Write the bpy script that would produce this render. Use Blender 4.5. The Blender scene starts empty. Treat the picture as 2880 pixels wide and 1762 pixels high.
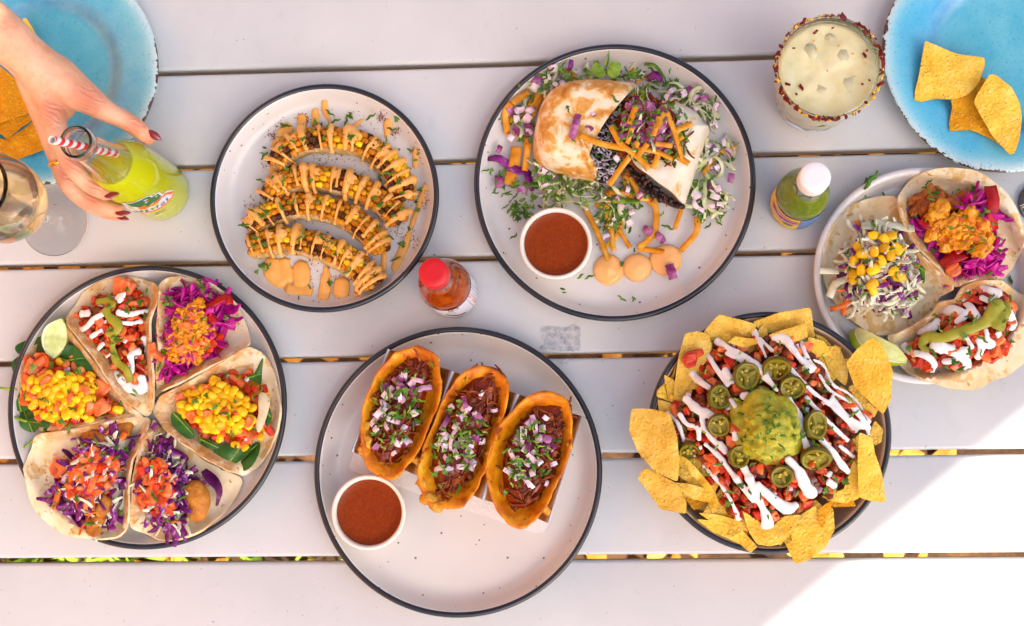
import bpy, bmesh, math, random
from mathutils import Vector, Matrix, Euler, noise as mnoise

random.seed(7)
R = math.radians
PI = math.pi
SC = bpy.context.scene
C = SC.collection

# ------------------------------------------------------------------ camera
HCAM = 1.47
FPX = 4232.9
CAM_ROT = (0.0964, 0.0652, -0.0101)
cam_d = bpy.data.cameras.new('camera')
cam = bpy.data.objects.new('camera', cam_d)
C.objects.link(cam)
cam.location = (0, 0, HCAM)
cam.rotation_euler = CAM_ROT
cam_d.sensor_fit = 'HORIZONTAL'
cam_d.sensor_width = 36.0
cam_d.lens = 36.0 * FPX / 2880.0
cam_d.clip_start = 0.02
cam_d.clip_end = 300
cam_d.dof.use_dof = True
cam_d.dof.focus_distance = 1.45
cam_d.dof.aperture_fstop = 9.0
SC.camera = cam

# ------------------------------------------------------------------ sky, sun, exposure
SUN_AZ = R(-50)      # direction towards the sun, measured from +X (photo right) to +Y (photo up)
SUN_EL = R(47)
sun_dir = Vector((math.cos(SUN_EL) * math.cos(SUN_AZ), math.cos(SUN_EL) * math.sin(SUN_AZ), math.sin(SUN_EL)))
world = bpy.data.worlds.new('World')
SC.world = world
world.use_nodes = True
wn = world.node_tree
wn.nodes.clear()
w_out = wn.nodes.new('ShaderNodeOutputWorld')
w_bg = wn.nodes.new('ShaderNodeBackground')
w_sky = wn.nodes.new('ShaderNodeTexSky')
w_sky.sky_type = 'NISHITA'
w_sky.sun_disc = False
w_sky.sun_elevation = SUN_EL
w_sky.sun_rotation = PI / 2 - SUN_AZ
w_sky.air_density = 0.55
w_sky.dust_density = 3.6
w_sky.ozone_density = 0.4
w_bg.inputs['Strength'].default_value = 0.13
wn.links.new(w_sky.outputs[0], w_bg.inputs[0])
wn.links.new(w_bg.outputs[0], w_out.inputs[0])

sun_d = bpy.data.lights.new('sun', 'SUN')
sun = bpy.data.objects.new('sun', sun_d)
C.objects.link(sun)
sun_d.energy = 4.5
sun_d.angle = R(0.36)
sun_d.color = (1.0, 0.93, 0.82)
sun.rotation_euler = sun_dir.to_track_quat('Z', 'Y').to_euler()
sun.location = sun_dir * 10

SC.view_settings.view_transform = 'Standard'
SC.view_settings.look = 'None'
SC.view_settings.gamma = 1.0
SC.view_settings.use_curve_mapping = False
SC.view_settings.exposure = 1.50
SC.render.engine = 'CYCLES'
SC.cycles.use_denoising = True
SC.cycles.max_bounces = 9
SC.cycles.transmission_bounces = 9
SC.cycles.transparent_max_bounces = 12
SC.cycles.glossy_bounces = 4
SC.cycles.diffuse_bounces = 2
SC.cycles.sample_clamp_indirect = 6.0

# ------------------------------------------------------------------ pixel -> place on the table
_RM = Euler(CAM_ROT, 'XYZ').to_matrix()

def U(px, py, z=0.0):
    d = _RM @ Vector(((px - 1440.0) / FPX, -(py - 881.0) / FPX, -1.0))
    t = (HCAM - z) / -d.z
    return Vector((d.x * t, d.y * t, z))

def crop(x0, y0, k):
    def f(x, y, z=0.0):
        return U(x0 + x * k, y0 + y * k, z)
    f.k = k
    return f

V0 = crop(0, 0, 2880 / 2463.0)
V1 = crop(0, 0, 620 / 1229.0)            # hand, soda bottle, wine glass
V2 = crop(560, 200, 800 / 1674.0)        # corn plate
V3 = crop(1310, 100, 840 / 1544.0)       # burrito plate
V4 = crop(2100, 0, 780 / 1781.0)         # tumbler, chips on the right blue plate
V5 = crop(0, 720, 840 / 1472.0)          # six tacos
V6 = crop(860, 900, 860 / 1504.0)        # three fried tacos
V7 = crop(1740, 840, 800 / 1586.0)       # nachos
V8 = crop(2260, 440, 620 / 1374.0)       # three tacos, right
MPX = HCAM / FPX                          # metres per source pixel on the table

# ------------------------------------------------------------------ materials
def lin(h):
    h = h.lstrip('#')
    o = []
    for i in (0, 2, 4):
        c = int(h[i:i + 2], 16) / 255.0
        o.append(c / 12.92 if c <= 0.04045 else ((c + 0.055) / 1.055) ** 2.4)
    return (o[0], o[1], o[2], 1.0)

_MATS = {}

class NT:
    """tiny helper round a node tree"""
    def __init__(s, m):
        s.t = m.node_tree
        s.n = s.t.nodes
        s.b = s.n['Principled BSDF']
        s.out = s.n['Material Output']
    def new(s, kind, **kw):
        n = s.n.new(kind)
        for k, v in kw.items():
            if k in n.inputs.keys():
                n.inputs[k].default_value = v
            else:
                setattr(n, k, v)
        return n
    def link(s, a, b):
        s.t.links.new(a, b)
    def coords(s, which='Object'):
        if not hasattr(s, '_tc'):
            s._tc = s.new('ShaderNodeTexCoord')
        return s._tc.outputs[which]
    def rand(s, mul=30.0):
        i = s.new('ShaderNodeObjectInfo')
        m = s.new('ShaderNodeMath', operation='MULTIPLY')
        m.inputs[1].default_value = mul
        s.link(i.outputs['Random'], m.inputs[0])
        return m.outputs[0]
    def noise(s, scale, detail=3, rough=0.55, dist=0.0, w=None, vec=None):
        n = s.new('ShaderNodeTexNoise', noise_dimensions='4D')
        n.inputs['Scale'].default_value = scale
        n.inputs['Detail'].default_value = detail
        n.inputs['Roughness'].default_value = rough
        n.inputs['Distortion'].default_value = dist
        s.link(vec or s.coords(), n.inputs['Vector'])
        if w is not None:
            s.link(w, n.inputs['W'])
        return n.outputs[0]
    def vor(s, scale, feature='F1', w=None, out='Distance', vec=None):
        n = s.new('ShaderNodeTexVoronoi', feature=feature)
        n.inputs['Scale'].default_value = scale
        s.link(vec or s.coords(), n.inputs['Vector'])
        return n.outputs[out]
    def ramp(s, fac, stops, interp='LINEAR'):
        r = s.new('ShaderNodeValToRGB')
        cr = r.color_ramp
        cr.interpolation = interp
        while len(cr.elements) < len(stops):
            cr.elements.new(0.5)
        for e, (p, c) in zip(cr.elements, stops):
            e.position = p
            e.color = lin(c) if isinstance(c, str) else (c, c, c, 1)
        s.link(fac, r.inputs[0])
        return r.outputs[0]
    def mix(s, fac, a, b, blend='MIX'):
        m = s.new('ShaderNodeMix', data_type='RGBA', blend_type=blend)
        for sock, v in ((m.inputs[0], fac), (m.inputs[6], a), (m.inputs[7], b)):
            if isinstance(v, str):
                sock.default_value = lin(v)
            elif isinstance(v, (int, float)):
                sock.default_value = v if sock is m.inputs[0] else (v, v, v, 1)
            else:
                s.link(v, sock)
        return m.outputs[2]
    def math(s, op, a, b=None):
        m = s.new('ShaderNodeMath', operation=op)
        for i, v in enumerate((a, b)):
            if v is None:
                continue
            if isinstance(v, (int, float)):
                m.inputs[i].default_value = v
            else:
                s.link(v, m.inputs[i])
        return m.outputs[0]
    def bump(s, h, strength=0.3, dist=0.001, normal=None):
        b = s.new('ShaderNodeBump')
        b.inputs['Strength'].default_value = strength
        b.inputs['Distance'].default_value = dist
        s.link(h, b.inputs['Height'])
        if normal is not None:
            s.link(normal, b.inputs['Normal'])
        s.link(b.outputs[0], s.b.inputs['Normal'])
        return b.outputs[0]
    def base(s, c):
        if isinstance(c, str):
            s.b.inputs['Base Color'].default_value = lin(c)
        else:
            s.link(c, s.b.inputs['Base Color'])

def new_mat(name):
    m = bpy.data.materials.new(name)
    m.use_nodes = True
    _MATS[name] = m
    return m, NT(m)

def food(name, stops, scale=120, detail=4, rough=0.5, bump=0.3, bscale=400, bdist=0.0008, sss=0.0, sssr=0.004,
         coat=0.0, dist=0.3, spots=None, spec=0.5, trans=0.0, vary=0.0):
    """stops: list of (pos, hex) along a noise. spots: (hex, scale, threshold) of sharper noise blotches."""
    m, n = new_mat(name)
    w = n.rand()
    f = n.noise(scale, detail, 0.6, dist, w)
    c = n.ramp(f, stops)
    if spots:
        for (hx, sc, th) in spots:
            g = n.noise(sc, 3, 0.6, 0.5, w)
            k = n.ramp(g, [(th, 0.0), (min(th + 0.06, 1.0), 1.0)])
            c = n.mix(k, c, hx)
    if vary:
        hs = n.new('ShaderNodeHueSaturation')
        oi = n.new('ShaderNodeObjectInfo')
        mr = n.new('ShaderNodeMapRange')
        mr.inputs['To Min'].default_value = 1 - vary
        mr.inputs['To Max'].default_value = 1 + vary
        n.link(oi.outputs['Random'], mr.inputs[0])
        n.link(mr.outputs[0], hs.inputs['Value'])
        n.link(c, hs.inputs['Color'])
        c = hs.outputs[0]
    n.base(c)
    n.b.inputs['Roughness'].default_value = rough
    n.b.inputs['Specular IOR Level'].default_value = spec * 0.55
    n.b.inputs['Coat Weight'].default_value = coat * 0.35
    n.b.inputs['Coat Roughness'].default_value = 0.12
    if trans:
        n.b.inputs['Transmission Weight'].default_value = trans
    if sss:
        n.b.inputs['Subsurface Weight'].default_value = sss
        n.b.inputs['Subsurface Scale'].default_value = sssr
        n.b.inputs['Subsurface Radius'].default_value = (1.0, 0.6, 0.4)
    if bump:
        n.bump(n.noise(bscale, 3, 0.6, 0.0, w), bump, bdist)
    return m

def plain(name, hx, rough=0.5, metal=0.0, coat=0.0, spec=0.5):
    m, n = new_mat(name)
    n.base(hx)
    n.b.inputs['Roughness'].default_value = rough
    n.b.inputs['Metallic'].default_value = metal
    n.b.inputs['Coat Weight'].default_value = coat
    n.b.inputs['Specular IOR Level'].default_value = spec
    return m

def glass(name, hx='FFFFFF', rough=0.0, ior=1.45, bump=0, bscale=60, dens=None):
    m, n = new_mat(name)
    n.base(hx)
    n.b.inputs['Roughness'].default_value = rough
    n.b.inputs['Transmission Weight'].default_value = 1.0
    n.b.inputs['IOR'].default_value = ior
    if bump:
        n.bump(n.noise(bscale, 2), bump, 0.004)
    if dens:
        v = n.new('ShaderNodeVolumeAbsorption')
        v.inputs['Color'].default_value = lin(dens[0])
        v.inputs['Density'].default_value = dens[1]
        n.link(v.outputs[0], n.out.inputs['Volume'])
    return m

# ------------------------------------------------------------------ objects
def mesh(name, verts, faces, m=None, smooth=True):
    me = bpy.data.meshes.new(name)
    me.from_pydata([tuple(v) for v in verts], [], faces)
    if smooth:
        me.polygons.foreach_set('use_smooth', [True] * len(me.polygons))
    me.update()
    if m is not None:
        me.materials.append(_MATS[m] if isinstance(m, str) else m)
    return me

def link(name, data, parent=None, loc=(0, 0, 0), rot=(0, 0, 0), scale=(1, 1, 1)):
    o = bpy.data.objects.new(name, data)
    C.objects.link(o)
    o.parent = parent
    o.location = loc
    o.rotation_euler = rot
    o.scale = scale
    return o

def tag(o, label, cat, group=None):
    o['label'] = label
    o['category'] = cat
    if group:
        o['group'] = group
    return o

def thing(name, label, cat, loc=(0, 0, 0), rz=0.0, group=None):
    return tag(link(name, None, None, loc, (0, 0, rz)), label, cat, group)

def structure(o):
    o['kind'] = 'structure'
    return o

def stuff(o):
    o['kind'] = 'stuff'
    return o

def mod_solid(o, t, off=-1.0):
    md = o.modifiers.new('solid', 'SOLIDIFY')
    md.thickness = t
    md.offset = off
    md.use_even_offset = False
    es = o.modifiers.new('crisp_edges', 'EDGE_SPLIT')
    es.split_angle = R(48)
    return o

def mod_sub(o, lv=1):
    md = o.modifiers.new('sub', 'SUBSURF')
    md.levels = lv
    md.render_levels = lv
    return o

def mod_remesh(o, vox, smooth=4, fac=0.5):
    md = o.modifiers.new('remesh', 'REMESH')
    md.mode = 'VOXEL'
    md.voxel_size = vox
    md.use_smooth_shade = True
    if smooth:
        s = o.modifiers.new('smooth', 'SMOOTH')
        s.factor = fac
        s.iterations = smooth
    return o

# ------------------------------------------------------------------ shapes (return verts, faces)
def lathe(prof, n=64, cap0=False, cap1=False):
    v, f = [], []
    for (r, z) in prof:
        for i in range(n):
            a = 2 * PI * i / n
            v.append((r * math.cos(a), r * math.sin(a), z))
    for j in range(len(prof) - 1):
        for i in range(n):
            k = (i + 1) % n
            f.append((j * n + i, j * n + k, (j + 1) * n + k, (j + 1) * n + i))
    if cap0 or prof[0][0] < .0006:
        f.append(tuple(range(n - 1, -1, -1)))
    if cap1 or prof[-1][0] < .0006:
        b = (len(prof) - 1) * n
        f.append(tuple(range(b, b + n)))
    return v, f

def join(*shapes):
    v, f = [], []
    for (a, b) in shapes:
        o = len(v)
        v.extend(a)
        f.extend([tuple(i + o for i in q) for q in b])
    return v, f

def spline(pts, n):
    """Catmull-Rom through tuples of any length; n samples"""
    P = [tuple(p) for p in pts]
    if len(P) == 1:
        return P * n
    P = [tuple(2 * a - b for a, b in zip(P[0], P[1]))] + P + [tuple(2 * a - b for a, b in zip(P[-1], P[-2]))]
    m = len(P) - 3
    out = []
    for i in range(n):
        t = i / (n - 1) * m
        k = min(int(t), m - 1)
        u = t - k
        p0, p1, p2, p3 = P[k:k + 4]
        out.append(tuple(0.5 * (2 * b + (c - a) * u + (2 * a - 5 * b + 4 * c - d) * u * u + (3 * b - a - 3 * c + d) * u ** 3)
                         for a, b, c, d in zip(p0, p1, p2, p3)))
    return out

def loop_spline(pts, n):
    P = [tuple(p) for p in pts]
    m = len(P)
    out = []
    for i in range(n):
        t = i / n * m
        k = int(t)
        u = t - k
        p0, p1, p2, p3 = P[(k - 1) % m], P[k % m], P[(k + 1) % m], P[(k + 2) % m]
        out.append(tuple(0.5 * (2 * b + (c - a) * u + (2 * a - 5 * b + 4 * c - d) * u * u + (3 * b - a - 3 * c + d) * u ** 3)
                         for a, b, c, d in zip(p0, p1, p2, p3)))
    return out

def tube(pts, radii, n=10, steps=None, flat=1.0, jitter=0.0):
    """round tube along points; radii per point or one number; flat squashes it along world z-ish normal"""
    if not hasattr(radii, '__len__'):
        radii = [radii] * len(pts)
    q = [tuple(p) + (r,) for p, r in zip(pts, radii)]
    if steps:
        q = spline(q, steps)
    v, f = [], []
    m = len(q)
    P = [Vector(a[:3]) for a in q]
    for i in range(m):
        t = (P[min(i + 1, m - 1)] - P[max(i - 1, 0)])
        if t.length < 1e-9:
            t = Vector((1, 0, 0))
        t.normalize()
        up = Vector((0, 0, 1)) if abs(t.z) < 0.95 else Vector((0, 1, 0))
        s = t.cross(up).normalized()
        u = s.cross(t)
        for k in range(n):
            a = 2 * PI * k / n
            r = max(q[i][3], 1e-5)
            if jitter:
                r *= 1 + random.uniform(-jitter, jitter)
            v.append(tuple(P[i] + s * (r * math.cos(a)) + u * (r * flat * math.sin(a))))
    for i in range(m - 1):
        for k in range(n):
            j = (k + 1) % n
            f.append((i * n + k, i * n + j, (i + 1) * n + j, (i + 1) * n + k))
    # rounded ends
    a0 = P[0] - (P[1] - P[0]).normalized() * q[0][3] * 0.6
    a1 = P[-1] + (P[-1] - P[-2]).normalized() * q[-1][3] * 0.6
    v.append(tuple(a0))
    v.append(tuple(a1))
    for k in range(n):
        j = (k + 1) % n
        f.append((j, k, m * n))
        f.append(((m - 1) * n + k, (m - 1) * n + j, m * n + 1))
    return v, f

def ball(c, r, n=12, m=8, sq=(1, 1, 1), lump=0.0, seed=0.0, freq=60):
    v, f = [], []
    c = Vector(c)
    for j in range(1, m):
        th = PI * j / m
        for i in range(n):
            a = 2 * PI * i / n
            d = Vector((math.sin(th) * math.cos(a), math.sin(th) * math.sin(a), math.cos(th)))
            k = r
            if lump:
                k *= 1 + lump * mnoise.noise(d * freq * r + Vector((seed, seed * 2, seed * 3)))
            v.append(tuple(c + Vector((d.x * k * sq[0], d.y * k * sq[1], d.z * k * sq[2]))))
    v.append(tuple(c + Vector((0, 0, r * sq[2]))))
    v.append(tuple(c - Vector((0, 0, r * sq[2]))))
    T, B = len(v) - 2, len(v) - 1
    for j in range(m - 2):
        for i in range(n):
            k = (i + 1) % n
            f.append((j * n + i, (j + 1) * n + i, (j + 1) * n + k, j * n + k))
    for i in range(n):
        k = (i + 1) % n
        f.append((T, i, k))
        f.append((B, (m - 2) * n + k, (m - 2) * n + i))
    return v, f

def ribbon(pts, widths, thick=0.001, steps=12, twist=0.0, roll=None, cup=0.0):
    """closed thin strip along points with its own thickness; roll = start angle of the width axis"""
    if not hasattr(widths, '__len__'):
        widths = [widths] * len(pts)
    q = spline([tuple(p) + (w,) for p, w in zip(pts, widths)], steps)
    P = [Vector(a[:3]) for a in q]
    v, f = [], []
    m = len(q)
    r0 = roll if roll is not None else 0.0
    for i in range(m):
        t = (P[min(i + 1, m - 1)] - P[max(i - 1, 0)])
        if t.length < 1e-9:
            t = Vector((1, 0, 0))
        t.normalize()
        up = Vector((0, 0, 1)) if abs(t.z) < 0.95 else Vector((0, 1, 0))
        s = t.cross(up).normalized()
        u = s.cross(t)
        a = r0 + twist * i / (m - 1)
        s, u = s * math.cos(a) + u * math.sin(a), u * math.cos(a) - s * math.sin(a)
        w = q[i][3] * 0.5
        v += [tuple(P[i] - s * w + u * thick * .5 + u * cup * w), tuple(P[i] + u * thick * .5), tuple(P[i] + s * w + u * thick * .5 + u * cup * w),
              tuple(P[i] + s * w - u * thick * .5 + u * cup * w), tuple(P[i] - u * thick * .5), tuple(P[i] - s * w - u * thick * .5 + u * cup * w)]
    for i in range(m - 1):
        a, b = i * 6, (i + 1) * 6
        for k in range(6):
            j = (k + 1) % 6
            f.append((a + k, b + k, b + j, a + j))
    f.append((0, 1, 2, 3, 4, 5)[::1])
    f.append(tuple((m - 1) * 6 + k for k in (5, 4, 3, 2, 1, 0)))
    return v, f

def chunk(sx, sy, sz, jit=0.18, seg=2, rnd=0.35, seed=0):
    """diced piece: a box with cut corners, jittered"""
    rg = random.Random(seed)
    bm = bmesh.new()
    bmesh.ops.create_cube(bm, size=1.0)
    for v in bm.verts:
        v.co += Vector((rg.uniform(-jit, jit), rg.uniform(-jit, jit), rg.uniform(-jit, jit)))
    bmesh.ops.bevel(bm, geom=list(bm.edges), offset=rnd * 0.3, segments=1, profile=0.5, affect='EDGES')
    for v in bm.verts:
        v.co.x *= sx
        v.co.y *= sy
        v.co.z *= sz
    vs = [tuple(v.co) for v in bm.verts]
    fs = [tuple(v.index for v in f.verts) for f in bm.faces]
    bm.free()
    return vs, fs

def in_poly(x, y, P):
    c = False
    n = len(P)
    j = n - 1
    for i in range(n):
        a, b = P[i], P[j]
        if (a[1] > y) != (b[1] > y) and x < (b[0] - a[0]) * (y - a[1]) / (b[1] - a[1]) + a[0]:
            c = not c
        j = i
    return c

def seg_dist(x, y, a, b):
    dx, dy = b[0] - a[0], b[1] - a[1]
    L = dx * dx + dy * dy
    t = 0 if L == 0 else max(0, min(1, ((x - a[0]) * dx + (y - a[1]) * dy) / L))
    return math.hypot(x - a[0] - t * dx, y - a[1] - t * dy)

def line_dist(x, y, P, closed=False):
    n = len(P)
    return min(seg_dist(x, y, P[i], P[(i + 1) % n]) for i in range(n if closed else n - 1))

def scatter(P, n, mind=0.0, rg=random, dens=None):
    """n points in polygon P (xy tuples), apart by mind where it can"""
    xs = [p[0] for p in P]
    ys = [p[1] for p in P]
    out = []
    tries = 0
    while len(out) < n and tries < n * 60:
        tries += 1
        x, y = rg.uniform(min(xs), max(xs)), rg.uniform(min(ys), max(ys))
        if not in_poly(x, y, P):
            continue
        if dens and rg.random() > dens(x, y):
            continue
        if mind and any((x - a) ** 2 + (y - b) ** 2 < mind * mind for a, b in out):
            continue
        out.append((x, y))
    return out

def nz(x, y, s, k=0.0):
    return mnoise.noise(Vector((x * s + k, y * s - k, k * 0.7)))

def sheet(outline, center, zf, rings=10, n=72, pw=1.0):
    """disc-like sheet: rings from center to the closed outline (xy), z from zf(x, y, s) with s = 0 centre, 1 edge"""
    O = loop_spline([tuple(p)[:2] for p in outline], n)
    v = [(center[0], center[1], zf(center[0], center[1], 0.0))]
    for j in range(1, rings + 1):
        s = (j / rings) ** pw
        for (x, y) in O:
            X, Y = center[0] + (x - center[0]) * s, center[1] + (y - center[1]) * s
            v.append((X, Y, zf(X, Y, s)))
    f = [(0, 1 + i, 1 + (i + 1) % n) for i in range(n)]
    for j in range(rings - 1):
        a, b = 1 + j * n, 1 + (j + 1) * n
        for i in range(n):
            k = (i + 1) % n
            f.append((a + i, b + i, b + k, a + k))
    if (O[1][0] - center[0]) * (O[0][1] - center[1]) > (O[1][1] - center[1]) * (O[0][0] - center[0]):
        f = [q[::-1] for q in f]
    return v, f

def xy(view, pts, z=0.0):
    return [tuple(view(a, b, z))[:2] for a, b in pts]

# lettering shapes, made while the scene is still empty
_glyph = {}
def glyph(ch, bold=.012):
    if (ch, bold) not in _glyph:
        cu = bpy.data.curves.new('g', 'FONT')
        cu.body = ch
        cu.size = 1.0
        cu.align_x = 'CENTER'
        cu.offset = bold
        cu.resolution_u = 3
        ob = bpy.data.objects.new('g', cu)
        C.objects.link(ob)
        bpy.context.view_layer.update()
        me = bpy.data.meshes.new_from_object(ob.evaluated_get(bpy.context.evaluated_depsgraph_get()))
        _glyph[(ch, bold)] = ([tuple(v.co) for v in me.vertices], [tuple(p.vertices) for p in me.polygons])
        bpy.data.objects.remove(ob)
        bpy.data.curves.remove(cu)
        bpy.data.meshes.remove(me)
    return _glyph[(ch, bold)]

for _ch, _b in [(c_, .03) for c_ in 'JARITOS'] + [(c_, .012) for c_ in 'LIMÓNATURFVSDA'] + [(c_, .02) for c_ in 'LOUISANCEHBR(120ml)FZ']:
    glyph(_ch, _b)
# ================================================================== setting
GZ = -0.74
m, n = new_mat('soil')
c = n.ramp(n.noise(9, 6, 0.7), [(0.3, '2A1C10'), (0.5, '4A321C'), (0.7, '7A5430')])
n.base(c)
n.b.inputs['Roughness'].default_value = 0.95
n.bump(n.noise(60, 5), 0.8, 0.01)
v = [(-40, -40, GZ), (40, -40, GZ), (40, 40, GZ), (-40, 40, GZ)]
structure(link('ground', mesh('ground', v, [(0, 1, 2, 3)], 'soil', False)))

food('dry_leaf', [(0.3, '8A4A14'), (0.5, 'C98A2C'), (0.68, 'E5C25A')], scale=14, rough=0.7, bump=0.2, bscale=200)
food('grass', [(0.3, '5C8A1E'), (0.6, '9DBB3A'), (0.75, 'C9D060')], scale=10, rough=0.6, bump=0)
rg = random.Random(3)
v, f = [], []
for i in range(2300):
    x, y = rg.uniform(-1.3, 1.4), rg.uniform(-0.9, 1.0)
    s = rg.uniform(0.012, 0.032)
    a = rg.uniform(0, 2 * PI)
    e = Euler((rg.uniform(-.5, .5), rg.uniform(-.5, .5), a)).to_matrix()
    o = len(v)
    p0 = Vector((x, y, GZ + 0.006 + rg.uniform(0.004, 0.016)))
    for (lx, ly, lz) in ((-1, 0, .1), (-.35, .55, 0), (.4, .45, .06), (1, 0, .2), (.4, -.45, .06), (-.35, -.55, 0)):
        v.append(tuple(p0 + e @ Vector((lx * s, ly * s, lz * s))))
    f += [(o, o + 1, o + 2, o + 3), (o, o + 3, o + 4, o + 5)]
stuff(tag(link('leaf_litter', mesh('leaf_litter', v, f, 'dry_leaf', False)), 'dry fallen leaves on the ground under the table gaps', 'leaves'))
v, f = [], []
for i in range(5200):
    x, y = rg.uniform(-1.2, -0.15), rg.uniform(-0.85, -0.1)
    if rg.random() < max(0, (x + 0.75) * 1.7) or rg.random() < (y + 0.4) * 1.2:
        continue
    h = rg.uniform(0.03, 0.08)
    a = rg.uniform(0, 2 * PI)
    w = 0.004
    lean = Vector((rg.uniform(-.04, .04), rg.uniform(-.04, .04), 0))
    o = len(v)
    p = Vector((x, y, GZ))
    d = Vector((math.cos(a) * w, math.sin(a) * w, 0))
    v += [tuple(p - d), tuple(p + d), tuple(p + lean * .4 + d * .8 + Vector((0, 0, h * .6))), tuple(p + lean * .4 - d * .8 + Vector((0, 0, h * .6))), tuple(p + lean + Vector((0, 0, h)))]
    f += [(o, o + 1, o + 2, o + 3), (o + 3, o + 2, o + 4)]
stuff(tag(link('grass', mesh('grass', v, f, 'grass', False)), 'green grass seen through the table gaps at left', 'grass'))

# ---- unseen parasol, sized and placed so its edge throws the slanting shade line
m, n = new_mat('canvas')
n.base('8E96A6')
n.b.inputs['Roughness'].default_value = 0.9
tr = n.new('ShaderNodeBsdfTranslucent')
tr.inputs[0].default_value = lin('B4BAC8')
mx = n.new('ShaderNodeMixShader')
mx.inputs[0].default_value = 0.2
n.link(n.b.outputs[0], mx.inputs[1])
n.link(tr.outputs[0], mx.inputs[2])
n.link(mx.outputs[0], n.out.inputs[0])
plain('pole_wood', '8A6238', 0.6)
B = V0(2166, 1256, 0)
Bn = (V0(2463, 970, 0) - V0(1830, 1507, 0)).normalized()
Bn = Vector((Bn.y, -Bn.x, 0))
ZE = 2.2
DEP, WID = 1.06, 2.0
Epoint = B + Vector((sun_dir.x, sun_dir.y, 0)) * (ZE / sun_dir.z)
UC = Epoint - Bn * (DEP / 2)
par = thing('parasol', 'unseen grey canvas rectangular parasol added to shade the table', 'parasol', (UC.x, UC.y, GZ))
a0 = math.atan2(Bn.y, Bn.x)
Bt = Vector((-Bn.y, Bn.x, 0))
v = []
for (sn, stt) in ((1, 1), (-1, 1), (-1, -1), (1, -1)):
    p = Bn * (DEP / 2 * sn) + Bt * (WID / 2 * stt)
    v.append((p.x, p.y, ZE - GZ))
for stt in (.75, -.75):
    p = Bt * (WID / 2 * stt)
    v.append((p.x, p.y, ZE - GZ + .3))
f = [(0, 1, 4), (1, 2, 5, 4), (2, 3, 5), (3, 0, 4, 5)]
link('canopy', mesh('canopy', v, f, 'canvas', False), par)
pdir = Vector((Bn.y, -Bn.x, 0)) * -1.0
pp = pdir * 1.25
link('pole', mesh('pole', *tube([(pp.x, pp.y, 0.05), (pp.x, pp.y, ZE - GZ + 0.45)], 0.03, 14), 'pole_wood'), par)
link('arm', mesh('arm', *tube([(pp.x, pp.y, ZE - GZ + 0.4), (0, 0, ZE - GZ + 0.33)], 0.022, 12), 'pole_wood'), par)
link('base', mesh('base', *lathe([(0.3, 0), (0.3, 0.05), (0.06, 0.09), (0.03, 0.3)], 32, True, True), 'pole_wood'), par, pp)

# ---- unseen wall added off to the left to bounce warm sunlight
m, n = new_mat('stucco')
n.base(n.ramp(n.noise(2, 5), [(0.35, 'E09A5C'), (0.65, 'EAAC70')]))
n.b.inputs['Roughness'].default_value = 0.9
n.bump(n.noise(60, 4), 0.4, 0.01)
bounce_wall = link('wall', mesh('wall', *chunk(0.3, 9, 4.2, 0, 1, 0.02), 'stucco', False), None, (-2.9, 1.2, GZ + 2.1), (0, 0, R(8)))
tag(bounce_wall, 'unseen warm stucco wall added to bounce sunlight from the left', 'wall')

# ---- table of white planks
m, n = new_mat('painted_plank')
w = n.rand()
st = n.noise(7, 4, 0.6, 0.0, w)
base = n.ramp(st, [(0.3, 'C1C2C1'), (0.6, 'CACAC8'), (0.8, 'D1CFCB')])
mp = n.new('ShaderNodeMapping')
mp.inputs['Scale'].default_value = (1.0, 14.0, 1.0)
n.link(n.coords(), mp.inputs[0])
scr = n.noise(45, 3, 0.7, 0.0, w, mp.outputs[0])
base = n.mix(n.ramp(scr, [(0.66, 0.0), (0.76, 0.35)]), base, 'A09C9A')
dirt = n.noise(260, 2, 0.5, 0.2, w)
base = n.mix(n.ramp(dirt, [(0.72, 0.0), (0.745, 0.8)]), base, '746E6A')
smear = n.noise(30, 5, 0.7, 1.2, w)
base = n.mix(n.ramp(smear, [(0.58, 0.0), (0.75, 0.22)]), base, 'A6A19D')
n.base(base)
n.b.inputs['Roughness'].default_value = 0.42
n.bump(n.noise(900, 2), 0.06, 0.0006)
plain('table_steel', '8A8480', 0.5, 0.3)
table = thing('slatted_table', 'long white slatted patio table carrying all the dishes', 'table', (0, 0, GZ))
YK = lambda k: (0.3327 - 0.0665 * k) * HCAM
GAP = 0.0052
prof_r = 0.0035
pw = YK(0) - YK(1) - GAP
PT = 0.026
def plank_mesh():
    pr = []
    hw = pw / 2
    for (cx, cz, a_0) in ((hw - prof_r, -prof_r, 90), (hw - prof_r, -PT + prof_r, 0), (-hw + prof_r, -PT + prof_r, -90), (-hw + prof_r, -prof_r, -180)):
        for q in range(5):
            a = R(a_0 - 90 * q / 4)
            pr.append((cx + prof_r * math.cos(a), cz + prof_r * math.sin(a)))
    k = len(pr)
    xs = [-1.15, -0.6, 0, 0.6, 1.15]
    v = [(x, y, z) for x in xs for (y, z) in pr]
    f = []
    for j in range(len(xs) - 1):
        for i in range(k):
            i2 = (i + 1) % k
            f.append((j * k + i, j * k + i2, (j + 1) * k + i2, (j + 1) * k + i))
    f.append(tuple(range(k))[::-1])
    f.append(tuple(range((len(xs) - 1) * k, len(xs) * k)))
    return mesh('plank', v, f, 'painted_plank')
pm = plank_mesh()
for fc in pm.polygons:
    fc.use_smooth = len(fc.vertices) == 4
planks = {}
for k in range(-1, 9):
    planks[k] = link('plank', pm, table, (0, YK(k) - pw / 2, -GZ))
for x in (-0.95, 0.98):
    link('cross_beam', mesh('cross_beam', *chunk(0.05, 1.0, 0.04, 0, 1, 0.1), 'table_steel', False), table, (x, 0.1, -GZ - PT - 0.022))
    for y in (-0.3, 0.5):
        link('leg', mesh('leg', *chunk(0.05, 0.05, -GZ - PT - 0.045, 0, 1, 0.1), 'table_steel', False), table, (x, y, (-GZ - PT - 0.045) / 2))

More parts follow.
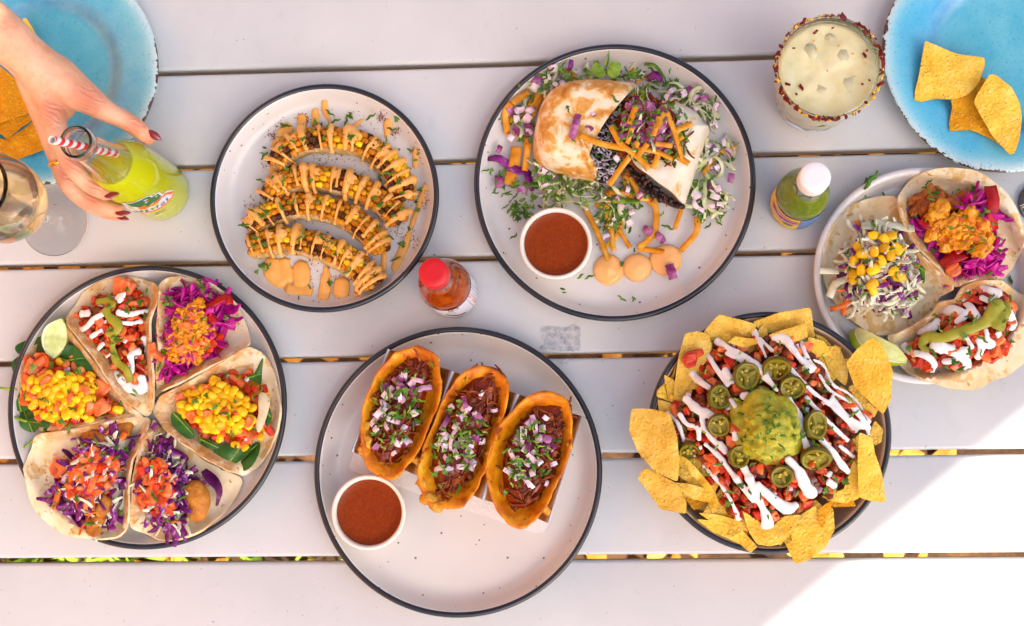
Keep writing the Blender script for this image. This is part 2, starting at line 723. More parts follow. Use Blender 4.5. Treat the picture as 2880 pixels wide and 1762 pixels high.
# bare patches where the paint has come off
m, n = new_mat('bare_metal')
n.base(n.ramp(n.noise(160, 5, 0.7, 0.6), [(0.35, '8E9092'), (0.5, 'B2B4B6'), (0.65, 'CBC6C2')]))
n.b.inputs['Roughness'].default_value = 0.55
n.bump(n.noise(500, 4), 0.4, 0.0006)
def patch(view, pts, k, seed):
    P = xy(view, pts)
    cx = sum(p[0] for p in P) / len(P)
    cy = sum(p[1] for p in P) / len(P)
    rr = random.Random(seed)
    Q = [(x + rr.uniform(-.0007, .0007), y + rr.uniform(-.0007, .0007)) for x, y in loop_spline(P, 120)]
    bm = bmesh.new()
    vs = [bm.verts.new((x, y, .0004)) for x, y in Q]
    es = [bm.edges.new((vs[i], vs[(i + 1) % len(vs)])) for i in range(len(vs))]
    bmesh.ops.triangle_fill(bm, use_beauty=True, edges=es)
    bm.verts.index_update()
    v = [tuple(q.co) for q in bm.verts]
    f = [tuple(q.index for q in fc.verts) for fc in bm.faces]
    bm.free()
    a_, b_, c_ = (Vector(v[i]) for i in f[0])
    if (b_ - a_).cross(c_ - a_).z < 0:
        f = [q[::-1] for q in f]
    link('bare_patch', mesh('bare_patch', v, f, 'bare_metal', False), planks[k], (0, -(YK(k) - pw / 2), 0))
V6b = crop(1440, 860, 420 / 1376.0)
patch(V6b, [(275, 205), (330, 190), (420, 195), (500, 205), (560, 175), (600, 190), (628, 215), (628, 300), (620, 410), (540, 415), (450, 420), (350, 405), (260, 405), (255, 380), (300, 345), (262, 290), (255, 240)], 3, 1)
patch(V6b, [(440, 510), (480, 500), (520, 498), (522, 520), (490, 550), (450, 548), (420, 525)], 4, 2)

# ================================================================== crockery
def glaze(name, a, b, speck, sp_scale=90, th=0.09, rough=0.22):
    m, n = new_mat(name)
    c = n.ramp(n.noise(6, 4), [(0.35, a), (0.65, b)])
    d = n.vor(sp_scale)
    pk = n.new('ShaderNodeTexVoronoi')
    pk.inputs['Scale'].default_value = sp_scale
    n.link(n.coords(), pk.inputs['Vector'])
    sel = n.ramp(pk.outputs['Color'], [(0.0, 0.0), (0.22, 0.0), (0.9, 1.0)])
    lim = n.math('MULTIPLY', sel, th)
    k = n.math('LESS_THAN', d, lim)
    c = n.mix(n.math('MULTIPLY', k, 0.85), c, speck)
    n.base(c)
    n.b.inputs['Roughness'].default_value = rough
    n.b.inputs['Coat Weight'].default_value = 0.3
    n.bump(n.noise(40, 2), 0.03, 0.002)
    return m
glaze('glaze_cream', 'D0CAC4', 'DAD4CB', '3C3C46', 120, 0.15)
glaze('glaze_tan', 'D2AE86', 'DEBC96', '5A4636', 90, 0.08)
glaze('glaze_white', 'CFCAC4', 'D8D2CC', '6A6460', 120, 0.04, 0.25)
glaze('cup_cream', 'E2D8C6', 'E8DFCF', 'B0A080', 60, 0.02, 0.3)
m, n = new_mat('rim_dark')
n.base(n.ramp(n.noise(80, 4), [(0.3, '121217'), (0.7, '1E1D23')]))
n.b.inputs['Roughness'].default_value = 0.3
n.b.inputs['Coat Weight'].default_value = 0.4

def circle_px(cx, cy, r, z):
    """world centre and radius of a rim seen as a circle in source pixels"""
    a, b = U(cx - r, cy, z), U(cx + r, cy, z)
    c, d = U(cx, cy - r, z), U(cx, cy + r, z)
    ctr = (a + b + c + d) / 4
    return ctr, ((b - a).length + (c - d).length) / 4

PL = {}
def plate(key, cx, cy, r, zr, label, gl='glaze_cream', rim='rim_dark', floor=0.80, name='dinner_plate', rimw=0.0052, deep=0.006):
    ctr, rad = circle_px(cx, cy, r, zr)
    t = thing(name, label, 'bowl' if 'bowl' in name else 'plate', (ctr.x, ctr.y, 0))
    z0 = deep
    ri = rad - rimw
    prof_in = [(0.0005, z0)]
    for s in (0.2, 0.4, 0.6, 0.75, 0.88, 0.96):
        prof_in.append((rad * floor * s, z0))
    nn = 12
    for i in range(nn + 1):
        u = i / nn
        prof_in.append((rad * floor + (ri - rad * floor) * (u ** 0.75), z0 + (zr - z0) * (u ** 1.9)))
    under = [(rad - 0.0045, zr - 0.004), (rad * floor + (rad - rad * floor) * .55, zr * .4 - .002), (rad * floor * 0.95, 0.002), (rad * floor * 0.9, 0.0), (rad * floor * 0.84, 0.0), (rad * floor * .82, 0.0022), (0.0005, 0.0022)]
    b = link('dish', mesh('dish', *lathe(prof_in + [(ri + .0004, zr - .0004)] + under, 128), gl), t)
    rp = []
    for i in range(13):
        a = R(-110 + 300 * i / 12)
        rp.append((rad - rimw / 2 + rimw * 0.55 * math.cos(a), zr - 0.0012 + 0.0026 * math.sin(a)))
    link('rim', mesh('rim', *lathe(rp, 128), rim if rim else gl), t)
    PL[key] = (ctr, rad, z0, zr, floor)
    def zf(x, y):
        d = math.hypot(x - ctr.x, y - ctr.y)
        if d < rad * floor:
            return z0
        u = min(1, max(0, (d - rad * floor) / (ri - rad * floor))) ** (1 / 0.75)
        return z0 + (zr - z0) * u ** 1.9
    PL[key + '_z'] = zf
    return t

s0 = 2880 / 2463.0
plate('corn', 779.5 * s0, 476 * s0, 275 * s0, 0.024, 'cream dinner plate with dark rim holding grilled corn ribs')
plate('burrito', 1478 * s0, 438.5 * s0, 336 * s0, 0.020, 'cream dinner plate with dark rim holding the cut burrito', floor=0.83)
plate('tacos', 353 * s0, 979 * s0, 338.5 * s0, 0.020, 'cream dinner plate with dark rim holding six soft tacos', floor=0.83)
plate('birria', 1101 * s0, 1135 * s0, 348 * s0, 0.022, 'cream dinner plate with dark rim holding three fried tacos', floor=0.80)
plate('nacho', 1850 * s0, 1041 * s0, 292.5 * s0, 0.048, 'tan dark rimmed bowl heaped with loaded nachos', 'glaze_tan', floor=0.62, name='serving_bowl', deep=0.008)
plate('white', 2600, 775, 308, 0.022, 'plain white plate without dark rim holding three soft tacos', 'glaze_white', None, floor=0.84, rimw=0.006)

# ---- turquoise melamine plates with worn rims
def blue_mat():
    m, n = new_mat('turquoise_glaze')
    ge = n.new('ShaderNodeSeparateXYZ')
    n.link(n.coords(), ge.inputs[0])
    rr = n.new('ShaderNodeVectorMath', operation='LENGTH')
    cb = n.new('ShaderNodeCombineXYZ')
    n.link(ge.outputs[0], cb.inputs[0])
    n.link(ge.outputs[1], cb.inputs[1])
    n.link(cb.outputs[0], rr.inputs[0])
    rad = rr.outputs['Value']
    wob = n.math('MULTIPLY', n.math('SUBTRACT', n.noise(28, 3), 0.5), 0.012)
    r2 = n.math('ADD', rad, wob)
    body = n.ramp(r2, [(0.0, '4AA8BE'), (0.060, '4AA8C0'), (0.070, '1F7CAE'), (0.076, '2A90BE'), (0.082, '3AA4CC'), (0.100, '52B0CC'), (0.108, '8CC6D2'), (0.114, 'CFDCD8')])
    mot = n.noise(30, 5, 0.7)
    body = n.mix(n.ramp(mot, [(0.35, 0.0), (0.68, 0.5)]), body, '7CC4D0')
    spk = n.noise(380, 3, 0.6)
    body = n.mix(n.ramp(spk, [(0.58, 0.0), (0.68, 0.6)]), body, '2F86A4')
    cr = n.new('ShaderNodeTexVoronoi', feature='DISTANCE_TO_EDGE')
    cr.inputs['Scale'].default_value = 130
    wv = n.new('ShaderNodeVectorMath', operation='ADD')
    nn2 = n.new('ShaderNodeTexNoise')
    nn2.inputs['Scale'].default_value = 40
    sc2 = n.new('ShaderNodeVectorMath', operation='SCALE')
    sc2.inputs['Scale'].default_value = 0.012
    n.link(n.coords(), nn2.inputs['Vector'])
    n.link(nn2.outputs[1], sc2.inputs[0])
    n.link(n.coords(), wv.inputs[0])
    n.link(sc2.outputs[0], wv.inputs[1])
    n.link(wv.outputs[0], cr.inputs['Vector'])
    crk = n.ramp(cr.outputs['Distance'], [(0.0, 0.32), (0.03, 0.0)])
    crk = n.math('MULTIPLY', crk, n.ramp(n.noise(16, 2), [(0.45, 0.0), (0.6, 1.0)]))
    body = n.mix(crk, body, '2A86AA')
    # chipped brown rim
    ch = n.noise(120, 4, 0.65)
    edge = n.new('ShaderNodeMapRange')
    edge.inputs['From Min'].default_value = 0.1035
    edge.inputs['From Max'].default_value = 0.1165
    n.link(rad, edge.inputs[0])
    e = n.math('MULTIPLY', n.math('POWER', edge.outputs[0], 2.0), 0.42)
    k = n.ramp(n.math('ADD', n.math('ADD', ch, e), n.math('MULTIPLY', n.noise(9, 2), 0.22)), [(0.955, 0.0), (0.975, 1.0)])
    body = n.mix(k, body, '54301C')
    n.base(body)
    n.b.inputs['Roughness'].default_value = 0.25
    n.b.inputs['Coat Weight'].default_value = 0.3
    n.bump(n.math('SUBTRACT', n.math('MULTIPLY', n.noise(50, 3), 0.3), k), 0.25, 0.0008)
    return m
blue_mat()
def blue_plate(key, cx, cy, r, label, seed):
    zr = 0.02
    ctr, rad = circle_px(cx, cy, r, zr)
    t = thing('melamine_plate', label, 'plate', (ctr.x, ctr.y, 0), seed * 1.3, 'turquoise melamine plates')
    k = rad / 0.1165
    prof = [(0.0003, 0.006), (0.02, 0.006), (0.045, 0.006), (0.062, 0.0062), (0.068, 0.0075), (0.0705, 0.0095), (0.0735, 0.0105), (0.076, 0.0125), (0.080, 0.0138), (0.088, 0.0155), (0.10, 0.0182), (0.110, 0.0198), (0.1155, 0.0202), (0.1165, 0.0196),
            (0.116, 0.0182), (0.10, 0.0155), (0.08, 0.0105), (0.068, 0.003), (0.064, 0.0), (0.060, 0.0), (0.058, 0.002), (0.0003, 0.002)]
    v, f = lathe(prof, 128)
    o = []
    for (x, y, z) in v:
        d = math.hypot(x, y)
        a = math.atan2(y, x)
        wob = 1 + 0.012 * (d / 0.1165) * (math.sin(3 * a + seed) * .6 + math.sin(5 * a + seed * 2) * .5)
        o.append((x * wob, y * wob, z + 0.0012 * math.sin(4 * a + seed) * (d / 0.1165) ** 2 * (z > 0.004)))
    link('dish', mesh('dish', o, f, 'turquoise_glaze'), t, scale=(k, k, 1))
    PL[key] = (ctr, rad, 0.006, zr, 0.6)
    return t
blue_plate('blueL', 122.6, 198.6, 322, 'turquoise plate with chipped rim under the reaching arm', 1.0)
blue_plate('blueR', 2826, 153, 337, 'turquoise plate with chipped rim beside the chili rimmed drink', 4.4)

# ---- ramekins of red salsa
m, n = new_mat('salsa_red')
f1 = n.noise(520, 5, 0.65)
n.base(n.ramp(f1, [(0.3, '742802'), (0.55, '863403'), (0.75, '964206')]))
n.b.inputs['Roughness'].default_value = 0.06
n.b.inputs['Specular IOR Level'].default_value = 0.18
n.bump(n.noise(120, 4), 0.2, 0.0016)
def ramekin(cx, cy, r, zt, z0, label, slabel):
    ctr, rad = circle_px(cx, cy, r, zt)
    t = thing('ramekin', label, 'cup', (ctr.x, ctr.y, z0))
    h = zt - z0
    ri = rad * 0.87
    pr = [(0.0004, 0), (rad * .74, 0), (rad * .8, .002), (rad * .93, h * .6), (rad * .985, h - .004), (rad * .99, h - .001), (rad * .97, h), (rad * .91, h), (rad * .885, h - .0015), (ri, h - .004), (ri * .93, h * .5), (ri * .8, .004), (.0004, .004)]
    link('cup', mesh('cup', *lathe(pr, 72), 'cup_cream'), t)
    sal = [(0.0004, h - .0062), (ri * .7, h - .0062), (ri * .93, h - .006), (ri * .985, h - .0052), (ri * .995, h - .0045), (ri * .98, h - .008), (ri * .9, h * .5), (.0004, h * .45)]
    link('salsa', mesh('salsa', *lathe(sal, 72), 'salsa_red'), t)
    return t
ramekin(*[(1310 + 465 * 840 / 1544.0), (100 + 1075 * 840 / 1544.0), 189 * 840 / 1544.0], 0.040, 0.006, 'cream ramekin of red salsa next to the burrito', '')
ramekin(*[(860 + 308 * 860 / 1504.0), (900 + 948 * 860 / 1504.0), 186 * 860 / 1504.0], 0.042, 0.010, 'cream ramekin of red salsa beside the fried tacos', '')
# ================================================================== food materials
food('tortilla', [(0.3, 'E6C890'), (0.5, 'F0DCB2'), (0.7, 'F4E6C8')], scale=45, rough=0.62, bump=0.35, bscale=170, bdist=0.0012, sss=0.0,
     spots=[('DDB878', 60, 0.54), ('C48C44', 110, 0.63), ('A4642A', 170, 0.68)], dist=0.6)
m = _MATS['tortilla']
n = NT(m)
at = n.new('ShaderNodeAttribute', attribute_name='toast')
src = n.b.inputs['Base Color'].links[0].from_socket
nn_ = n.noise(85, 5, 0.7, 0.5, n.rand())
tk = n.math('MULTIPLY', at.outputs['Fac'], n.ramp(nn_, [(0.36, 0.0), (0.56, 0.9)]))
n.base(n.mix(tk, src, 'C07E34'))
food('tortilla_toasted', [(0.38, 'E4CDA2'), (0.5, 'DDB777'), (0.6, 'C68A40'), (0.75, 'A8662A')], scale=34, rough=0.6, bump=0.3, bscale=180, bdist=0.001, dist=0.9)
food('burrito_skin', [(0.34, 'E8DAC2'), (0.46, 'E6D0A8'), (0.54, 'D8A04E'), (0.68, 'B87028')], scale=70, detail=7, rough=0.6, bump=0.3, bscale=150, bdist=0.001, dist=0.6)
food('burrito_pale', [(0.36, 'E8E0CE'), (0.56, 'E4D6B8'), (0.66, 'D4A868'), (0.76, 'BC803E')], scale=60, detail=6, rough=0.6, bump=0.3, bscale=150, bdist=0.001, dist=0.6)
def chip_mat(name, a, b, c2):
    m, n = new_mat(name)
    w = n.rand()
    col = n.ramp(n.noise(60, 5, 0.7, 0.4, w), [(0.3, a), (0.5, b), (0.7, c2)])
    bl = n.vor(330)
    gr = n.noise(300, 3, 0.65, 0.2, w)
    col = n.mix(n.ramp(gr, [(0.42, 0.34), (0.56, 0.0)]), col, a)
    col = n.mix(n.ramp(bl, [(0.0, 0.6), (0.30, 0.0)]), col, 'F6D98A')
    br = n.noise(45, 4, 0.7, 0.6, w)
    col = n.mix(n.ramp(br, [(0.62, 0.0), (0.74, 0.32)]), col, 'B87818')
    d = n.noise(520, 2, 0.5, 0.0, w)
    col = n.mix(n.ramp(d, [(0.68, 0.0), (0.71, 0.85)]), col, '6E3E0C')
    n.base(col)
    n.b.inputs['Roughness'].default_value = 0.55
    n.b.inputs['Specular IOR Level'].default_value = 0.2
    h = n.math('ADD', n.math('MULTIPLY', n.ramp(bl, [(0.0, 1.0), (0.55, 0.0)]), 0.7), gr)
    n.bump(h, 0.75, 0.0014)
chip_mat('chip_yellow', 'DCA624', 'F0C244', 'F8D670')
chip_mat('chip_amber', 'C07A04', 'DA960A', 'E6A816')
chip_mat('chip_brown', 'CC9E2C', 'E0B64A', 'EECB6C')
food('tomato_flesh', [(0.3, 'A01806'), (0.5, 'C42C0C'), (0.68, 'DA5A22')], scale=110, rough=0.25, bump=0.25, bscale=300, coat=0.3, vary=0.25)
food('tomato_pale', [(0.3, 'CE3C0E'), (0.5, 'E0662A'), (0.7, 'EA9A5E')], scale=120, rough=0.28, bump=0.25, bscale=300, coat=0.3, vary=0.15)
food('onion_white', [(0.34, 'C88CAA'), (0.46, 'E6CCD2'), (0.66, 'F2E6E2')], scale=90, rough=0.3, bump=0.15, bscale=300, coat=0.2)
food('onion_purple', [(0.35, '6E1A4E'), (0.5, '96467A'), (0.7, 'C48CAE')], scale=110, rough=0.3, bump=0.1, coat=0.2)
food('corn_yellow', [(0.3, 'E29C00'), (0.55, 'F4BC04'), (0.75, 'F8CE24')], scale=120, rough=0.28, bump=0.25, bscale=300, coat=0.4, vary=0.2)
food('corn_roast', [(0.3, '9A5202'), (0.5, 'C87A04'), (0.7, 'E4A20C')], scale=140, rough=0.35, bump=0.2, bscale=300, coat=0.2, vary=0.2)
food('corn_char', [(0.32, '1C0C04'), (0.50, '4E2606'), (0.68, '8E500A')], scale=150, rough=0.5, bump=0.3, bscale=300, vary=0.2)
food('cob', [(0.3, '8A6030'), (0.5, 'BE9A60'), (0.7, 'DCC490')], scale=90, rough=0.6, bump=0.7, bscale=260, bdist=0.002)
food('cabbage_pink', [(0.3, '8E0462'), (0.5, 'BE0E84'), (0.68, 'D2409E')], scale=70, rough=0.28, bump=0.3, bscale=160, coat=0.3, vary=0.22)
food('cabbage_purple', [(0.32, '4A0C46'), (0.48, '74186A'), (0.58, '96368A'), (0.66, 'E2CCD8')], scale=70, rough=0.35, bump=0.3, bscale=160, coat=0.2, vary=0.2)
food('cabbage_white', [(0.35, 'D8D2A8'), (0.55, 'E6E0C4'), (0.7, 'D2D496')], scale=60, rough=0.35, bump=0.25, bscale=160, coat=0.2)
food('lettuce', [(0.35, 'BCC47A'), (0.52, 'D6D6A6'), (0.7, 'E0DCBC')], scale=60, rough=0.4, bump=0.3, bscale=150)
food('carrot', [(0.35, 'D0560A'), (0.6, 'E2741C')], scale=90, rough=0.35, bump=0.2, coat=0.2)
food('cilantro', [(0.3, '2A480A'), (0.5, '4A7216'), (0.7, '80A436')], scale=110, rough=0.45, bump=0.2, bscale=300)
food('scallion', [(0.35, '5E8A1E'), (0.6, '9CB83E')], scale=100, rough=0.4, bump=0.1)
food('spinach', [(0.3, '1E4410'), (0.55, '335F1A'), (0.75, '4C7A2A')], scale=40, rough=0.35, bump=0.5, bscale=90, bdist=0.0015, coat=0.15)
food('pepper_red', [(0.3, '8E0A08'), (0.6, 'B8160E')], scale=60, rough=0.2, bump=0.3, bscale=120, coat=0.4)
food('pineapple', [(0.3, 'BC6204'), (0.5, 'E09010'), (0.7, 'F0B440')], scale=90, rough=0.25, bump=0.5, bscale=220, coat=0.35, vary=0.15)
food('mango_sauce', [(0.3, 'E08A00'), (0.6, 'EEA404')], scale=50, rough=0.18, bump=0.2, bscale=150, coat=0.4)
food('beef', [(0.3, '481804'), (0.5, '7E320C'), (0.68, 'AC5A1E')], scale=110, detail=5, rough=0.3, bump=0.6, bscale=260, bdist=0.0015, coat=0.3, vary=0.25)
food('beef_sauce', [(0.3, '4E1404'), (0.55, '822A06'), (0.72, 'AA4A10')], scale=60, rough=0.12, bump=0.4, bscale=160, bdist=0.001, coat=0.5)
food('chicken', [(0.3, '8A3A0C'), (0.5, 'A85414'), (0.7, 'C4782C')], scale=90, detail=5, rough=0.35, bump=0.6, bscale=220, bdist=0.0015, coat=0.2, vary=0.15)
food('fried_batter', [(0.3, '8E4A10'), (0.5, 'B87020'), (0.7, 'CE9038')], scale=90, rough=0.5, bump=0.8, bscale=240, bdist=0.002)
food('fried_shell', [(0.28, '8E3804'), (0.44, 'CC6E06'), (0.58, 'E2920E'), (0.74, 'F0B430')], scale=48, detail=6, rough=0.38, bump=0.5, bscale=200, bdist=0.0016, coat=0.2, dist=0.8, spots=[('8A3606', 70, 0.60), ('F0C05A', 160, 0.66)])
food('cheese_crisp', [(0.35, 'C07A18'), (0.6, 'DBA238')], scale=120, rough=0.5, bump=0.8, bscale=300, bdist=0.002)
food('crema', [(0.35, 'E6E0DA'), (0.65, 'EEEAE4')], scale=40, rough=0.3, bump=0.05, bscale=150, sss=0.15, sssr=0.004, coat=0.15)
food('chipotle', [(0.35, 'E8A24A'), (0.65, 'F2B462')], scale=50, rough=0.32, bump=0.1, bscale=200, spots=[('A04818', 420, 0.7)], coat=0.15)
food('chipotle_light', [(0.35, 'F2AC62'), (0.65, 'F6BA74')], scale=50, rough=0.15, bump=0.08, bscale=120, spots=[('B87040', 500, 0.72)], coat=0.15)
food('avocado_sauce', [(0.35, '86841A'), (0.65, 'A29C30')], scale=60, rough=0.35, bump=0.3, bscale=180, coat=0.15)
food('guacamole', [(0.3, '848412'), (0.5, 'AAA426'), (0.68, 'C2B640')], scale=120, detail=6, rough=0.4, bump=0.8, bscale=230, bdist=0.0022, coat=0.15, spots=[('4E7414', 130, 0.64), ('C0AE48', 110, 0.70)])
food('jalapeno_skin', [(0.35, '4A4204'), (0.6, '685C0A')], scale=70, rough=0.25, bump=0.1, coat=0.3)
food('jalapeno_flesh', [(0.35, '6E6208'), (0.6, '8E8018')], scale=120, rough=0.3, bump=0.2, coat=0.3)
food('seed', [(0.35, 'B89A24'), (0.6, 'CDB23C')], scale=100, rough=0.35, bump=0)
food('chili_powder', [(0.35, '6E1C06'), (0.65, '963410')], scale=300, rough=0.8, bump=0)
food('chili_flake', [(0.3, '4A0A06'), (0.55, '741008'), (0.75, 'A82A0A')], scale=160, rough=0.4, bump=0.2, vary=0.3)
food('strip_fried', [(0.3, 'BC6C08'), (0.5, 'DA901A'), (0.7, 'EAB04A')], scale=80, rough=0.5, bump=0.4, bscale=300, vary=0.12)
food('rice', [(0.35, '9A8A92'), (0.6, 'C8BCC0')], scale=160, rough=0.35, bump=0.1, coat=0.2, vary=0.25)
food('black_bean', [(0.35, '120C0E'), (0.6, '2A2024')], scale=100, rough=0.25, bump=0.1, coat=0.3)
food('bean_mash', [(0.35, '241818'), (0.5, '4A3632'), (0.7, '6A5450')], scale=220, rough=0.4, bump=0.8, bscale=300, bdist=0.002)
food('lime_skin', [(0.35, '86A00E'), (0.65, 'A8B82C')], scale=60, rough=0.3, bump=0.4, bscale=420, bdist=0.0005)
food('lime_flesh', [(0.35, 'BCC470'), (0.6, 'D6D896')], scale=70, rough=0.15, bump=0.4, bscale=110, coat=0.4, dist=1.0)
food('lime_pith', [(0.35, 'DCDCB0'), (0.6, 'E6E4C4')], scale=70, rough=0.4, bump=0.1)
food('grilled_fish', [(0.35, 'CDB48A'), (0.6, 'DCC8A0')], scale=60, rough=0.4, bump=0.5, bscale=200, spots=[('8A5420', 60, 0.66)])
food('slaw_dressing', [(0.35, 'E0D8C8'), (0.65, 'E8E2D6')], scale=50, rough=0.25, bump=0.15, bscale=180, coat=0.3)

# ================================================================== piece meshes, shared between alike pieces
MS = {}
def reg(kind, me):
    MS.setdefault(kind, []).append(me)

for i in range(5):
    rr = random.Random(i)
    reg('tomato', mesh('tomato_dice', *chunk(.0085 * rr.uniform(.65, 1.25), .0068 * rr.uniform(.7, 1.2), .0052, .28, seed=i, rnd=.6), 'tomato_flesh', False))
    reg('tomato_p', mesh('tomato_dice', *chunk(.0105 * rr.uniform(.8, 1.2), .0075 * rr.uniform(.8, 1.2), .0058, .3, seed=i + 9, rnd=.6), 'tomato_pale', False))
def onion_mesh(seed, L, W, T=0.0022):
    rr = random.Random(seed)
    v, f = [], []
    n, m2 = 5, 3
    cur = rr.uniform(0.4, 1.0)
    for lay in (1, -1):
        for i in range(n):
            for j in range(m2):
                x = (i / (n - 1) - .5) * L
                y = (j / (m2 - 1) - .5) * W * (1 - .25 * abs(i / (n - 1) - .5))
                z = -cur * (abs(x / L) ** 2) * L * 1.1 - .3 * (y / W) ** 2 * W + lay * T / 2
                v.append((x, y, z))
    k = n * m2
    for i in range(n - 1):
        for j in range(m2 - 1):
            a = i * m2 + j
            f.append((a, a + m2, a + m2 + 1, a + 1))
            f.append((k + a, k + a + 1, k + a + m2 + 1, k + a + m2))
    for i in range(n - 1):
        for j in (0, m2 - 1):
            a = i * m2 + j
            q = (a, k + a, k + a + m2, a + m2)
            f.append(q if j == 0 else q[::-1])
    for j in range(m2 - 1):
        for i in (0, n - 1):
            a = i * m2 + j
            q = (a, a + 1, k + a + 1, k + a)
            f.append(q if i == 0 else q[::-1])
    me = mesh('onion_dice', v, f, 'onion_white', False)
    me.materials.append(_MATS['onion_purple'])
    skin = rr.random() < .25
    for p in me.polygons:
        top = p.index < 2 * (n - 1) * (m2 - 1) and p.index % 2 == 0
        side = p.index >= 2 * (n - 1) * (m2 - 1)
        p.material_index = 1 if (side and rr.random() < .75) or (top and skin) else 0
    return me
def onion_stack(seed):
    rr = random.Random(seed)
    parts = []
    mi = []
    for q in range(rr.choice((2, 3, 3))):
        me = onion_mesh(seed * 3 + q, .0105 * rr.uniform(.85, 1.15), .0072 * rr.uniform(.8, 1.1), .0017)
        parts.append(([(v.co.x * (1 - .1 * q), v.co.y + rr.uniform(-.0006, .0006), v.co.z - q * .0021) for v in me.vertices], [tuple(p.vertices) for p in me.polygons]))
        mi += [1 if (p.index < 16 and p.index % 2 == 0 and q < 2) or p.material_index else 0 for p in me.polygons]
    v, f = join(*parts)
    me = mesh('onion_dice', v, f, 'onion_white', False)
    me.materials.append(_MATS['onion_purple'])
    for p, q in zip(me.polygons, mi):
        p.material_index = q
    return me
for i in range(6):
    reg('onion_big', onion_stack(i + 3))
for i in range(6):
    rr = random.Random(i + 40)
    reg('onion', onion_mesh(i, .0085 * rr.uniform(.7, 1.3), .0058 * rr.uniform(.7, 1.25), .0019))
    reg('onion_long', onion_mesh(i + 20, .020 * rr.uniform(.8, 1.2), .0050 * rr.uniform(.8, 1.2)))
def kernel_mesh(m):
    v, f = ball((0, 0, 0), 1, 8, 6)
    o = []
    for (x, y, z) in v:
        t = 0.72 + 0.28 * (x + 1) / 2
        sx = math.copysign(abs(x) ** .65, x)
        o.append((sx * .0050, math.copysign(abs(y) ** .62, y) * .0042 * t, math.copysign(abs(z) ** .7, z) * .0032 * t))
    return mesh('corn_kernel', o, f, m)
reg('kernel', kernel_mesh('corn_yellow'))
reg('kernel_r', kernel_mesh('corn_roast'))
reg('kernel_c', kernel_mesh('corn_char'))

def shred_mesh(name, m, L, W, T, seed, curl=1.0, twist=1.5, cup=0.0, steps=12):
    rr = random.Random(seed)
    a = rr.uniform(-curl, curl)
    pts, x, y, z, h = [], 0, 0, 0, 0
    for i in range(6):
        pts.append((x, y, z))
        h += rr.uniform(-curl, curl) * .6 + a * .25
        x += math.cos(h) * L / 5
        y += math.sin(h) * L / 5
        z += rr.uniform(-.3, .3) * L / 5 * min(1, curl)
    cx = sum(p[0] for p in pts) / 6
    cy = sum(p[1] for p in pts) / 6
    cz = sum(p[2] for p in pts) / 6
    pts = [(p[0] - cx, p[1] - cy, p[2] - cz) for p in pts]
    w = [W * rr.uniform(.45, .8)] + [W * rr.uniform(.75, 1.15) for _ in range(4)] + [W * rr.uniform(.3, .7)]
    return mesh(name, *ribbon(pts, w, T, steps, rr.uniform(-twist, twist), rr.uniform(-.4, .4), cup), m)
for i in range(6):
    reg('cab_pink', shred_mesh('cabbage_shred', 'cabbage_pink', .034, .0062, .0011, i, .9, 2.2, .25))
    reg('cab_purple', shred_mesh('cabbage_shred', 'cabbage_purple', .028, .0052, .0012, i + 10, .9, 2.0, .25))
    reg('cab_white', shred_mesh('cabbage_shred', 'cabbage_white', .030, .0038, .0010, i + 20, .7, 1.8, .2))
    reg('lettuce', shred_mesh('lettuce_shred', 'lettuce', .034, .0046, .0007, i + 30, .9, 2.4, .3))
    reg('carrot', shred_mesh('carrot_shred', 'carrot', .026, .0026, .0020, i + 50, .35, .6))
    reg('strip', shred_mesh('tortilla_strip', 'strip_fried', .042, .0048, .0014, i + 60, .34, .7))
    reg('scal', shred_mesh('scallion', 'scallion', .009, .0030, .0008, i + 70, 1.0, 1.0))
    reg('spring', shred_mesh('meat_shred', 'beef', .022, .0020, .0015, i + 80, .9, 1.0))
def lump_mesh(name, m, r, seed, sq=(1, .8, .6), lump=.5, freq=220):
    return mesh(name, *ball((0, 0, 0), r, 18, 12, sq, lump, seed * 7.3, freq), m)
for i in range(5):
    reg('beef', lump_mesh('beef_chunk', 'beef', .0065, i))
    reg('pine', lump_mesh('pineapple_chunk', 'pineapple', .0062, i + 9, (1.1, .8, .6), .85, 210))
    reg('chick', lump_mesh('chicken_piece', 'chicken', .0085, i + 19, (1.3, .7, .6), .5, 200))
    reg('batter', lump_mesh('fried_piece', 'fried_batter', .0105, i + 29, (1.3, .85, .6), .35, 160))

class Bag:
    """collects small greens into one joined mesh"""
    def __init__(s):
        s.v, s.f = [], []
    def add(s, vf, loc, rot, sc=1.0):
        o = len(s.v)
        mt = Euler(rot).to_matrix()
        L = Vector(loc)
        s.v += [tuple(L + mt @ (Vector(p) * sc)) for p in vf[0]]
        s.f += [tuple(i + o for i in q) for q in vf[1]]
    def build(s, name, m, parent, kindstuff=True, off=None):
        if not s.v:
            return None
        off = off if off is not None else (parent.location if parent else Vector((0, 0, 0)))
        v = [(a - off.x, b - off.y, c - off.z) for a, b, c in s.v]
        o = link(name, mesh(name, v, s.f, m), parent)
        if kindstuff:
            stuff(o)
        return o

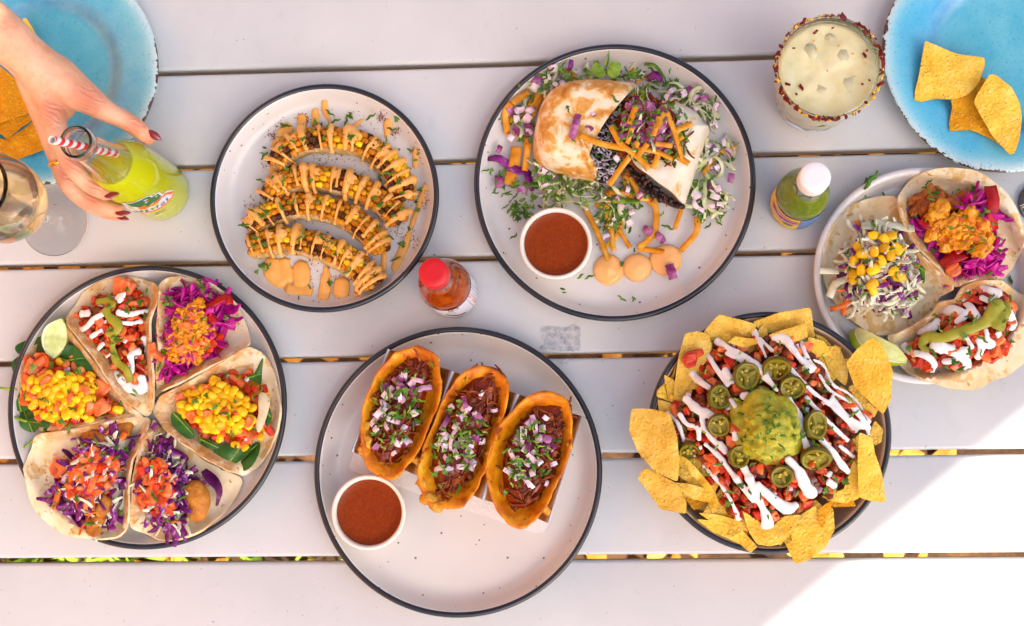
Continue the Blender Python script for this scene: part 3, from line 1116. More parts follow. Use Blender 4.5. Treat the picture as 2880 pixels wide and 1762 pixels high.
def herb_shapes():
    out = []
    rr = random.Random(5)
    for i in range(5):          # curly cut strips
        L = rr.uniform(.006, .014)
        pts, h, x, y = [], 0, 0, 0
        for k in range(5):
            pts.append((x, y, rr.uniform(0, .0012)))
            h += rr.uniform(-.9, .9)
            x += math.cos(h) * L / 4
            y += math.sin(h) * L / 4
        out.append(ribbon(pts, [.0008, .0019, .0022, .0018, .0007], .0005, 8, rr.uniform(-.8, .8)))
    for i in range(4):          # lobed leaflets
        n = 14
        v = [(0, 0, 0.0006)]
        R0 = rr.uniform(.0022, .0036)
        for k in range(n):
            a = 2 * PI * k / n
            r = R0 * (1 + .34 * math.cos(3 * a) + .22 * math.cos(7 * a + i))
            v.append((r * math.cos(a), r * .8 * math.sin(a), rr.uniform(-.0008, .0008)))
        out.append((v, [(0, 1 + k, 1 + (k + 1) % n) for k in range(n)]))
    return out
HERB = herb_shapes()

def herbs(parent, pts, zf, m='cilantro', name='chopped_cilantro', big=.3, seed=1, sc=1.0, tilt=.5):
    """pts: xy world positions"""
    rr = random.Random(seed)
    b = Bag()
    for (x, y) in pts:
        k = rr.randrange(5) if rr.random() > big else 5 + rr.randrange(4)
        b.add(HERB[k], (x, y, zf(x, y) + rr.uniform(.0006, .002)), (rr.uniform(-tilt, tilt), rr.uniform(-tilt, tilt), rr.uniform(0, 6.3)), sc * rr.uniform(.7, 1.25))
    return b.build(name, m, parent)

_CNT = [0]
def put(parent, kind, x, y, z, sc=1.0, rot=None, rr=random, tilt=.6, idx=None, name=None):
    ms = MS[kind]
    me = ms[idx % len(ms)] if idx is not None else ms[rr.randrange(len(ms))]
    if rot is None:
        rot = (rr.uniform(-tilt, tilt), rr.uniform(-tilt, tilt), rr.uniform(0, 2 * PI))
    off = parent.location if parent else Vector((0, 0, 0))
    _CNT[0] += 1
    s = sc * rr.uniform(.88, 1.12)
    return link(name or me.name.split('.')[0], me, parent, (x - off.x, y - off.y, z - off.z), rot, (s, s, s))

def pile(parent, kind, P, n, zf, mind=.004, sc=1.0, lift=0.0, seed=0, tilt=.6, layers=1, dens=None):
    """n pieces of a kind over polygon P lying at zf"""
    rr = random.Random(seed * 131 + len(kind))
    for (x, y) in scatter(P, n, mind, rr, dens):
        put(parent, kind, x, y, zf(x, y) + lift + rr.uniform(-.001, .0015), sc, None, rr, tilt)

def mound(P, zbase, h, w):
    def zf(x, y):
        if not in_poly(x, y, P):
            return zbase(x, y)
        d = line_dist(x, y, P, True)
        return zbase(x, y) + h * math.sqrt(min(1.0, d / w)) + .0015 * nz(x, y, 130, 3.1)
    return zf

def surf(name, P, zf, m, parent=None, rings=8, n=64, center=None, dz=-.002, edge=-.004):
    """one sheet over polygon P at zf"""
    O = loop_spline(P, n)
    c = center or (sum(p[0] for p in P) / len(P), sum(p[1] for p in P) / len(P))
    off = parent.location if parent else Vector((0, 0, 0))
    v, f = sheet(P, c, lambda x, y, s: zf(x, y) + dz + (edge if s > .99 else 0), rings, n)
    v = [(a - off.x, b - off.y, z - off.z) for a, b, z in v]
    return link(name, mesh(name, v, f, m), parent)

def sauce(name, m, lines, zf, parent=None, vox=.0011, flat=.5, smooth=4, lift=.0008, step=.0035):
    """lines: list of (points xy world, radius or list of radii). one body merged by voxels, lying on zf"""
    off = parent.location if parent else Vector((0, 0, 0))
    shapes = []
    for pts, rad in lines:
        if not hasattr(rad, '__len__'):
            rad = [rad] * len(pts)
        if len(pts) == 1:
            x, y = pts[0]
            shapes.append(ball((x - off.x, y - off.y, zf(x, y) + lift - off.z), rad[0], 12, 8, (1, 1, flat)))
            continue
        L = sum(math.dist(pts[i], pts[i + 1]) for i in range(len(pts) - 1))
        k = max(4, int(L / step))
        q = spline([tuple(p) + (r,) for p, r in zip(pts, rad)], k)
        p3 = [(a - off.x, b - off.y, zf(a, b) + lift - off.z) for a, b, r in q]
        # smooth the heights a little so the stream bridges between pieces
        zs = [p[2] for p in p3]
        zs = [max(zs[i], (zs[max(0, i - 1)] + zs[i] + zs[min(k - 1, i + 1)]) / 3) for i in range(k)]
        rr = random.Random(int(abs(q[0][0]) * 1e5))
        shapes.append(tube([(a, b, z) for (a, b, _), z in zip(p3, zs)], [max(.0006, r * (1 + .32 * mnoise.noise(Vector((a_ * 160, b_ * 160, 3.3))) + rr.uniform(-.1, .1))) for a_, b_, r in q], 9, None, flat))
    o = link(name, mesh(name, *join(*shapes), m), parent)
    mod_remesh(o, vox, smooth)
    return o
# ================================================================== chips
def densify(P, k=7, bulge=0.0):
    out = []
    n = len(P)
    for i in range(n):
        a, b = P[i], P[(i + 1) % n]
        dx, dy = b[0] - a[0], b[1] - a[1]
        for j in range(k):
            t = (j + .0) / k
            # corners are slightly rounded
            w = math.sin(PI * t) * bulge
            out.append((a[0] + dx * t + dy * w, a[1] + dy * t - dx * w))
    # soften corners a little
    m = len(out)
    return [((out[i - 1][0] + 2 * out[i][0] + out[(i + 1) % m][0]) / 4, (out[i - 1][1] + 2 * out[i][1] + out[(i + 1) % m][1]) / 4) for i in range(m)]

def chip(view, pts, z, label, group, m='chip_yellow', parent=None, seed=0, wave=.0016, thick=.0012, name='tortilla_chip'):
    """pts: (x, y[, dz]) in the view's pixels; dz lifts that corner above z"""
    W = []
    for p in pts:
        dz = p[2] if len(p) > 2 else 0.0
        q = view(p[0], p[1], z + dz)
        W.append((q.x, q.y, z + dz))
    P = densify([(a, b) for a, b, _ in W])
    cx = sum(a for a, b, c in W) / len(W)
    cy = sum(b for a, b, c in W) / len(W)
    rr = random.Random(seed * 17 + int(cx * 1e4))
    ang = rr.uniform(0, PI)
    ca, sa = math.cos(ang), math.sin(ang)
    def zf(x, y, s):
        tw = tz = 0
        for a, b, c in W:
            w = 1 / ((x - a) ** 2 + (y - b) ** 2 + 4e-5)
            tw += w
            tz += w * c
        u = ((x - cx) * ca + (y - cy) * sa)
        return tz / tw + wave * nz(x, y, 55, seed + .3) + wave * .5 * nz(x, y, 150, seed + 2.3) + 6.0 * u * u * wave
    v, f = sheet(P, (cx, cy), zf, 7, len(P))
    v = [(a - cx, b - cy, c - z) for a, b, c in v]
    o = link(name, mesh(name, v, f, m), parent, (cx, cy, z))
    mod_solid(o, thick, 0)
    if label:
        tag(o, label, 'chip', group)
    return o

NG = 'tortilla chips of the loaded nachos'
nl = [
 ([(470, 190), (560, 85, .012), (680, 115, .012), (770, 145), (730, 245, -.008), (640, 235, -.008), (530, 245, -.01)], .056, 'golden chip standing at top left of the nacho bowl rim', 'chip_brown'),
 ([(745, 130), (900, 75, .01), (1075, 45, .012), (1098, 215), (1045, 215, -.01), (900, 190, -.01), (800, 195, -.01)], .056, 'wide golden chip leaning over the top rim of nacho bowl', 'chip_brown'),
 ([(370, 195, .006), (440, 182, .006), (500, 200), (520, 270), (490, 350), (430, 420, -.004), (350, 545, -.008), (305, 545), (330, 340, .004)], .056, 'long chip on the upper left of nachos with a tomato piece on it', 'chip_brown'),
 ([(325, 340), (300, 430), (215, 510, .006), (212, 545, .006), (280, 575), (365, 590, -.01), (300, 480, -.012)], .049, 'folded chip hanging at the left rim of the nacho bowl', 'chip_yellow'),
 ([(70, 615, -.004), (180, 615), (285, 640, .008), (325, 760, .012), (338, 900, .008), (330, 1025), (200, 965, -.004), (110, 860, -.008), (58, 740, -.008)], .058, 'big round edged chip overhanging the left side of nacho bowl', 'chip_brown'),
 ([(145, 940), (210, 970), (330, 1035, .006), (380, 1140, .006), (375, 1200), (230, 1175, -.006), (160, 1070, -.008), (105, 1005, -.006)], .052, 'chip below the big left chip overhanging the nacho bowl', 'chip_brown'),
 ([(300, 1025), (400, 1035, .004), (485, 1060), (430, 1125, -.006), (350, 1080)], .055, 'small broken chip at lower left of the nacho heap', 'chip_brown'),
 ([(395, 1130), (470, 1070), (530, 1100), (545, 1180), (480, 1185), (405, 1170)], .043, 'broken chip deep in the lower left of the nacho bowl', 'chip_brown'),
 ([(280, 845, .006), (380, 890, .008), (440, 950, .008), (505, 1030, .006), (545, 1090), (562, 1150), (525, 1205), (500, 1100, -.012), (430, 1010, -.014), (345, 925, -.012)], .056, 'curled chip holding in the tomatoes at lower left of nachos', 'chip_yellow'),
 ([(430, 1230, .004), (560, 1240), (680, 1280), (775, 1385), (735, 1420), (660, 1360, -.006), (520, 1300, -.006)], .052, 'narrow chip with a burnt spot at bottom of nacho bowl', 'chip_yellow'),
 ([(445, 1195, .004), (560, 1205), (700, 1250), (725, 1300), (600, 1275, -.006), (500, 1235)], .054, 'thin chip lying above the narrow chip at the bottom of nachos', 'chip_yellow'),
 ([(690, 1180, .008), (760, 1265, -.004), (870, 1270, -.004), (920, 1215), (1018, 1205, .006), (960, 1320, .004), (900, 1370), (840, 1382), (770, 1370), (725, 1300)], .058, 'scoop shaped chip with crema dripping into it at bottom of nachos', 'chip_yellow'),
 ([(905, 1320), (1000, 1290), (1140, 1320), (1175, 1150), (1200, 1180, .004), (1205, 1290), (1150, 1390), (1060, 1460, .004), (985, 1482, .006)], .050, 'large chip hanging over the bottom right rim of nacho bowl', 'chip_yellow'),
 ([(955, 1285), (970, 1368), (1060, 1345), (1143, 1315), (1120, 1225), (1100, 1150, .004), (1000, 1220)], .056, 'square chip lying on the large bottom right chip', 'chip_yellow'),
 ([(1115, 1180), (1150, 1145), (1197, 1130, .006), (1165, 1220), (1135, 1285), (1112, 1240)], .060, 'folded chip corner standing at the lower right of nachos', 'chip_amber'),
 ([(1125, 1100), (1250, 1090), (1310, 900, .01), (1345, 960, .01), (1345, 1115), (1260, 1142, -.006), (1180, 1130)], .052, 'curved chip cupping crema on right side of the nachos', 'chip_yellow'),
 ([(1340, 745, .014), (1415, 775, .014), (1432, 870, .008), (1465, 970), (1490, 1135), (1415, 1132), (1338, 1110), (1332, 930, .008)], .060, 'tall rectangular chip at right edge of the nachos', 'chip_yellow'),
 ([(1415, 215, .012), (1475, 262, .012), (1530, 400, .01), (1522, 560, .004), (1475, 648), (1400, 580, -.004), (1310, 490, -.008), (1265, 360, -.008), (1330, 280, .004)], .068, 'large rounded chip reaching from nacho bowl toward the white plate', 'chip_yellow'),
 ([(1055, 215), (1100, 225), (1150, 245), (1197, 320), (1130, 325), (1060, 335)], .056, 'yellow chip at upper right inside the nacho bowl', 'chip_yellow'),
 ([(1165, 265), (1230, 265, .006), (1275, 370), (1280, 440), (1262, 490, -.006), (1180, 420, -.006), (1140, 320)], .054, 'brownish chip under the crema at the right of nachos', 'chip_brown'),
 ([(1090, 195), (1140, 215), (1185, 262), (1130, 262)], .048, 'dark chip tip tucked behind the top right chips of nachos', 'chip_brown'),
 ([(1280, 490), (1350, 470), (1385, 560), (1360, 610), (1300, 590)], .052, 'small chip below the large rounded chip of the nachos', 'chip_brown'),
 ([(1385, 588), (1447, 620), (1425, 665), (1350, 645)], .052, 'tiny chip corner at the right rim of nacho bowl', 'chip_brown'),
 ([(1430, 680), (1476, 730), (1466, 800), (1430, 822), (1395, 750)], .050, 'chip smeared with crema at the right rim of nacho bowl', 'chip_brown'),
 ([(830, 205), (950, 165, .004), (1050, 138, .006), (1055, 215), (1000, 240), (900, 240)], .060, 'chip behind the crema blob at top of the nachos', 'chip_brown'),
 ([(605, 245), (650, 210, .006), (700, 220), (755, 225), (800, 245), (700, 275)], .060, 'slim yellow chip edge near top of the nachos', 'chip_yellow'),
 ([(215, 560), (350, 600), (380, 720), (300, 800), (235, 700)], .050, 'chip half buried under crema at left of the nachos', 'chip_brown'),
 ([(340, 930), (440, 990), (510, 1120), (420, 1185), (345, 1080)], .047, 'chip standing behind the curled chip at lower left of nachos', 'chip_amber'),
 ([(500, 1180), (700, 1215), (725, 1330), (560, 1285)], .048, 'chip wedged above the burnt spot chip at bottom of nachos', 'chip_amber'),
 ([(1235, 480), (1330, 555), (1385, 640), (1290, 650), (1220, 560)], .050, 'chip under the thin crema threads at right of nachos', 'chip_brown'),
 ([(1140, 1085), (1300, 1110), (1325, 1160), (1190, 1165)], .047, 'chip below the curved chip at right of nachos', 'chip_amber'),
 ([(950, 1185), (1100, 1120), (1160, 1190), (1000, 1270)], .050, 'chip under the tomatoes at lower right of nachos', 'chip_yellow'),
 ([(250, 420), (350, 480), (430, 430), (400, 560), (280, 580)], .050, 'chip under the topping at upper left of nachos', 'chip_brown'),
]
for i, (pts, z, lab, mt) in enumerate(nl):
    chip(V7, pts, z, lab, NG, mt, None, i)

# lower layer of chips lining the bowl, seen between the ones above
under = 'chip of the lower layer lining the nacho bowl'
for i in range(20):
    a = 2 * PI * i / 20 + random.Random(i).uniform(-.1, .1)
    if -1.0 < a - 2 * PI < -.45 or .0 < a < .12:
        continue
    rr = random.Random(i + 70)
    cx_, cy_ = 850 + 505 * math.cos(a) * rr.uniform(.93, 1.04), 745 - 505 * math.sin(a) * rr.uniform(.93, 1.04)
    pts = []
    for q in range(rr.choice((3, 4, 5))):
        b = a + rr.uniform(-.3, .3) + 2 * PI * q / 4
        r_ = rr.uniform(105, 150)
        pts.append((cx_ + r_ * math.cos(b), cy_ - r_ * math.sin(b), rr.uniform(-.004, .006)))
    zn = 'left' if math.cos(a) < -.4 else 'right' if math.cos(a) > .4 else 'top' if math.sin(a) > 0 else 'bottom'
    chip(V7, pts, .050, under + ', ' + zn + ' side', NG + ', lower layer ' + zn, rr.choice(('chip_brown', 'chip_yellow', 'chip_brown')), None, i + 90)

# ---- the topping: pico de gallo, beef, crema, guacamole, jalapenos
zN = .046
fillN = xy(V7, [(530, 250), (650, 235), (800, 195), (950, 195), (1060, 240), (1130, 330), (1200, 430), (1330, 570), (1410, 680), (1340, 760), (1330, 900), (1270, 1070), (1150, 1120), (1080, 1170), (920, 1210), (850, 1270), (720, 1240), (620, 1180), (550, 1080), (480, 960), (380, 830), (310, 720), (290, 620), (370, 530), (440, 450), (490, 330)], .062)
zfN = mound(fillN, lambda x, y: zN, .022, .05)
top = thing('nacho_topping', 'tomato and beef topping drizzled with white crema on the nachos', 'topping', tuple(V7(850, 740, .06)))
surf('beef_layer', fillN, zfN, 'beef_sauce', top, 10, 72, dz=-.004, edge=-.02)
rN = random.Random(12)
pile(top, 'beef', fillN, 120, zfN, .0055, .9, .002, 3)
pile(top, 'tomato', fillN, 120, zfN, .0055, .95, .0022, 4)
pile(top, 'tomato_p', fillN, 80, zfN, .007, .95, .0032, 5)
pile(top, 'onion', fillN, 46, zfN, .008, .72, .004, 6)
food('pepper_bits', [(0.4, 'B03010'), (0.6, 'C84A1E')], scale=80)
for (x, y, s) in ((410, 325, 1.7), (440, 305, 1.2), (390, 355, 1.3)):
    q = V7(x, y, .064)
    put(top, 'tomato', q.x, q.y, .0635, s, (0.1, .1, x), rN)
k7 = V7.k * MPX * .96
def vl(view, z, lst):
    return [([tuple(view(a, b, z))[:2] for a, b in pts], ([r * view.k * MPX for r in rad] if hasattr(rad, '__len__') else rad * view.k * MPX)) for pts, rad in lst]
crN = [
 ([(760, 165), (770, 200), (800, 270), (822, 330)], [24, 22, 16, 13]), ([(790, 215), (860, 295)], 14),
 ([(548, 228), (640, 290), (720, 340), (790, 400), (880, 520)], [26, 23, 28, 28, 14]), ([(600, 300), (690, 350)], 16),
 ([(500, 305), (540, 380), (610, 490)], 20), ([(590, 390), (640, 470)], 20), ([(410, 405), (450, 455), (510, 500)], [24, 26, 18]),
 ([(372, 550), (440, 620), (490, 640), (540, 665)], [30, 34, 28, 16]), ([(460, 620), (470, 700), (500, 760), (600, 860)], [26, 20, 18, 20]),
 ([(340, 640), (380, 700), (440, 720), (450, 790)], 18), ([(270, 635), (330, 690), (370, 800)], 16),
 ([(480, 810), (560, 880), (620, 960), (700, 1060), (760, 1130)], [16, 20, 20, 26, 24]),
 ([(690, 930), (730, 1010), (760, 1080), (800, 1160), (830, 1230), (838, 1300)], [26, 30, 28, 28, 38, 42]),
 ([(470, 930), (540, 1000), (600, 1080), (640, 1150), (680, 1235)], [14, 15, 14, 14, 24]),
 ([(770, 1030), (850, 1110), (940, 1170), (1000, 1150)], [24, 30, 38, 26]), ([(930, 890), (1000, 960), (1050, 1060), (1100, 1095)], [26, 36, 42, 30]),
 ([(1000, 690), (1040, 820), (1060, 860)], 20), ([(860, 210), (930, 225), (965, 265)], [28, 38, 28]), ([(950, 250), (1010, 330), (1080, 400)], [28, 24, 30]),
 ([(1040, 200), (1030, 260), (1060, 340), (1080, 395)], [20, 18, 18, 30]),
 ([(870, 320), (960, 400), (1080, 520), (1150, 570), (1240, 650), (1335, 745)], 16), ([(1040, 550), (1120, 640), (1200, 720), (1285, 795)], 16),
 ([(1090, 340), (1150, 370), (1200, 480), (1280, 520), (1340, 570), (1390, 650), (1415, 690)], 12), ([(1120, 420), (1180, 510), (1300, 580), (1370, 660), (1410, 760)], 13),
 ([(1190, 540), (1260, 640), (1330, 700), (1420, 720)], [14, 18, 24, 16]), ([(1280, 560), (1330, 640), (1400, 700)], 13),
 ([(1120, 780), (1190, 850), (1240, 920), (1290, 970)], [22, 24, 26, 26]), ([(1230, 820), (1320, 885)], 14), ([(940, 560), (1000, 650), (1020, 700)], 20),
 ([(680, 545), (720, 545)], 28), ([(620, 560), (660, 625)], 18), ([(1350, 940)], [17]), ([(1170, 975), (1180, 985)], 25), ([(1170, 1020), (1215, 1050)], 24), ([(800, 440), (850, 480)], 18),
 ([(1180, 560), (1230, 610)], 12), ([(640, 740), (650, 790)], 22), ([(560, 800), (600, 850)], 20)]
zs7 = lambda x, y: zfN(x, y) + .0068
sauce('crema', 'crema', vl(V7, .068, [(p_, [q_ * .84 for q_ in r_] if hasattr(r_, '__len__') else r_ * .84) for p_, r_ in crN]), zs7, top, .0010, .52, 3)
herbs(top, scatter(fillN, 60, .006, rN), lambda x, y: zfN(x, y) + .0085, big=.25, seed=8, sc=1.0)
b = Bag()
for (x, y) in scatter(fillN, 26, .012, rN):
    b.add(HERB[rN.randrange(5)], (x, y, zfN(x, y) + .009), (0, 0, rN.uniform(0, 6)), .7)
b.build('scallion_bits', 'scallion', top)

def jalapeno(view, x, y, rx, ry, z, label, seed):
    c = view(x, y, z)
    k = view.k * MPX * .95
    big, small = max(rx, ry) * k, min(rx, ry) * k
    ta = math.acos(min(1, small / big)) * .8
    rr = random.Random(seed)
    axis = 0 if rx > ry else PI / 2
    o = thing('jalapeno_slice', label, 'pepper slice', tuple(c), 0, 'pickled jalapeno slices on the nachos')
    R0 = big
    h = .0028
    ring = [(R0 * .74, -h * .8), (R0 * .72, 0), (R0 * .75, h), (R0 * .9, h * 1.05)]
    skin = [(R0 * .9, h * 1.05), (R0 * .985, h * .7), (R0, 0), (R0 * .985, -h * .7), (R0 * .9, -h), (R0 * .74, -h * .8)]
    e = (ta, 0, 0) if axis == 0 else (0, ta, 0)
    wob = lambda v: [(x_ * (1 + .05 * math.sin(2 * math.atan2(y_, x_) + seed) + .03 * math.sin(5 * math.atan2(y_, x_) + seed)), y_ * (1 + .04 * math.sin(3 * math.atan2(y_, x_) + seed)), z_) for x_, y_, z_ in v]
    v, f = lathe(skin, 28)
    link('skin', mesh('skin', wob(v), f, 'jalapeno_skin'), o, (0, 0, 0), e)
    v, f = lathe(ring, 28)
    link('flesh', mesh('flesh', wob(v), f, 'jalapeno_flesh'), o, (0, 0, 0), e)
    link('core', mesh('core', *lathe([(.0002, -h * .1), (R0 * .5, -h * .2), (R0 * .78, h * .2)], 24), 'jalapeno_flesh'), o, (0, 0, 0), e)
    mem = []
    a0_ = rr.uniform(0, 3)
    for q in range(3):
        a = a0_ + q * 2.1
        mem.append(tube([(0, 0, -.0002), (R0 * .4 * math.cos(a), R0 * .4 * math.sin(a), .0004), (R0 * .78 * math.cos(a), R0 * .78 * math.sin(a), .0002)], [R0 * .3, R0 * .2, R0 * .22], 7, 6, .6))
    link('membrane', mesh('membrane', *join(*mem), 'jalapeno_flesh'), o, (0, 0, 0), e)
    for q in range(5):
        a = rr.uniform(0, 6.28)
        d = R0 * rr.uniform(.2, .55)
        link('seed', SEEDM, o, tuple(Euler(e).to_matrix() @ Vector((d * math.cos(a), d * math.sin(a), .0016))), (0, 0, a))
    return o
SEEDM = mesh('seed', *ball((0, 0, 0), .0015, 8, 6, (1, .85, .4)), 'seed')
jl = [(713, 432, 72, 79, 'large jalapeno slice above the guacamole scoop'), (880, 390, 78, 56, 'tilted jalapeno slice at top, right of the large one'), (968, 495, 70, 61, 'jalapeno slice sprinkled with herb to the upper right of guacamole'),
      (560, 552, 62, 71, 'jalapeno slice at upper left of the guacamole with a chopped herb'), (558, 707, 66, 60, 'jalapeno slice directly left of the guacamole scoop'), (1097, 705, 60, 82, 'long oval jalapeno slice right of the guacamole'),
      (672, 880, 60, 64, 'dark jalapeno slice at lower left of the guacamole'), (910, 990, 64, 60, 'jalapeno slice directly below the guacamole scoop'), (1100, 890, 84, 47, 'flat tilted jalapeno slice at lower right of guacamole'), (395, 850, 62, 40, 'jalapeno slice at the far left edge of the nachos')]
for i, (x, y, rx, ry, lab) in enumerate(jl):
    q = V7(x, y, .07)
    jalapeno(V7, x, y, rx, ry, zfN(q.x, q.y) + .011, lab, i)
gz = .086
gq = V7(842, 745, gz)
gu = thing('guacamole_scoop', 'round scoop of chunky green guacamole at centre of nachos', 'guacamole', (gq.x, gq.y, zfN(gq.x, gq.y)))
kk = V7.k * MPX
def gp(x, y, z):
    p = V7(x, y, z)
    return (p.x - gq.x, p.y - gq.y, z - gu.location.z)
gs = [ball(gp(845, 745, .083), 142 * kk, 32, 22, (1, 1, .85), .16, 1.0, 130), ball(gp(800, 600, .076), 100 * kk, 20, 14, (1, .95, .75), .2, 2.0, 160), ball(gp(690, 660, .070), 72 * kk, 16, 12, (1, 1, .7), .3, 3.0, 200),
      ball(gp(900, 640, .078), 90 * kk, 16, 12, (1, 1, .8), .15, 4.0, 160), ball(gp(840, 875, .070), 70 * kk, 16, 12, (1.1, .8, .6), .3, 5.0, 200), ball(gp(745, 800, .07), 90 * kk, 16, 12, (1, 1, .7), .25, 6.0, 200), ball(gp(960, 800, .07), 80 * kk, 16, 12, (.8, 1, .7), .25, 7.0, 200), ball(gp(650, 590, .068), 40 * kk, 12, 10, (1.2, .8, .6), .3, 9.0, 200), ball(gp(790, 520, .068), 45 * kk, 12, 10, (1.2, .8, .6), .3, 9.5, 200)]
rr = random.Random(4)
for i in range(130):
    a, t = rr.uniform(0, 6.28), rr.uniform(0, 1.2)
    d = 144 * kk
    gs.append(ball((d * math.sin(t) * math.cos(a) * .98, d * math.sin(t) * math.sin(a) * .98, gp(845, 745, .084)[2] + d * .85 * math.cos(t) * .98), rr.uniform(.0018, .0048), 8, 6, (1.4, 1, .6)))
go = link('scoop', mesh('scoop', *join(*gs), 'guacamole'), gu)
mod_remesh(go, .0013, 1)
b = Bag()
for i in range(46):
    a, t = rr.uniform(0, 6.28), rr.uniform(0, 1.15)
    d = 144 * kk * 1.04
    b.add(HERB[rr.randrange(9)], (gq.x + d * math.sin(t) * math.cos(a), gq.y + d * math.sin(t) * math.sin(a), .0845 + d * .86 * math.cos(t)), (t * -math.sin(a), t * math.cos(a), rr.uniform(0, 6)), .85)
b.build('chopped_cilantro', 'cilantro', gu)
# ================================================================== soft tacos
food('tortilla_edge', [(0.35, 'D8B47C'), (0.5, 'E8D2A8'), (0.7, 'C2904E')], scale=60, rough=0.6, bump=0.3)
def taco(view, label, group, outline, center, fill, zb=.011, fh=.018, fw=.02, lw=.011, seed=0, fillmat='beef_sauce', wavez=.0012, mat='tortilla'):
    """outline (x, y, z): points above .026 are standing walls; fill: polygon of the filling"""
    W = [tuple(view(x, y, z)) for x, y, z in outline]
    c = view(center[0], center[1], zb)
    t = thing('soft_taco', label, 'taco', (c.x, c.y, 0), 0, group)
    # runs of wall points
    runs, cur = [], []
    n = len(W)
    segs = []
    for i in range(n):
        a, b = W[i], W[(i + 1) % n]
        if a[2] > .0245 and b[2] > .0245:
            segs.append((a, b))
    def zf(x, y, s=0):
        z = zb + (PLATEZ(x, y) - .006)
        best = 0
        for a, b in segs:
            dx, dy = b[0] - a[0], b[1] - a[1]
            L = dx * dx + dy * dy
            q = 0 if L == 0 else max(0, min(1, ((x - a[0]) * dx + (y - a[1]) * dy) / L))
            d = math.hypot(x - a[0] - q * dx, y - a[1] - q * dy)
            hh = (a[2] + (b[2] - a[2]) * q - zb) * math.exp(-(d / lw) ** 1.5)
            best = max(best, hh)
        # plain edge height
        e = 0
        return z + best + wavez * nz(x, y, 38, seed) + .0009 * nz(x, y, 120, seed + 4)
    PLATEZ = taco.plate
    O = [(a, b) for a, b, _ in W]
    dens = loop_spline(O, 110)
    dens = [(a + .0008 * nz(a, b, 90, seed), b + .0008 * nz(a, b, 90, seed + 5)) for a, b in dens]
    v, f = sheet(dens, (c.x, c.y), zf, 16, 110, .8)
    toast = [max(0.0, min(1.0, (z - (PLATEZ(a, b) - .006) - zb - .006) / .014)) for a, b, z in v]
    v = [(a - c.x, b - c.y, z) for a, b, z in v]
    o = link('tortilla', mesh('tortilla', v, f, mat), t)
    o.data.attributes.new('toast', 'FLOAT', 'POINT').data.foreach_set('value', toast)
    o.data.materials.append(_MATS['tortilla_toasted'])
    o.data.materials.append(_MATS['tortilla_edge'])
    mod_solid(o, .0024, -1)
    o.modifiers['solid'].material_offset = 1
    o.modifiers['solid'].material_offset_rim = 2
    F = xy(view, fill, zb + fh * .7)
    zfill = mound(F, lambda x, y: max(zb + .002, zf(x, y) - .002) if False else zb + .003, fh, fw)
    surf('filling', F, zfill, fillmat, t, 8, 56, dz=-.003, edge=-.012)
    t['zf'] = 0
    del t['zf']
    return t, F, zfill
taco.plate = PL['tacos_z']

GT = 'soft tacos on the left dinner plate'
# ---- taco with crema and green sauce
t1, F1, z1 = taco(V5, 'soft taco with white crema and a green sauce stripe, top left of the six', GT,
    [(715, 792, .022), (640, 735, .034), (560, 650, .038), (470, 510, .038), (400, 420, .038), (328, 330, .034), (345, 290, .016), (400, 210, .013), (480, 150, .013), (560, 118, .013), (650, 110, .015), (720, 122, .018), (772, 150, .03), (768, 230, .036), (735, 320, .038), (740, 450, .038), (752, 600, .038), (752, 700, .034)],
    (600, 400), [(385, 290), (460, 220), (560, 190), (640, 120), (690, 180), (730, 260), (715, 330), (728, 450), (732, 560), (715, 650), (670, 685), (590, 620), (520, 520), (440, 440), (385, 360)], seed=1)
pile(t1, 'beef', F1, 30, z1, .006, 1, 0, 1)
pile(t1, 'tomato', F1, 70, z1, .005, .95, .002, 2)
pile(t1, 'tomato_p', F1, 34, z1, .006, .95, .003, 3)
pile(t1, 'onion', F1, 20, z1, .007, .7, .0035, 4)
for (x, y, r) in ((625, 135, 1.3), (600, 165, 2.8)):
    q = V5(x, y, .03)
    put(t1, 'tomato_p', q.x, q.y, .026, 1.8, (0, 0, r), random)
sauce('crema', 'crema', vl(V5, .032, [([(380, 368), (430, 352), (480, 312), (525, 288)], [20, 17, 17, 15]), ([(395, 285), (445, 285)], 20), ([(450, 402), (515, 368)], 14), ([(570, 215), (615, 195), (590, 232)], [16, 20, 14]), ([(590, 282), (640, 292), (700, 272), (738, 268)], [20, 18, 14, 16]),
    ([(600, 332), (650, 335), (695, 320)], 15), ([(460, 472), (520, 432)], 14), ([(690, 470), (650, 490), (660, 550), (640, 600)], [20, 18, 14, 18]), ([(590, 605), (640, 650), (700, 655), (690, 595)], [26, 30, 26, 24]), ([(700, 400), (722, 450)], 20), ([(560, 575), (600, 620)], 22), ([(520, 500), (560, 480)], 10)]),
    lambda x, y: z1(x, y) + .0068, t1)
sauce('green_sauce', 'avocado_sauce', vl(V5, .034, [([(475, 228), (530, 222), (568, 246)], [18, 22, 24]), ([(530, 265), (550, 305), (592, 340), (585, 385), (535, 388)], [24, 26, 26, 24, 14]), ([(562, 440), (580, 520), (628, 560), (645, 615)], [16, 20, 22, 20]), ([(560, 395), (575, 440)], 14)]), lambda x, y: z1(x, y) + .0085, t1)
herbs(t1, scatter(F1, 20, .006, random.Random(2)) + xy(V5, [(540, 245), (555, 250), (570, 370), (560, 410), (585, 420), (575, 440), (690, 185), (700, 180), (650, 655), (630, 660)], .035), lambda x, y: z1(x, y) + .0085, big=.4, seed=3)

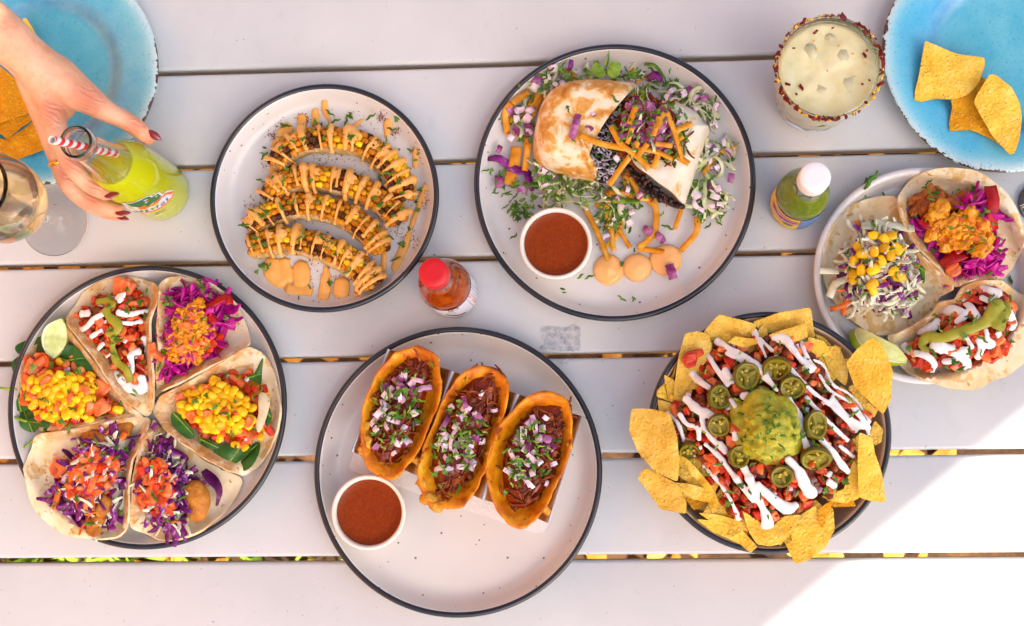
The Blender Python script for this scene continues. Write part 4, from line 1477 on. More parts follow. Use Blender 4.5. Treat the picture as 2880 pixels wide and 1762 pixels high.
# ---- pink cabbage taco
t2, F2, z2 = taco(V5, 'soft taco heaped with magenta cabbage and pineapple salsa on left plate', GT,
    [(764, 690, .022), (764, 600, .036), (778, 450, .037), (774, 330, .037), (778, 230, .035), (786, 145, .03), (850, 110, .016), (950, 122, .014), (1050, 150, .014), (1140, 215, .014), (1190, 300, .014), (1220, 380, .016), (1224, 440, .026), (1120, 502, .034), (1000, 562, .037), (880, 625, .037), (800, 662, .032)],
    (940, 380), [(795, 230), (850, 180), (960, 150), (1060, 150), (1125, 230), (1130, 330), (1090, 440), (1030, 500), (930, 555), (830, 620), (775, 635), (775, 550), (805, 450), (795, 330)], seed=2, fillmat='cabbage_pink')
pine2 = xy(V5, [(880, 280), (950, 240), (1000, 215), (1010, 300), (1040, 370), (1000, 430), (970, 520), (850, 510), (810, 430), (850, 360)], .035)
pile(t2, 'cab_pink', F2, 120, z2, .004, .9, .002, 5, .9)
pile(t2, 'pine', pine2, 100, z2, .0036, .72, .006, 6)
pile(t2, 'tomato_p', pine2, 7, z2, .006, 1, .008, 7)
pile(t2, 'tomato', xy(V5, [(990, 400), (1080, 380), (1080, 470), (990, 490)], .035), 10, z2, .006, 1.1, .005, 8)
for pts in ([(1010, 270), (1060, 230), (1120, 205), (1132, 240)], [(1000, 300), (1030, 290), (1060, 330)], [(745, 430), (760, 480), (810, 510)]):
    P3 = [tuple(V5(a, b, .038) - t2.location) for a, b in pts]
    link('pepper_strip', mesh('pepper_strip', *ribbon(P3, .0075, .002, 14, .4, .2), 'pepper_red' if pts[0][0] > 900 else 'tomato_pale'), t2)
herbs(t2, scatter(F2, 15, .007, random.Random(12)) + xy(V5, [(1030, 205), (1045, 200), (960, 120), (1020, 470), (885, 320)], .03), lambda x, y: z2(x, y) + .011, big=.35, seed=13)
for q in range(0):
    p = V5(1150 + q * 6, 390 + q * 9, .02)

# ---- corn taco at right
t3, F3, z3 = taco(V5, 'soft taco with yellow corn, tomato and spinach at right of left plate', GT,
    [(742, 768, .022), (790, 692, .032), (900, 640, .036), (1030, 562, .036), (1140, 495, .034), (1222, 450, .028), (1300, 490, .016), (1345, 580, .015), (1375, 700, .015), (1387, 770, .015), (1372, 860, .015), (1330, 950, .015), (1270, 1030, .016), (1200, 1082, .024), (1130, 1060, .032), (1020, 1002, .036), (900, 922, .036), (800, 842, .034)],
    (1090, 770), [(850, 700), (940, 655), (1050, 575), (1150, 560), (1240, 585), (1325, 650), (1315, 760), (1325, 860), (1260, 900), (1190, 950), (1100, 925), (990, 890), (930, 840), (880, 780)], seed=3, fillmat='mango_sauce')
cornP3 = xy(V5, [(880, 690), (960, 660), (1050, 610), (1120, 650), (1200, 690), (1250, 760), (1240, 830), (1150, 860), (1000, 860), (900, 780)], .036)
pile(t3, 'tomato', F3, 50, z3, .006, 1, .001, 21)
pile(t3, 'tomato_p', F3, 26, z3, .007, 1.1, .002, 22)
pile(t3, 'onion', F3, 12, z3, .008, .7, .004, 23)
sauce('mango_sauce', 'mango_sauce', vl(V5, .036, [([(960, 660), (1060, 690), (1120, 740)], [30, 45, 50]), ([(960, 760), (1040, 820), (1140, 810)], [40, 46, 40])]), lambda x, y: z3(x, y) + .003, t3, .0014)
pile(t3, 'kernel', cornP3, 52, z3, .0060, 1.08, .0075, 24)
for (x, y) in ((1060, 620), (915, 672), (893, 762), (1150, 930), (1188, 945), (1075, 900), (1170, 862), (1268, 888), (1240, 815), (1215, 735), (1160, 712)):
    q = V5(x, y, .036)
    put(t3, 'kernel', q.x, q.y, z3(q.x, q.y) + .008, 1.12, None, random)
fv = [tuple(V5(a, b, .034)) for a, b in [(1270, 690), (1300, 675), (1328, 720), (1310, 800), (1280, 868), (1255, 850), (1270, 780)]]
sf = surf('fish_strip', [p[:2] for p in fv], lambda x, y: .036, 'grilled_fish', t3, 3, 30, dz=0, edge=-.004)
def leaf(parent, view, pts, z, m='spinach', stem=None, seed=0, wave=.003, name='spinach_leaf'):
    W = xy(view, pts, z)
    cx = sum(a for a, b in W) / len(W)
    cy = sum(b for a, b in W) / len(W)
    off = parent.location
    a, b2 = W[0], W[len(W) // 2]
    def zf(x, y, s):
        d = seg_dist(x, y, a, b2)
        return z + wave * nz(x, y, 70, seed) + .18 * d - .0015 * s
    v, f = sheet(W, (cx, cy), zf, 6, 40)
    o = link(name, mesh(name, [(p - off.x, q - off.y, r - off.z) for p, q, r in v], f, m), parent)
    mod_solid(o, .0006, -1)
    mid = [(a[0] + (b2[0] - a[0]) * u, a[1] + (b2[1] - a[1]) * u) for u in (.03, .3, .6, .92)]
    link('midrib', mesh('midrib', *tube([(p - off.x, q - off.y, zf(p, q, .3) - off.z) for p, q in mid], [.0009, .0008, .0006, .0003], 6, 8), 'scallion'), o)
    if stem:
        P3 = [tuple(view(p, q, r) - off) for p, q, r in stem]
        link('stem', mesh('stem', *tube(P3, [.0014] * (len(P3) - 1) + [.001], 8, 10), 'scallion'), o)
    return o
leaf(t3, V5, [(1095, 1060), (1060, 1000), (1060, 950), (1110, 930), (1200, 925), (1240, 940), (1215, 985), (1150, 1030)], .024, seed=1)
leaf(t3, V5, [(1130, 1050), (1200, 1000), (1240, 930), (1278, 920), (1275, 980), (1240, 1040), (1190, 1062)], .020, seed=2)
leaf(t3, V5, [(850, 770), (880, 780), (930, 830), (960, 890), (920, 900), (870, 860), (842, 810)], .030, seed=3)
leaf(t3, V5, [(980, 900), (1060, 920), (1080, 950), (1030, 950), (985, 925)], .028, seed=4)
leaf(t3, V5, [(1210, 605), (1250, 580), (1298, 503), (1290, 580), (1285, 635), (1250, 620)], .030, seed=5)
leaf(t3, V5, [(1305, 760), (1330, 750), (1338, 800), (1320, 845), (1308, 820)], .026, seed=6)
herbs(t3, scatter(F3, 18, .007, random.Random(22)), lambda x, y: z3(x, y) + .012, big=.2, seed=23)

# ---- purple slaw tacos
def slaw_taco(t, F, z, tomP, s, carrots=10):
    pile(t, 'cab_purple', F, 70, z, .0045, 1.1, .002, s, .9)
    pile(t, 'cab_white', F, 44, z, .0055, .9, .003, s + 1, .9)
    pile(t, 'carrot', F, carrots, z, .008, .8, .005, s + 2, .4)
    pile(t, 'cab_purple', F, 20, z, .008, .9, .006, s + 3, .9)
    pile(t, 'tomato_p', tomP, 32, z, .006, 1.2, .0075, s + 4)
    pile(t, 'tomato', tomP, 12, z, .009, 1.25, .008, s + 5)
    pile(t, 'cab_purple', tomP, 3, z, .010, .8, .0105, s + 7, .7)
    pile(t, 'cab_white', tomP, 9, z, .010, .8, .0105, s + 8, .7)
    pile(t, 'onion', tomP, 8, z, .008, .8, .010, s + 6)
    herbs(t, scatter(F, 24, .006, random.Random(s)), lambda x, y: z(x, y) + .0115, big=.3, seed=s)
t4, F4, z4 = taco(V5, 'soft taco with purple slaw, orange tomato and a fried strip, bottom right of the six', GT,
    [(745, 805, .022), (722, 880, .034), (685, 960, .036), (658, 1080, .036), (652, 1200, .036), (640, 1325, .028), (700, 1362, .014), (800, 1396, .013), (900, 1390, .013), (1000, 1350, .013), (1100, 1270, .013), (1170, 1170, .013), (1187, 1100, .014), (1110, 1062, .016), (1000, 1012, .018), (900, 935, .018), (800, 855, .018)],
    (860, 1130), [(740, 880), (790, 890), (850, 940), (900, 1010), (930, 1080), (945, 1150), (940, 1230), (920, 1320), (870, 1360), (780, 1345), (725, 1290), (695, 1220), (680, 1180), (690, 1080), (705, 980)], zb=.010, fh=.02, seed=4, fillmat='cabbage_white')
slaw_taco(t4, F4, z4, xy(V5, [(700, 1010), (790, 1030), (850, 1100), (850, 1240), (790, 1270), (710, 1220), (680, 1150)], .036), 40, 5)
q = V5(968, 1215, .02)
ob = link('fried_strip', mesh('fried_strip', *tube([tuple(V5(*p) - t4.location) for p in ((945, 1130, .026), (975, 1200, .024), (965, 1290, .02))], [.010, .0125, .0095], 14, 14, .75), 'fried_batter'), t4)
P3 = [tuple(V5(*p) - t4.location) for p in ((1005, 1060, .018), (1040, 1110, .021), (1070, 1160, .02), (1065, 1230, .017))]
link('cabbage_leaf', mesh('cabbage_leaf', *ribbon(P3, [.006, .012, .010, .005], .0014, 20, 1.4, .3, .5), 'cabbage_purple'), t4)
leaf(t4, V5, [(830, 1355), (850, 1320), (890, 1330), (905, 1360), (870, 1372)], .02, 'cilantro', seed=9, name='cilantro_leaf')
t5, F5, z5 = taco(V5, 'soft taco with purple slaw and carrot, bottom left of the six', GT,
    [(728, 800, .022), (722, 850, .03), (690, 940, .035), (645, 1012, .036), (632, 1150, .036), (630, 1290, .034), (605, 1368, .026), (520, 1390, .014), (400, 1388, .012), (300, 1350, .012), (200, 1260, .012), (155, 1150, .012), (138, 1040, .012), (150, 960, .014), (180, 885, .025), (280, 868, .031), (400, 850, .034), (520, 822, .034), (650, 798, .03)],
    (430, 1090), [(420, 890), (500, 855), (600, 835), (640, 870), (635, 970), (600, 1090), (612, 1200), (590, 1280), (480, 1372), (390, 1345), (345, 1260), (225, 1220), (300, 1130), (330, 1030), (380, 950)], zb=.010, fh=.02, seed=5, fillmat='cabbage_white')
slaw_taco(t5, F5, z5, xy(V5, [(400, 980), (500, 970), (560, 1020), (540, 1120), (440, 1230), (370, 1220), (350, 1120)], .036), 60, 10)
for (x, y) in ((440, 890), (470, 900), (590, 860), (460, 1330), (480, 1300), (520, 1230)):
    q = V5(x, y, .03)
    put(t5, 'batter', q.x, q.y, z5(q.x, q.y) + .003, .9)
for pts in ([(305, 1110), (285, 1180), (270, 1250)], [(620, 870), (600, 905)]):
    P3 = [tuple(V5(a, b, .033) - t5.location) for a, b in pts]
    link('carrot_stick', mesh('carrot_stick', *ribbon(P3, .0055, .004, 8, .2, .1), 'carrot'), t5)
P3 = [tuple(V5(*p) - t5.location) for p in ((215, 1215, .016), (270, 1230, .02), (340, 1275, .022), (390, 1340, .02))]
link('cabbage_leaf', mesh('cabbage_leaf', *ribbon(P3, [.004, .009, .012, .006], .0014, 20, 1.2, .3, .5), 'cabbage_purple'), t5)
for (x, y) in ((300, 1040), (285, 1050)):
    q = V5(x, y, .022)
    put(t5, 'tomato_p', q.x, q.y, .021, 1.6, (0, 0, x), random)

# ---- corn taco at left
t6, F6, z6 = taco(V5, 'soft taco with yellow corn and tomato over spinach at left edge of plate', GT,
    [(700, 792, .022), (640, 745, .032), (555, 660, .034), (455, 520, .034), (375, 415, .034), (318, 345, .03), (230, 400, .013), (150, 490, .012), (110, 610, .012), (115, 740, .012), (170, 850, .016), (250, 862, .026), (400, 838, .031), (550, 806, .031), (650, 794, .028)],
    (380, 660), [(130, 505), (250, 490), (360, 505), (470, 590), (555, 690), (620, 765), (550, 785), (420, 830), (290, 845), (165, 770), (110, 690), (118, 590)], zb=.010, fh=.022, seed=6, fillmat='mango_sauce')
cornP6 = xy(V5, [(110, 640), (170, 600), (260, 590), (380, 580), (460, 600), (470, 720), (420, 790), (300, 815), (190, 790), (150, 720)], .036)
pile(t6, 'tomato', F6, 60, z6, .006, 1.05, .001, 81)
pile(t6, 'tomato_p', F6, 34, z6, .007, 1.15, .003, 82)
pile(t6, 'onion', F6, 14, z6, .008, .8, .004, 83)
sauce('mango_sauce', 'mango_sauce', vl(V5, .036, [([(200, 700), (280, 680), (340, 740)], [46, 50, 44]), ([(330, 640), (400, 680)], [36, 36])]), lambda x, y: z6(x, y) + .003, t6, .0014)
pile(t6, 'kernel', cornP6, 62, z6, .0060, 1.08, .008, 84)
for (x, y) in ((290, 522), (130, 648), (90, 680), (435, 588), (455, 705), (570, 757), (430, 805), (440, 615), (360, 610)):
    q = V5(x, y, .036)
    put(t6, 'kernel', q.x, q.y, z6(q.x, q.y) + .008, 1.12, None, random)
pile(t6, 'tomato_p', cornP6, 9, z6, .012, .9, .010, 85)
pile(t3, 'tomato_p', cornP3, 7, z3, .012, .9, .010, 25)
for (x, y, a) in ((150, 545, 1.1), (128, 590, 1.3), (190, 530, .7), (235, 525, 1.4), (120, 700, 1.5), (480, 650, .8), (500, 740, .5)):
    q = V5(x, y, .034)
    put(t6, 'tomato_p', q.x, q.y, z6(q.x, q.y) + .006, 1.45, (.1, .1, a), random)
herbs(t6, scatter(F6, 21, .007, random.Random(32)), lambda x, y: z6(x, y) + .012, big=.25, seed=33)
for i, (pts, z, st) in enumerate([
    ([(110, 625), (70, 590), (60, 530), (95, 490), (140, 480), (150, 520), (125, 560)], .018, None),
    ([(150, 500), (90, 480), (80, 445), (130, 415), (200, 400), (240, 430), (200, 480)], .016, None),
    ([(300, 520), (310, 470), (350, 440), (430, 500), (455, 560), (400, 560), (340, 530)], .030, None),
    ([(105, 770), (50, 740), (42, 690), (80, 675), (115, 690), (150, 740)], .017, [(80, 660, .019), (30, 655, .019), (-10, 648, .017)]),
    ([(160, 870), (110, 850), (95, 800), (110, 750), (150, 745), (185, 790), (200, 830)], .016, None),
    ([(310, 835), (250, 850), (180, 838), (120, 815), (170, 800), (240, 810)], .022, [(130, 815, .02), (80, 800, .018), (40, 783, .017)]),
    ([(380, 840), (300, 870), (230, 872), (215, 850), (280, 840)], .020, [(220, 865, .02), (165, 910, .015), (118, 945, .014)]),
    ([(640, 780), (600, 790), (520, 800), (480, 790), (560, 770)], .026, None)]):
    leaf(t6, V5, pts, z, stem=st, seed=i + 20)

# ---- lime wedges
def lime(view, skin, tip, z, label, bulge=.006):
    """skin: list of (x, y) along the peel arc; tip: (x, y, z) list along the sharp flesh edge"""
    A = [tuple(view(a, b, z)) for a, b in skin]
    T = [tuple(view(*p)) for p in tip]
    n = 14
    A = spline(A, n)
    T = spline(T, n)
    c = Vector((sum(p[0] for p in A + T) / (2 * n), sum(p[1] for p in A + T) / (2 * n), 0))
    t = thing('lime_wedge', label, 'lime', tuple(c))
    rows = 7
    sk, fl, pi_ = [], [], []
    ctr = c
    for i in range(n):
        a, q = Vector(A[i]), Vector(T[i])
        e = max(0.0, math.sin(PI * i / (n - 1))) ** .6
        out = (a - q)
        out.z = 0
        sk.append([])
        for j in range(rows):
            u = j / (rows - 1)
            p = a + out.normalized() * (bulge * e * (math.sin(PI * u / 2) if bulge > .008 else math.sin(PI * u))) if out.length else a
            sk[-1].append((p.x - c.x, p.y - c.y, (z * (1 - u) + .008 * u)))
        fl.append([])
        for j in range(rows):
            u = j / (rows - 1)
            p = a.lerp(q, .08 + .92 * u)
            fl[-1].append((p.x - c.x, p.y - c.y, p.z - .0004 + .0012 * e * math.sin(PI * u) + .0008 * math.sin(i * 2.2) * e * math.sin(PI * u)))
        pi_.append([])
        for j in range(3):
            p = a.lerp(q, -.01 + .10 * j / 2)
            pi_[-1].append((p.x - c.x, p.y - c.y, p.z + .0004))
    def grid(G):
        v = [p for r in G for p in r]
        m2 = len(G[0])
        return v, [(i * m2 + j, i * m2 + j + 1, (i + 1) * m2 + j + 1, (i + 1) * m2 + j) for i in range(len(G) - 1) for j in range(m2 - 1)]
    link('peel', mesh('peel', *grid(sk), 'lime_skin'), t)
    link('flesh', mesh('flesh', *grid(fl), 'lime_flesh'), t)
    link('pith', mesh('pith', *grid(pi_), 'lime_pith'), t)
    low = []
    for i in range(n):
        low.append([fl[i][-1], (fl[i][-1][0], fl[i][-1][1], .008), sk[i][-1]])
    link('underside', mesh('underside', *grid(low), 'lime_flesh'), t)
    return t
lime(V5, [(262, 508), (222, 470), (208, 425), (212, 380), (236, 340), (300, 308)], [(266, 508, .036), (292, 480, .034), (318, 446, .032), (328, 405, .030), (325, 350, .032), (304, 310, .036)], .042, 'lime wedge standing on spinach at the upper left of the six tacos', .0115)
lime(V8, [(640, 1290), (540, 1280), (440, 1240), (350, 1170), (318, 1100), (330, 1068)], [(648, 1262, .030), (600, 1200, .036), (520, 1150, .038), (440, 1110, .036), (380, 1080, .032), (340, 1066, .026)], .024, 'lime wedge lying on the white plate between tacos and nachos')

# ================================================================== three soft tacos on the white plate
taco.plate = PL['white_z']
GR = 'soft tacos on the white plate'
r1, E1, y1 = taco(V8, 'soft taco with magenta cabbage and red pepper strip on the white plate', GR,
    [(592, 262, .030), (640, 180, .018), (720, 122, .015), (850, 88, .014), (980, 95, .014), (1100, 130, .014), (1220, 222, .014), (1310, 350, .014), (1346, 480, .014), (1350, 570, .014), (1312, 690, .016), (1230, 772, .024), (1150, 765, .030), (1050, 772, .034), (945, 812, .030), (860, 705, .036), (760, 605, .036), (690, 540, .036), (645, 450, .036), (608, 350, .036)],
    (950, 440), [(680, 330), (760, 220), (850, 230), (950, 255), (1050, 225), (1130, 205), (1190, 260), (1215, 350), (1195, 480), (1215, 600), (1185, 735), (1050, 750), (960, 780), (890, 690), (780, 570), (700, 460)], zb=.012, fh=.020, seed=11, fillmat='cabbage_pink', mat='tortilla')
pile(r1, 'chick', xy(V8, [(670, 330), (760, 220), (850, 230), (960, 260), (1080, 270), (1000, 330), (850, 330), (730, 350)], .03), 44, y1, .005, .9, .003, 91)
pile(r1, 'cab_pink', xy(V8, [(670, 380), (740, 400), (800, 540), (900, 650), (1000, 640), (1100, 560), (1180, 450), (1230, 600), (1190, 740), (950, 790), (860, 680), (690, 470)], .03), 64, y1, .0045, .9, .003, 92, .9)
pile(r1, 'cab_pink', xy(V8, [(920, 270), (1060, 220), (1150, 330), (1260, 340), (1150, 400), (1050, 370)], .03), 16, y1, .005, .9, .006, 93, .9)
pineR = xy(V8, [(790, 320), (860, 310), (900, 400), (980, 340), (1080, 390), (1160, 470), (1150, 560), (1080, 610), (980, 560), (920, 580), (800, 500), (790, 400)], .036)
pile(r1, 'pine', pineR, 120, y1, .0036, .72, .0075, 94)
pile(r1, 'pine', pineR, 12, y1, .010, 1.15, .009, 95)
pile(r1, 'tomato_p', pineR, 10, y1, .008, .7, .009, 96)
for pts, w in (([(1160, 190, .036), (1180, 280, .040), (1165, 380, .040), (1180, 465, .036)], .0115), ([(870, 690, .034), (930, 640, .037), (1010, 610, .036)], .012), ([(730, 395, .034), (780, 420, .036), (830, 440, .034)], .010), ([(940, 590, .036), (1000, 560, .036)], .010)):
    P3 = [tuple(V8(*p) - r1.location) for p in pts]
    link('pepper_strip', mesh('pepper_strip', *ribbon(P3, w, .0025, 14, .5, .1, .2), 'pepper_red'), r1)
for (x, y, s) in ((950, 715, 1.9), (915, 700, 1.2)):
    q = V8(x, y, .036)
    put(r1, 'tomato_p', q.x, q.y, .038, s, (.2, .1, .3), random)
herbs(r1, scatter(E1, 20, .007, random.Random(42)) + xy(V8, [(770, 175), (760, 180), (800, 250), (800, 290), (970, 215), (1040, 205), (1060, 195), (790, 585), (810, 590), (740, 510)], .03), lambda x, y: y1(x, y) + .011, big=.4, seed=43, sc=1.1)

r2, E2, y2 = taco(V8, 'soft taco with creamy slaw and corn kernels on the white plate', GR,
    [(578, 266, .026), (615, 400, .033), (672, 530, .034), (700, 585, .034), (830, 700, .032), (938, 822, .030), (850, 870, .028), (830, 950, .024), (750, 1012, .018), (650, 1070, .014), (530, 1117, .013), (420, 1100, .012), (300, 1020, .012), (200, 920, .012), (140, 800, .012), (118, 650, .012), (150, 500, .012), (220, 390, .013), (320, 300, .014), (430, 255, .014), (520, 250, .017)],
    (450, 680), [(320, 440), (430, 425), (560, 430), (640, 445), (640, 530), (690, 680), (725, 880), (680, 945), (580, 975), (440, 955), (300, 970), (215, 850), (255, 730), (245, 640), (300, 540)], zb=.012, fh=.026, seed=12, fillmat='slaw_dressing')
pile(r2, 'cab_white', E2, 100, y2, .0044, .95, .003, 101, .9)
pile(r2, 'cab_purple', E2, 50, y2, .006, .8, .003, 102, .9)
pile(r2, 'carrot', E2, 12, y2, .009, .8, .005, 103, .4)
sauce('dressing', 'slaw_dressing', vl(V8, .04, [([(330, 500), (400, 560), (300, 640)], 12), ([(280, 720), (400, 760), (500, 740)], 14), ([(450, 860), (560, 850), (650, 800)], 14), ([(600, 480), (640, 600), (680, 760)], 16), ([(400, 900), (520, 920), (640, 920)], 13), ([(360, 820), (420, 830)], 14), ([(560, 700), (600, 780), (660, 840)], 12)]), lambda x, y: y2(x, y) + .006, r2)
pile(r2, 'cab_white', E2, 26, y2, .009, .9, .0075, 104, .9)
pile(r2, 'onion', xy(V8, [(300, 600), (400, 480), (600, 480), (600, 640), (450, 740)], .04), 12, y2, .008, .9, .007, 105)
for i, (x, y) in enumerate([(437, 495), (540, 500), (500, 520), (345, 562), (435, 598), (495, 580), (580, 582), (318, 655), (368, 612), (480, 655), (360, 710), (428, 712), (552, 722), (590, 755), (318, 772), (420, 805), (425, 835), (535, 620), (315, 740), (610, 580)]):
    q = V8(x, y, .046)
    put(r2, 'kernel', q.x, q.y, y2(q.x, q.y) + .0105, 1.3, None, random, .5)
for pts in ([(165, 955), (240, 935), (290, 890), (310, 820)], [(330, 400), (345, 440)], [(260, 740), (330, 710)], [(245, 990), (260, 900), (250, 850)]):
    P3 = [tuple(V8(a, b, .03) - r2.location) for a, b in pts]
    link('carrot_stick', mesh('carrot_stick', *ribbon(P3, .0042, .003, 10, .3, .1), 'carrot'), r2)
for pts, w in (([(100, 715), (160, 718), (220, 722)], .006), ([(360, 440), (500, 430), (640, 450), (690, 455)], .008), ([(160, 880), (200, 800), (290, 760)], .007), ([(450, 410), (520, 435)], .006)):
    P3 = [tuple(V8(a, b, .034) - r2.location) for a, b in pts]
    link('cabbage_strip', mesh('cabbage_strip', *ribbon(P3, w, .0012, 14, .6, .1, .2), 'cabbage_white'), r2)
herbs(r2, scatter(E2, 24, .007, random.Random(52)), lambda x, y: y2(x, y) + .012, big=.2, seed=53)
leaf(r2, V8, [(720, 690), (745, 640), (760, 720), (750, 790), (725, 760)], .028, 'cilantro', seed=31, name='cilantro_leaf')

r3, E3, y3 = taco(V8, 'soft taco with white crema and thick green sauce on the white plate', GR,
    [(1230, 778, .030), (1100, 778, .034), (1000, 812, .034), (945, 895, .034), (850, 915, .034), (800, 985, .034), (690, 1055, .032), (590, 1102, .026), (520, 1130, .014), (560, 1240, .012), (640, 1340, .012), (780, 1420, .012), (950, 1460, .012), (1080, 1450, .012), (1150, 1402, .012), (1250, 1370, .012), (1340, 1300, .012), (1380, 1230, .012), (1410, 1050, .013), (1380, 900, .014), (1310, 822, .018)],
    (1020, 1130), [(1010, 850), (1150, 805), (1260, 850), (1320, 980), (1300, 1110), (1290, 1190), (1150, 1290), (1050, 1320), (900, 1310), (800, 1325), (690, 1280), (640, 1180), (730, 1090), (840, 1000), (920, 930)], zb=.012, fh=.022, seed=13, fillmat='beef_sauce')
pile(r3, 'beef', E3, 30, y3, .007, 1, 0, 111)
pile(r3, 'tomato', E3, 64, y3, .006, 1.05, .002, 112)
pile(r3, 'tomato_p', E3, 30, y3, .008, 1.15, .003, 113)
pile(r3, 'onion', E3, 14, y3, .009, .8, .004, 114)
for (x, y, s) in ((1180, 1200, 2), (1160, 1250, 1.6), (730, 1280, 1.5), (1250, 1190, 1.6), (770, 1310, 1.2)):
    q = V8(x, y, .03)
    put(r3, 'tomato_p' if s > 1.7 else 'tomato', q.x, q.y, .026, s, (.2, .1, x), random)
sauce('crema', 'crema', vl(V8, .036, [([(1040, 850), (1090, 820), (1180, 840), (1230, 860)], [34, 30, 30, 26]), ([(990, 880), (1040, 950), (1080, 1020)], [26, 26, 20]), ([(1100, 880), (1160, 910), (1180, 880)], 20), ([(860, 960), (930, 960), (1000, 990), (940, 1040)], [30, 40, 30, 20]), ([(730, 1090), (800, 1080), (850, 1020)], [24, 28, 30]),
    ([(760, 1070), (830, 1050)], 30), ([(640, 1170), (690, 1220), (760, 1240), (820, 1290), (815, 1340)], [30, 26, 22, 22, 20]), ([(790, 1190), (880, 1200), (960, 1240)], [34, 36, 26]), ([(870, 1280), (940, 1270), (1000, 1250)], 22), ([(980, 1200), (1010, 1260), (1040, 1320)], [26, 30, 30]),
    ([(1080, 1140), (1100, 1200), (1080, 1260)], [28, 26, 20]), ([(1130, 1150), (1180, 1180)], 26), ([(1280, 960), (1310, 1040), (1290, 1070)], [26, 34, 26]), ([(1200, 1100), (1220, 1150)], 24), ([(1120, 1080), (1150, 1200)], 16), ([(1000, 1130), (1040, 1200)], 18)]), lambda x, y: y3(x, y) + .0062, r3)
sauce('green_sauce', 'avocado_sauce', vl(V8, .04, [([(775, 1212), (735, 1185), (770, 1130), (850, 1135), (930, 1110), (1000, 1085), (1080, 1060), (1140, 1020), (1170, 960), (1220, 910)], [20, 26, 36, 40, 36, 34, 34, 40, 44, 40]), ([(1180, 1060), (1220, 1000), (1260, 960), (1270, 910)], [40, 44, 38, 24]), ([(1200, 1070), (1235, 1040)], 34)]), lambda x, y: y3(x, y) + .010, r3)
herbs(r3, scatter(E3, 26, .007, random.Random(62)), lambda x, y: y3(x, y) + .014, big=.3, seed=63)
# loose bits on the white plate
wb = thing('herb_bits', 'loose herb shreds on the white plate rim above the tacos', 'herbs', tuple(V8(420, 230, .02)))
b = Bag()
for (x, y, k, a, s) in ((370, 215, 0, .3, 2.2), (400, 245, 1, 2.2, 2.2), (502, 210, 2, 0, .9), (1315, 790, 3, 1, 1.2), (530, 240, 4, 0, .4)):
    q = V8(x, y, .02)
    b.add(HERB[k], (q.x, q.y, PL['white_z'](q.x, q.y) + .002), (0, 0, a), s)
b.build('herb_shred', 'cilantro', wb)
# ================================================================== fried tacos in a steel rack
m, n = new_mat('brushed_steel')
n.base('B8B4B0')
n.b.inputs['Metallic'].default_value = 1.0
n.b.inputs['Roughness'].default_value = 0.28
mp = n.new('ShaderNodeMapping')
mp.inputs['Scale'].default_value = (1, 30, 1)
n.link(n.coords(), mp.inputs[0])
n.bump(n.noise(90, 2, 0.5, 0, None, mp.outputs[0]), 0.08, 0.0005)
m, n = new_mat('paper_napkin')
n.base('E4DEDA')
n.b.inputs['Roughness'].default_value = 0.9
n.bump(n.vor(520), 0.5, 0.0006)

hz = .044
hTL, hTR, hBR, hBL = (V6(402, 142, hz), V6(1362, 476, hz), V6(1192, 1000, hz), V6(222, 648, hz))
rack_c = (hTL + hTR + hBR + hBL) / 4
rack = thing('taco_rack', 'zigzag stainless steel rack holding the three fried tacos', 'rack', (rack_c.x, rack_c.y, .0075))
prof = [(0.0, .036), (.008, .0362), (.02, .034), (.13, .004), (.15, .0012), (.185, .0012), (.205, .004), (.305, .0335), (.322, .0365), (.344, .0365), (.36, .0335), (.46, .004), (.48, .0012), (.52, .0012), (.54, .004),
        (.64, .0335), (.656, .0365), (.678, .0365), (.695, .0335), (.795, .004), (.815, .0012), (.85, .0012), (.87, .004), (.98, .034), (.992, .0362), (1.0, .036)]
v = []
for (u, z) in prof:
    for w in (0.0, .04, .25, .5, .75, .96, 1.0):
        a = hTL.lerp(hTR, u)
        b_ = hBL.lerp(hBR, u)
        p = a.lerp(b_, w)
        zz = z
        v.append((p.x - rack_c.x, p.y - rack_c.y, zz))
f = []
for i in range(len(prof) - 1):
    for j in range(6):
        f.append((i * 7 + j, i * 7 + j + 1, (i + 1) * 7 + j + 1, (i + 1) * 7 + j))
o = link('bent_sheet', mesh('bent_sheet', v, f, 'brushed_steel'), rack)
mod_solid(o, .0012, 0)

nk = [V6(240, 640, .008), V6(208, 738, .0075), V6(700, 905, .0075), V6(1178, 1068, .0075), V6(1335, 560, .008), V6(800, 360, .008)]
nc = sum((p for p in nk), Vector()) / len(nk)
v, f = sheet(densify([(p.x, p.y) for p in nk], 8), (nc.x, nc.y), lambda x, y, s: .0075 + .0007 * nz(x, y, 60, 1), 8, 48)
o = link('paper_napkin', mesh('paper_napkin', [(a - nc.x, b - nc.y, c) for a, b, c in v], f, 'paper_napkin'), None, (nc.x, nc.y, 0))
mod_solid(o, .0008, 0)
tag(o, 'white embossed paper napkin under the steel taco rack', 'napkin')

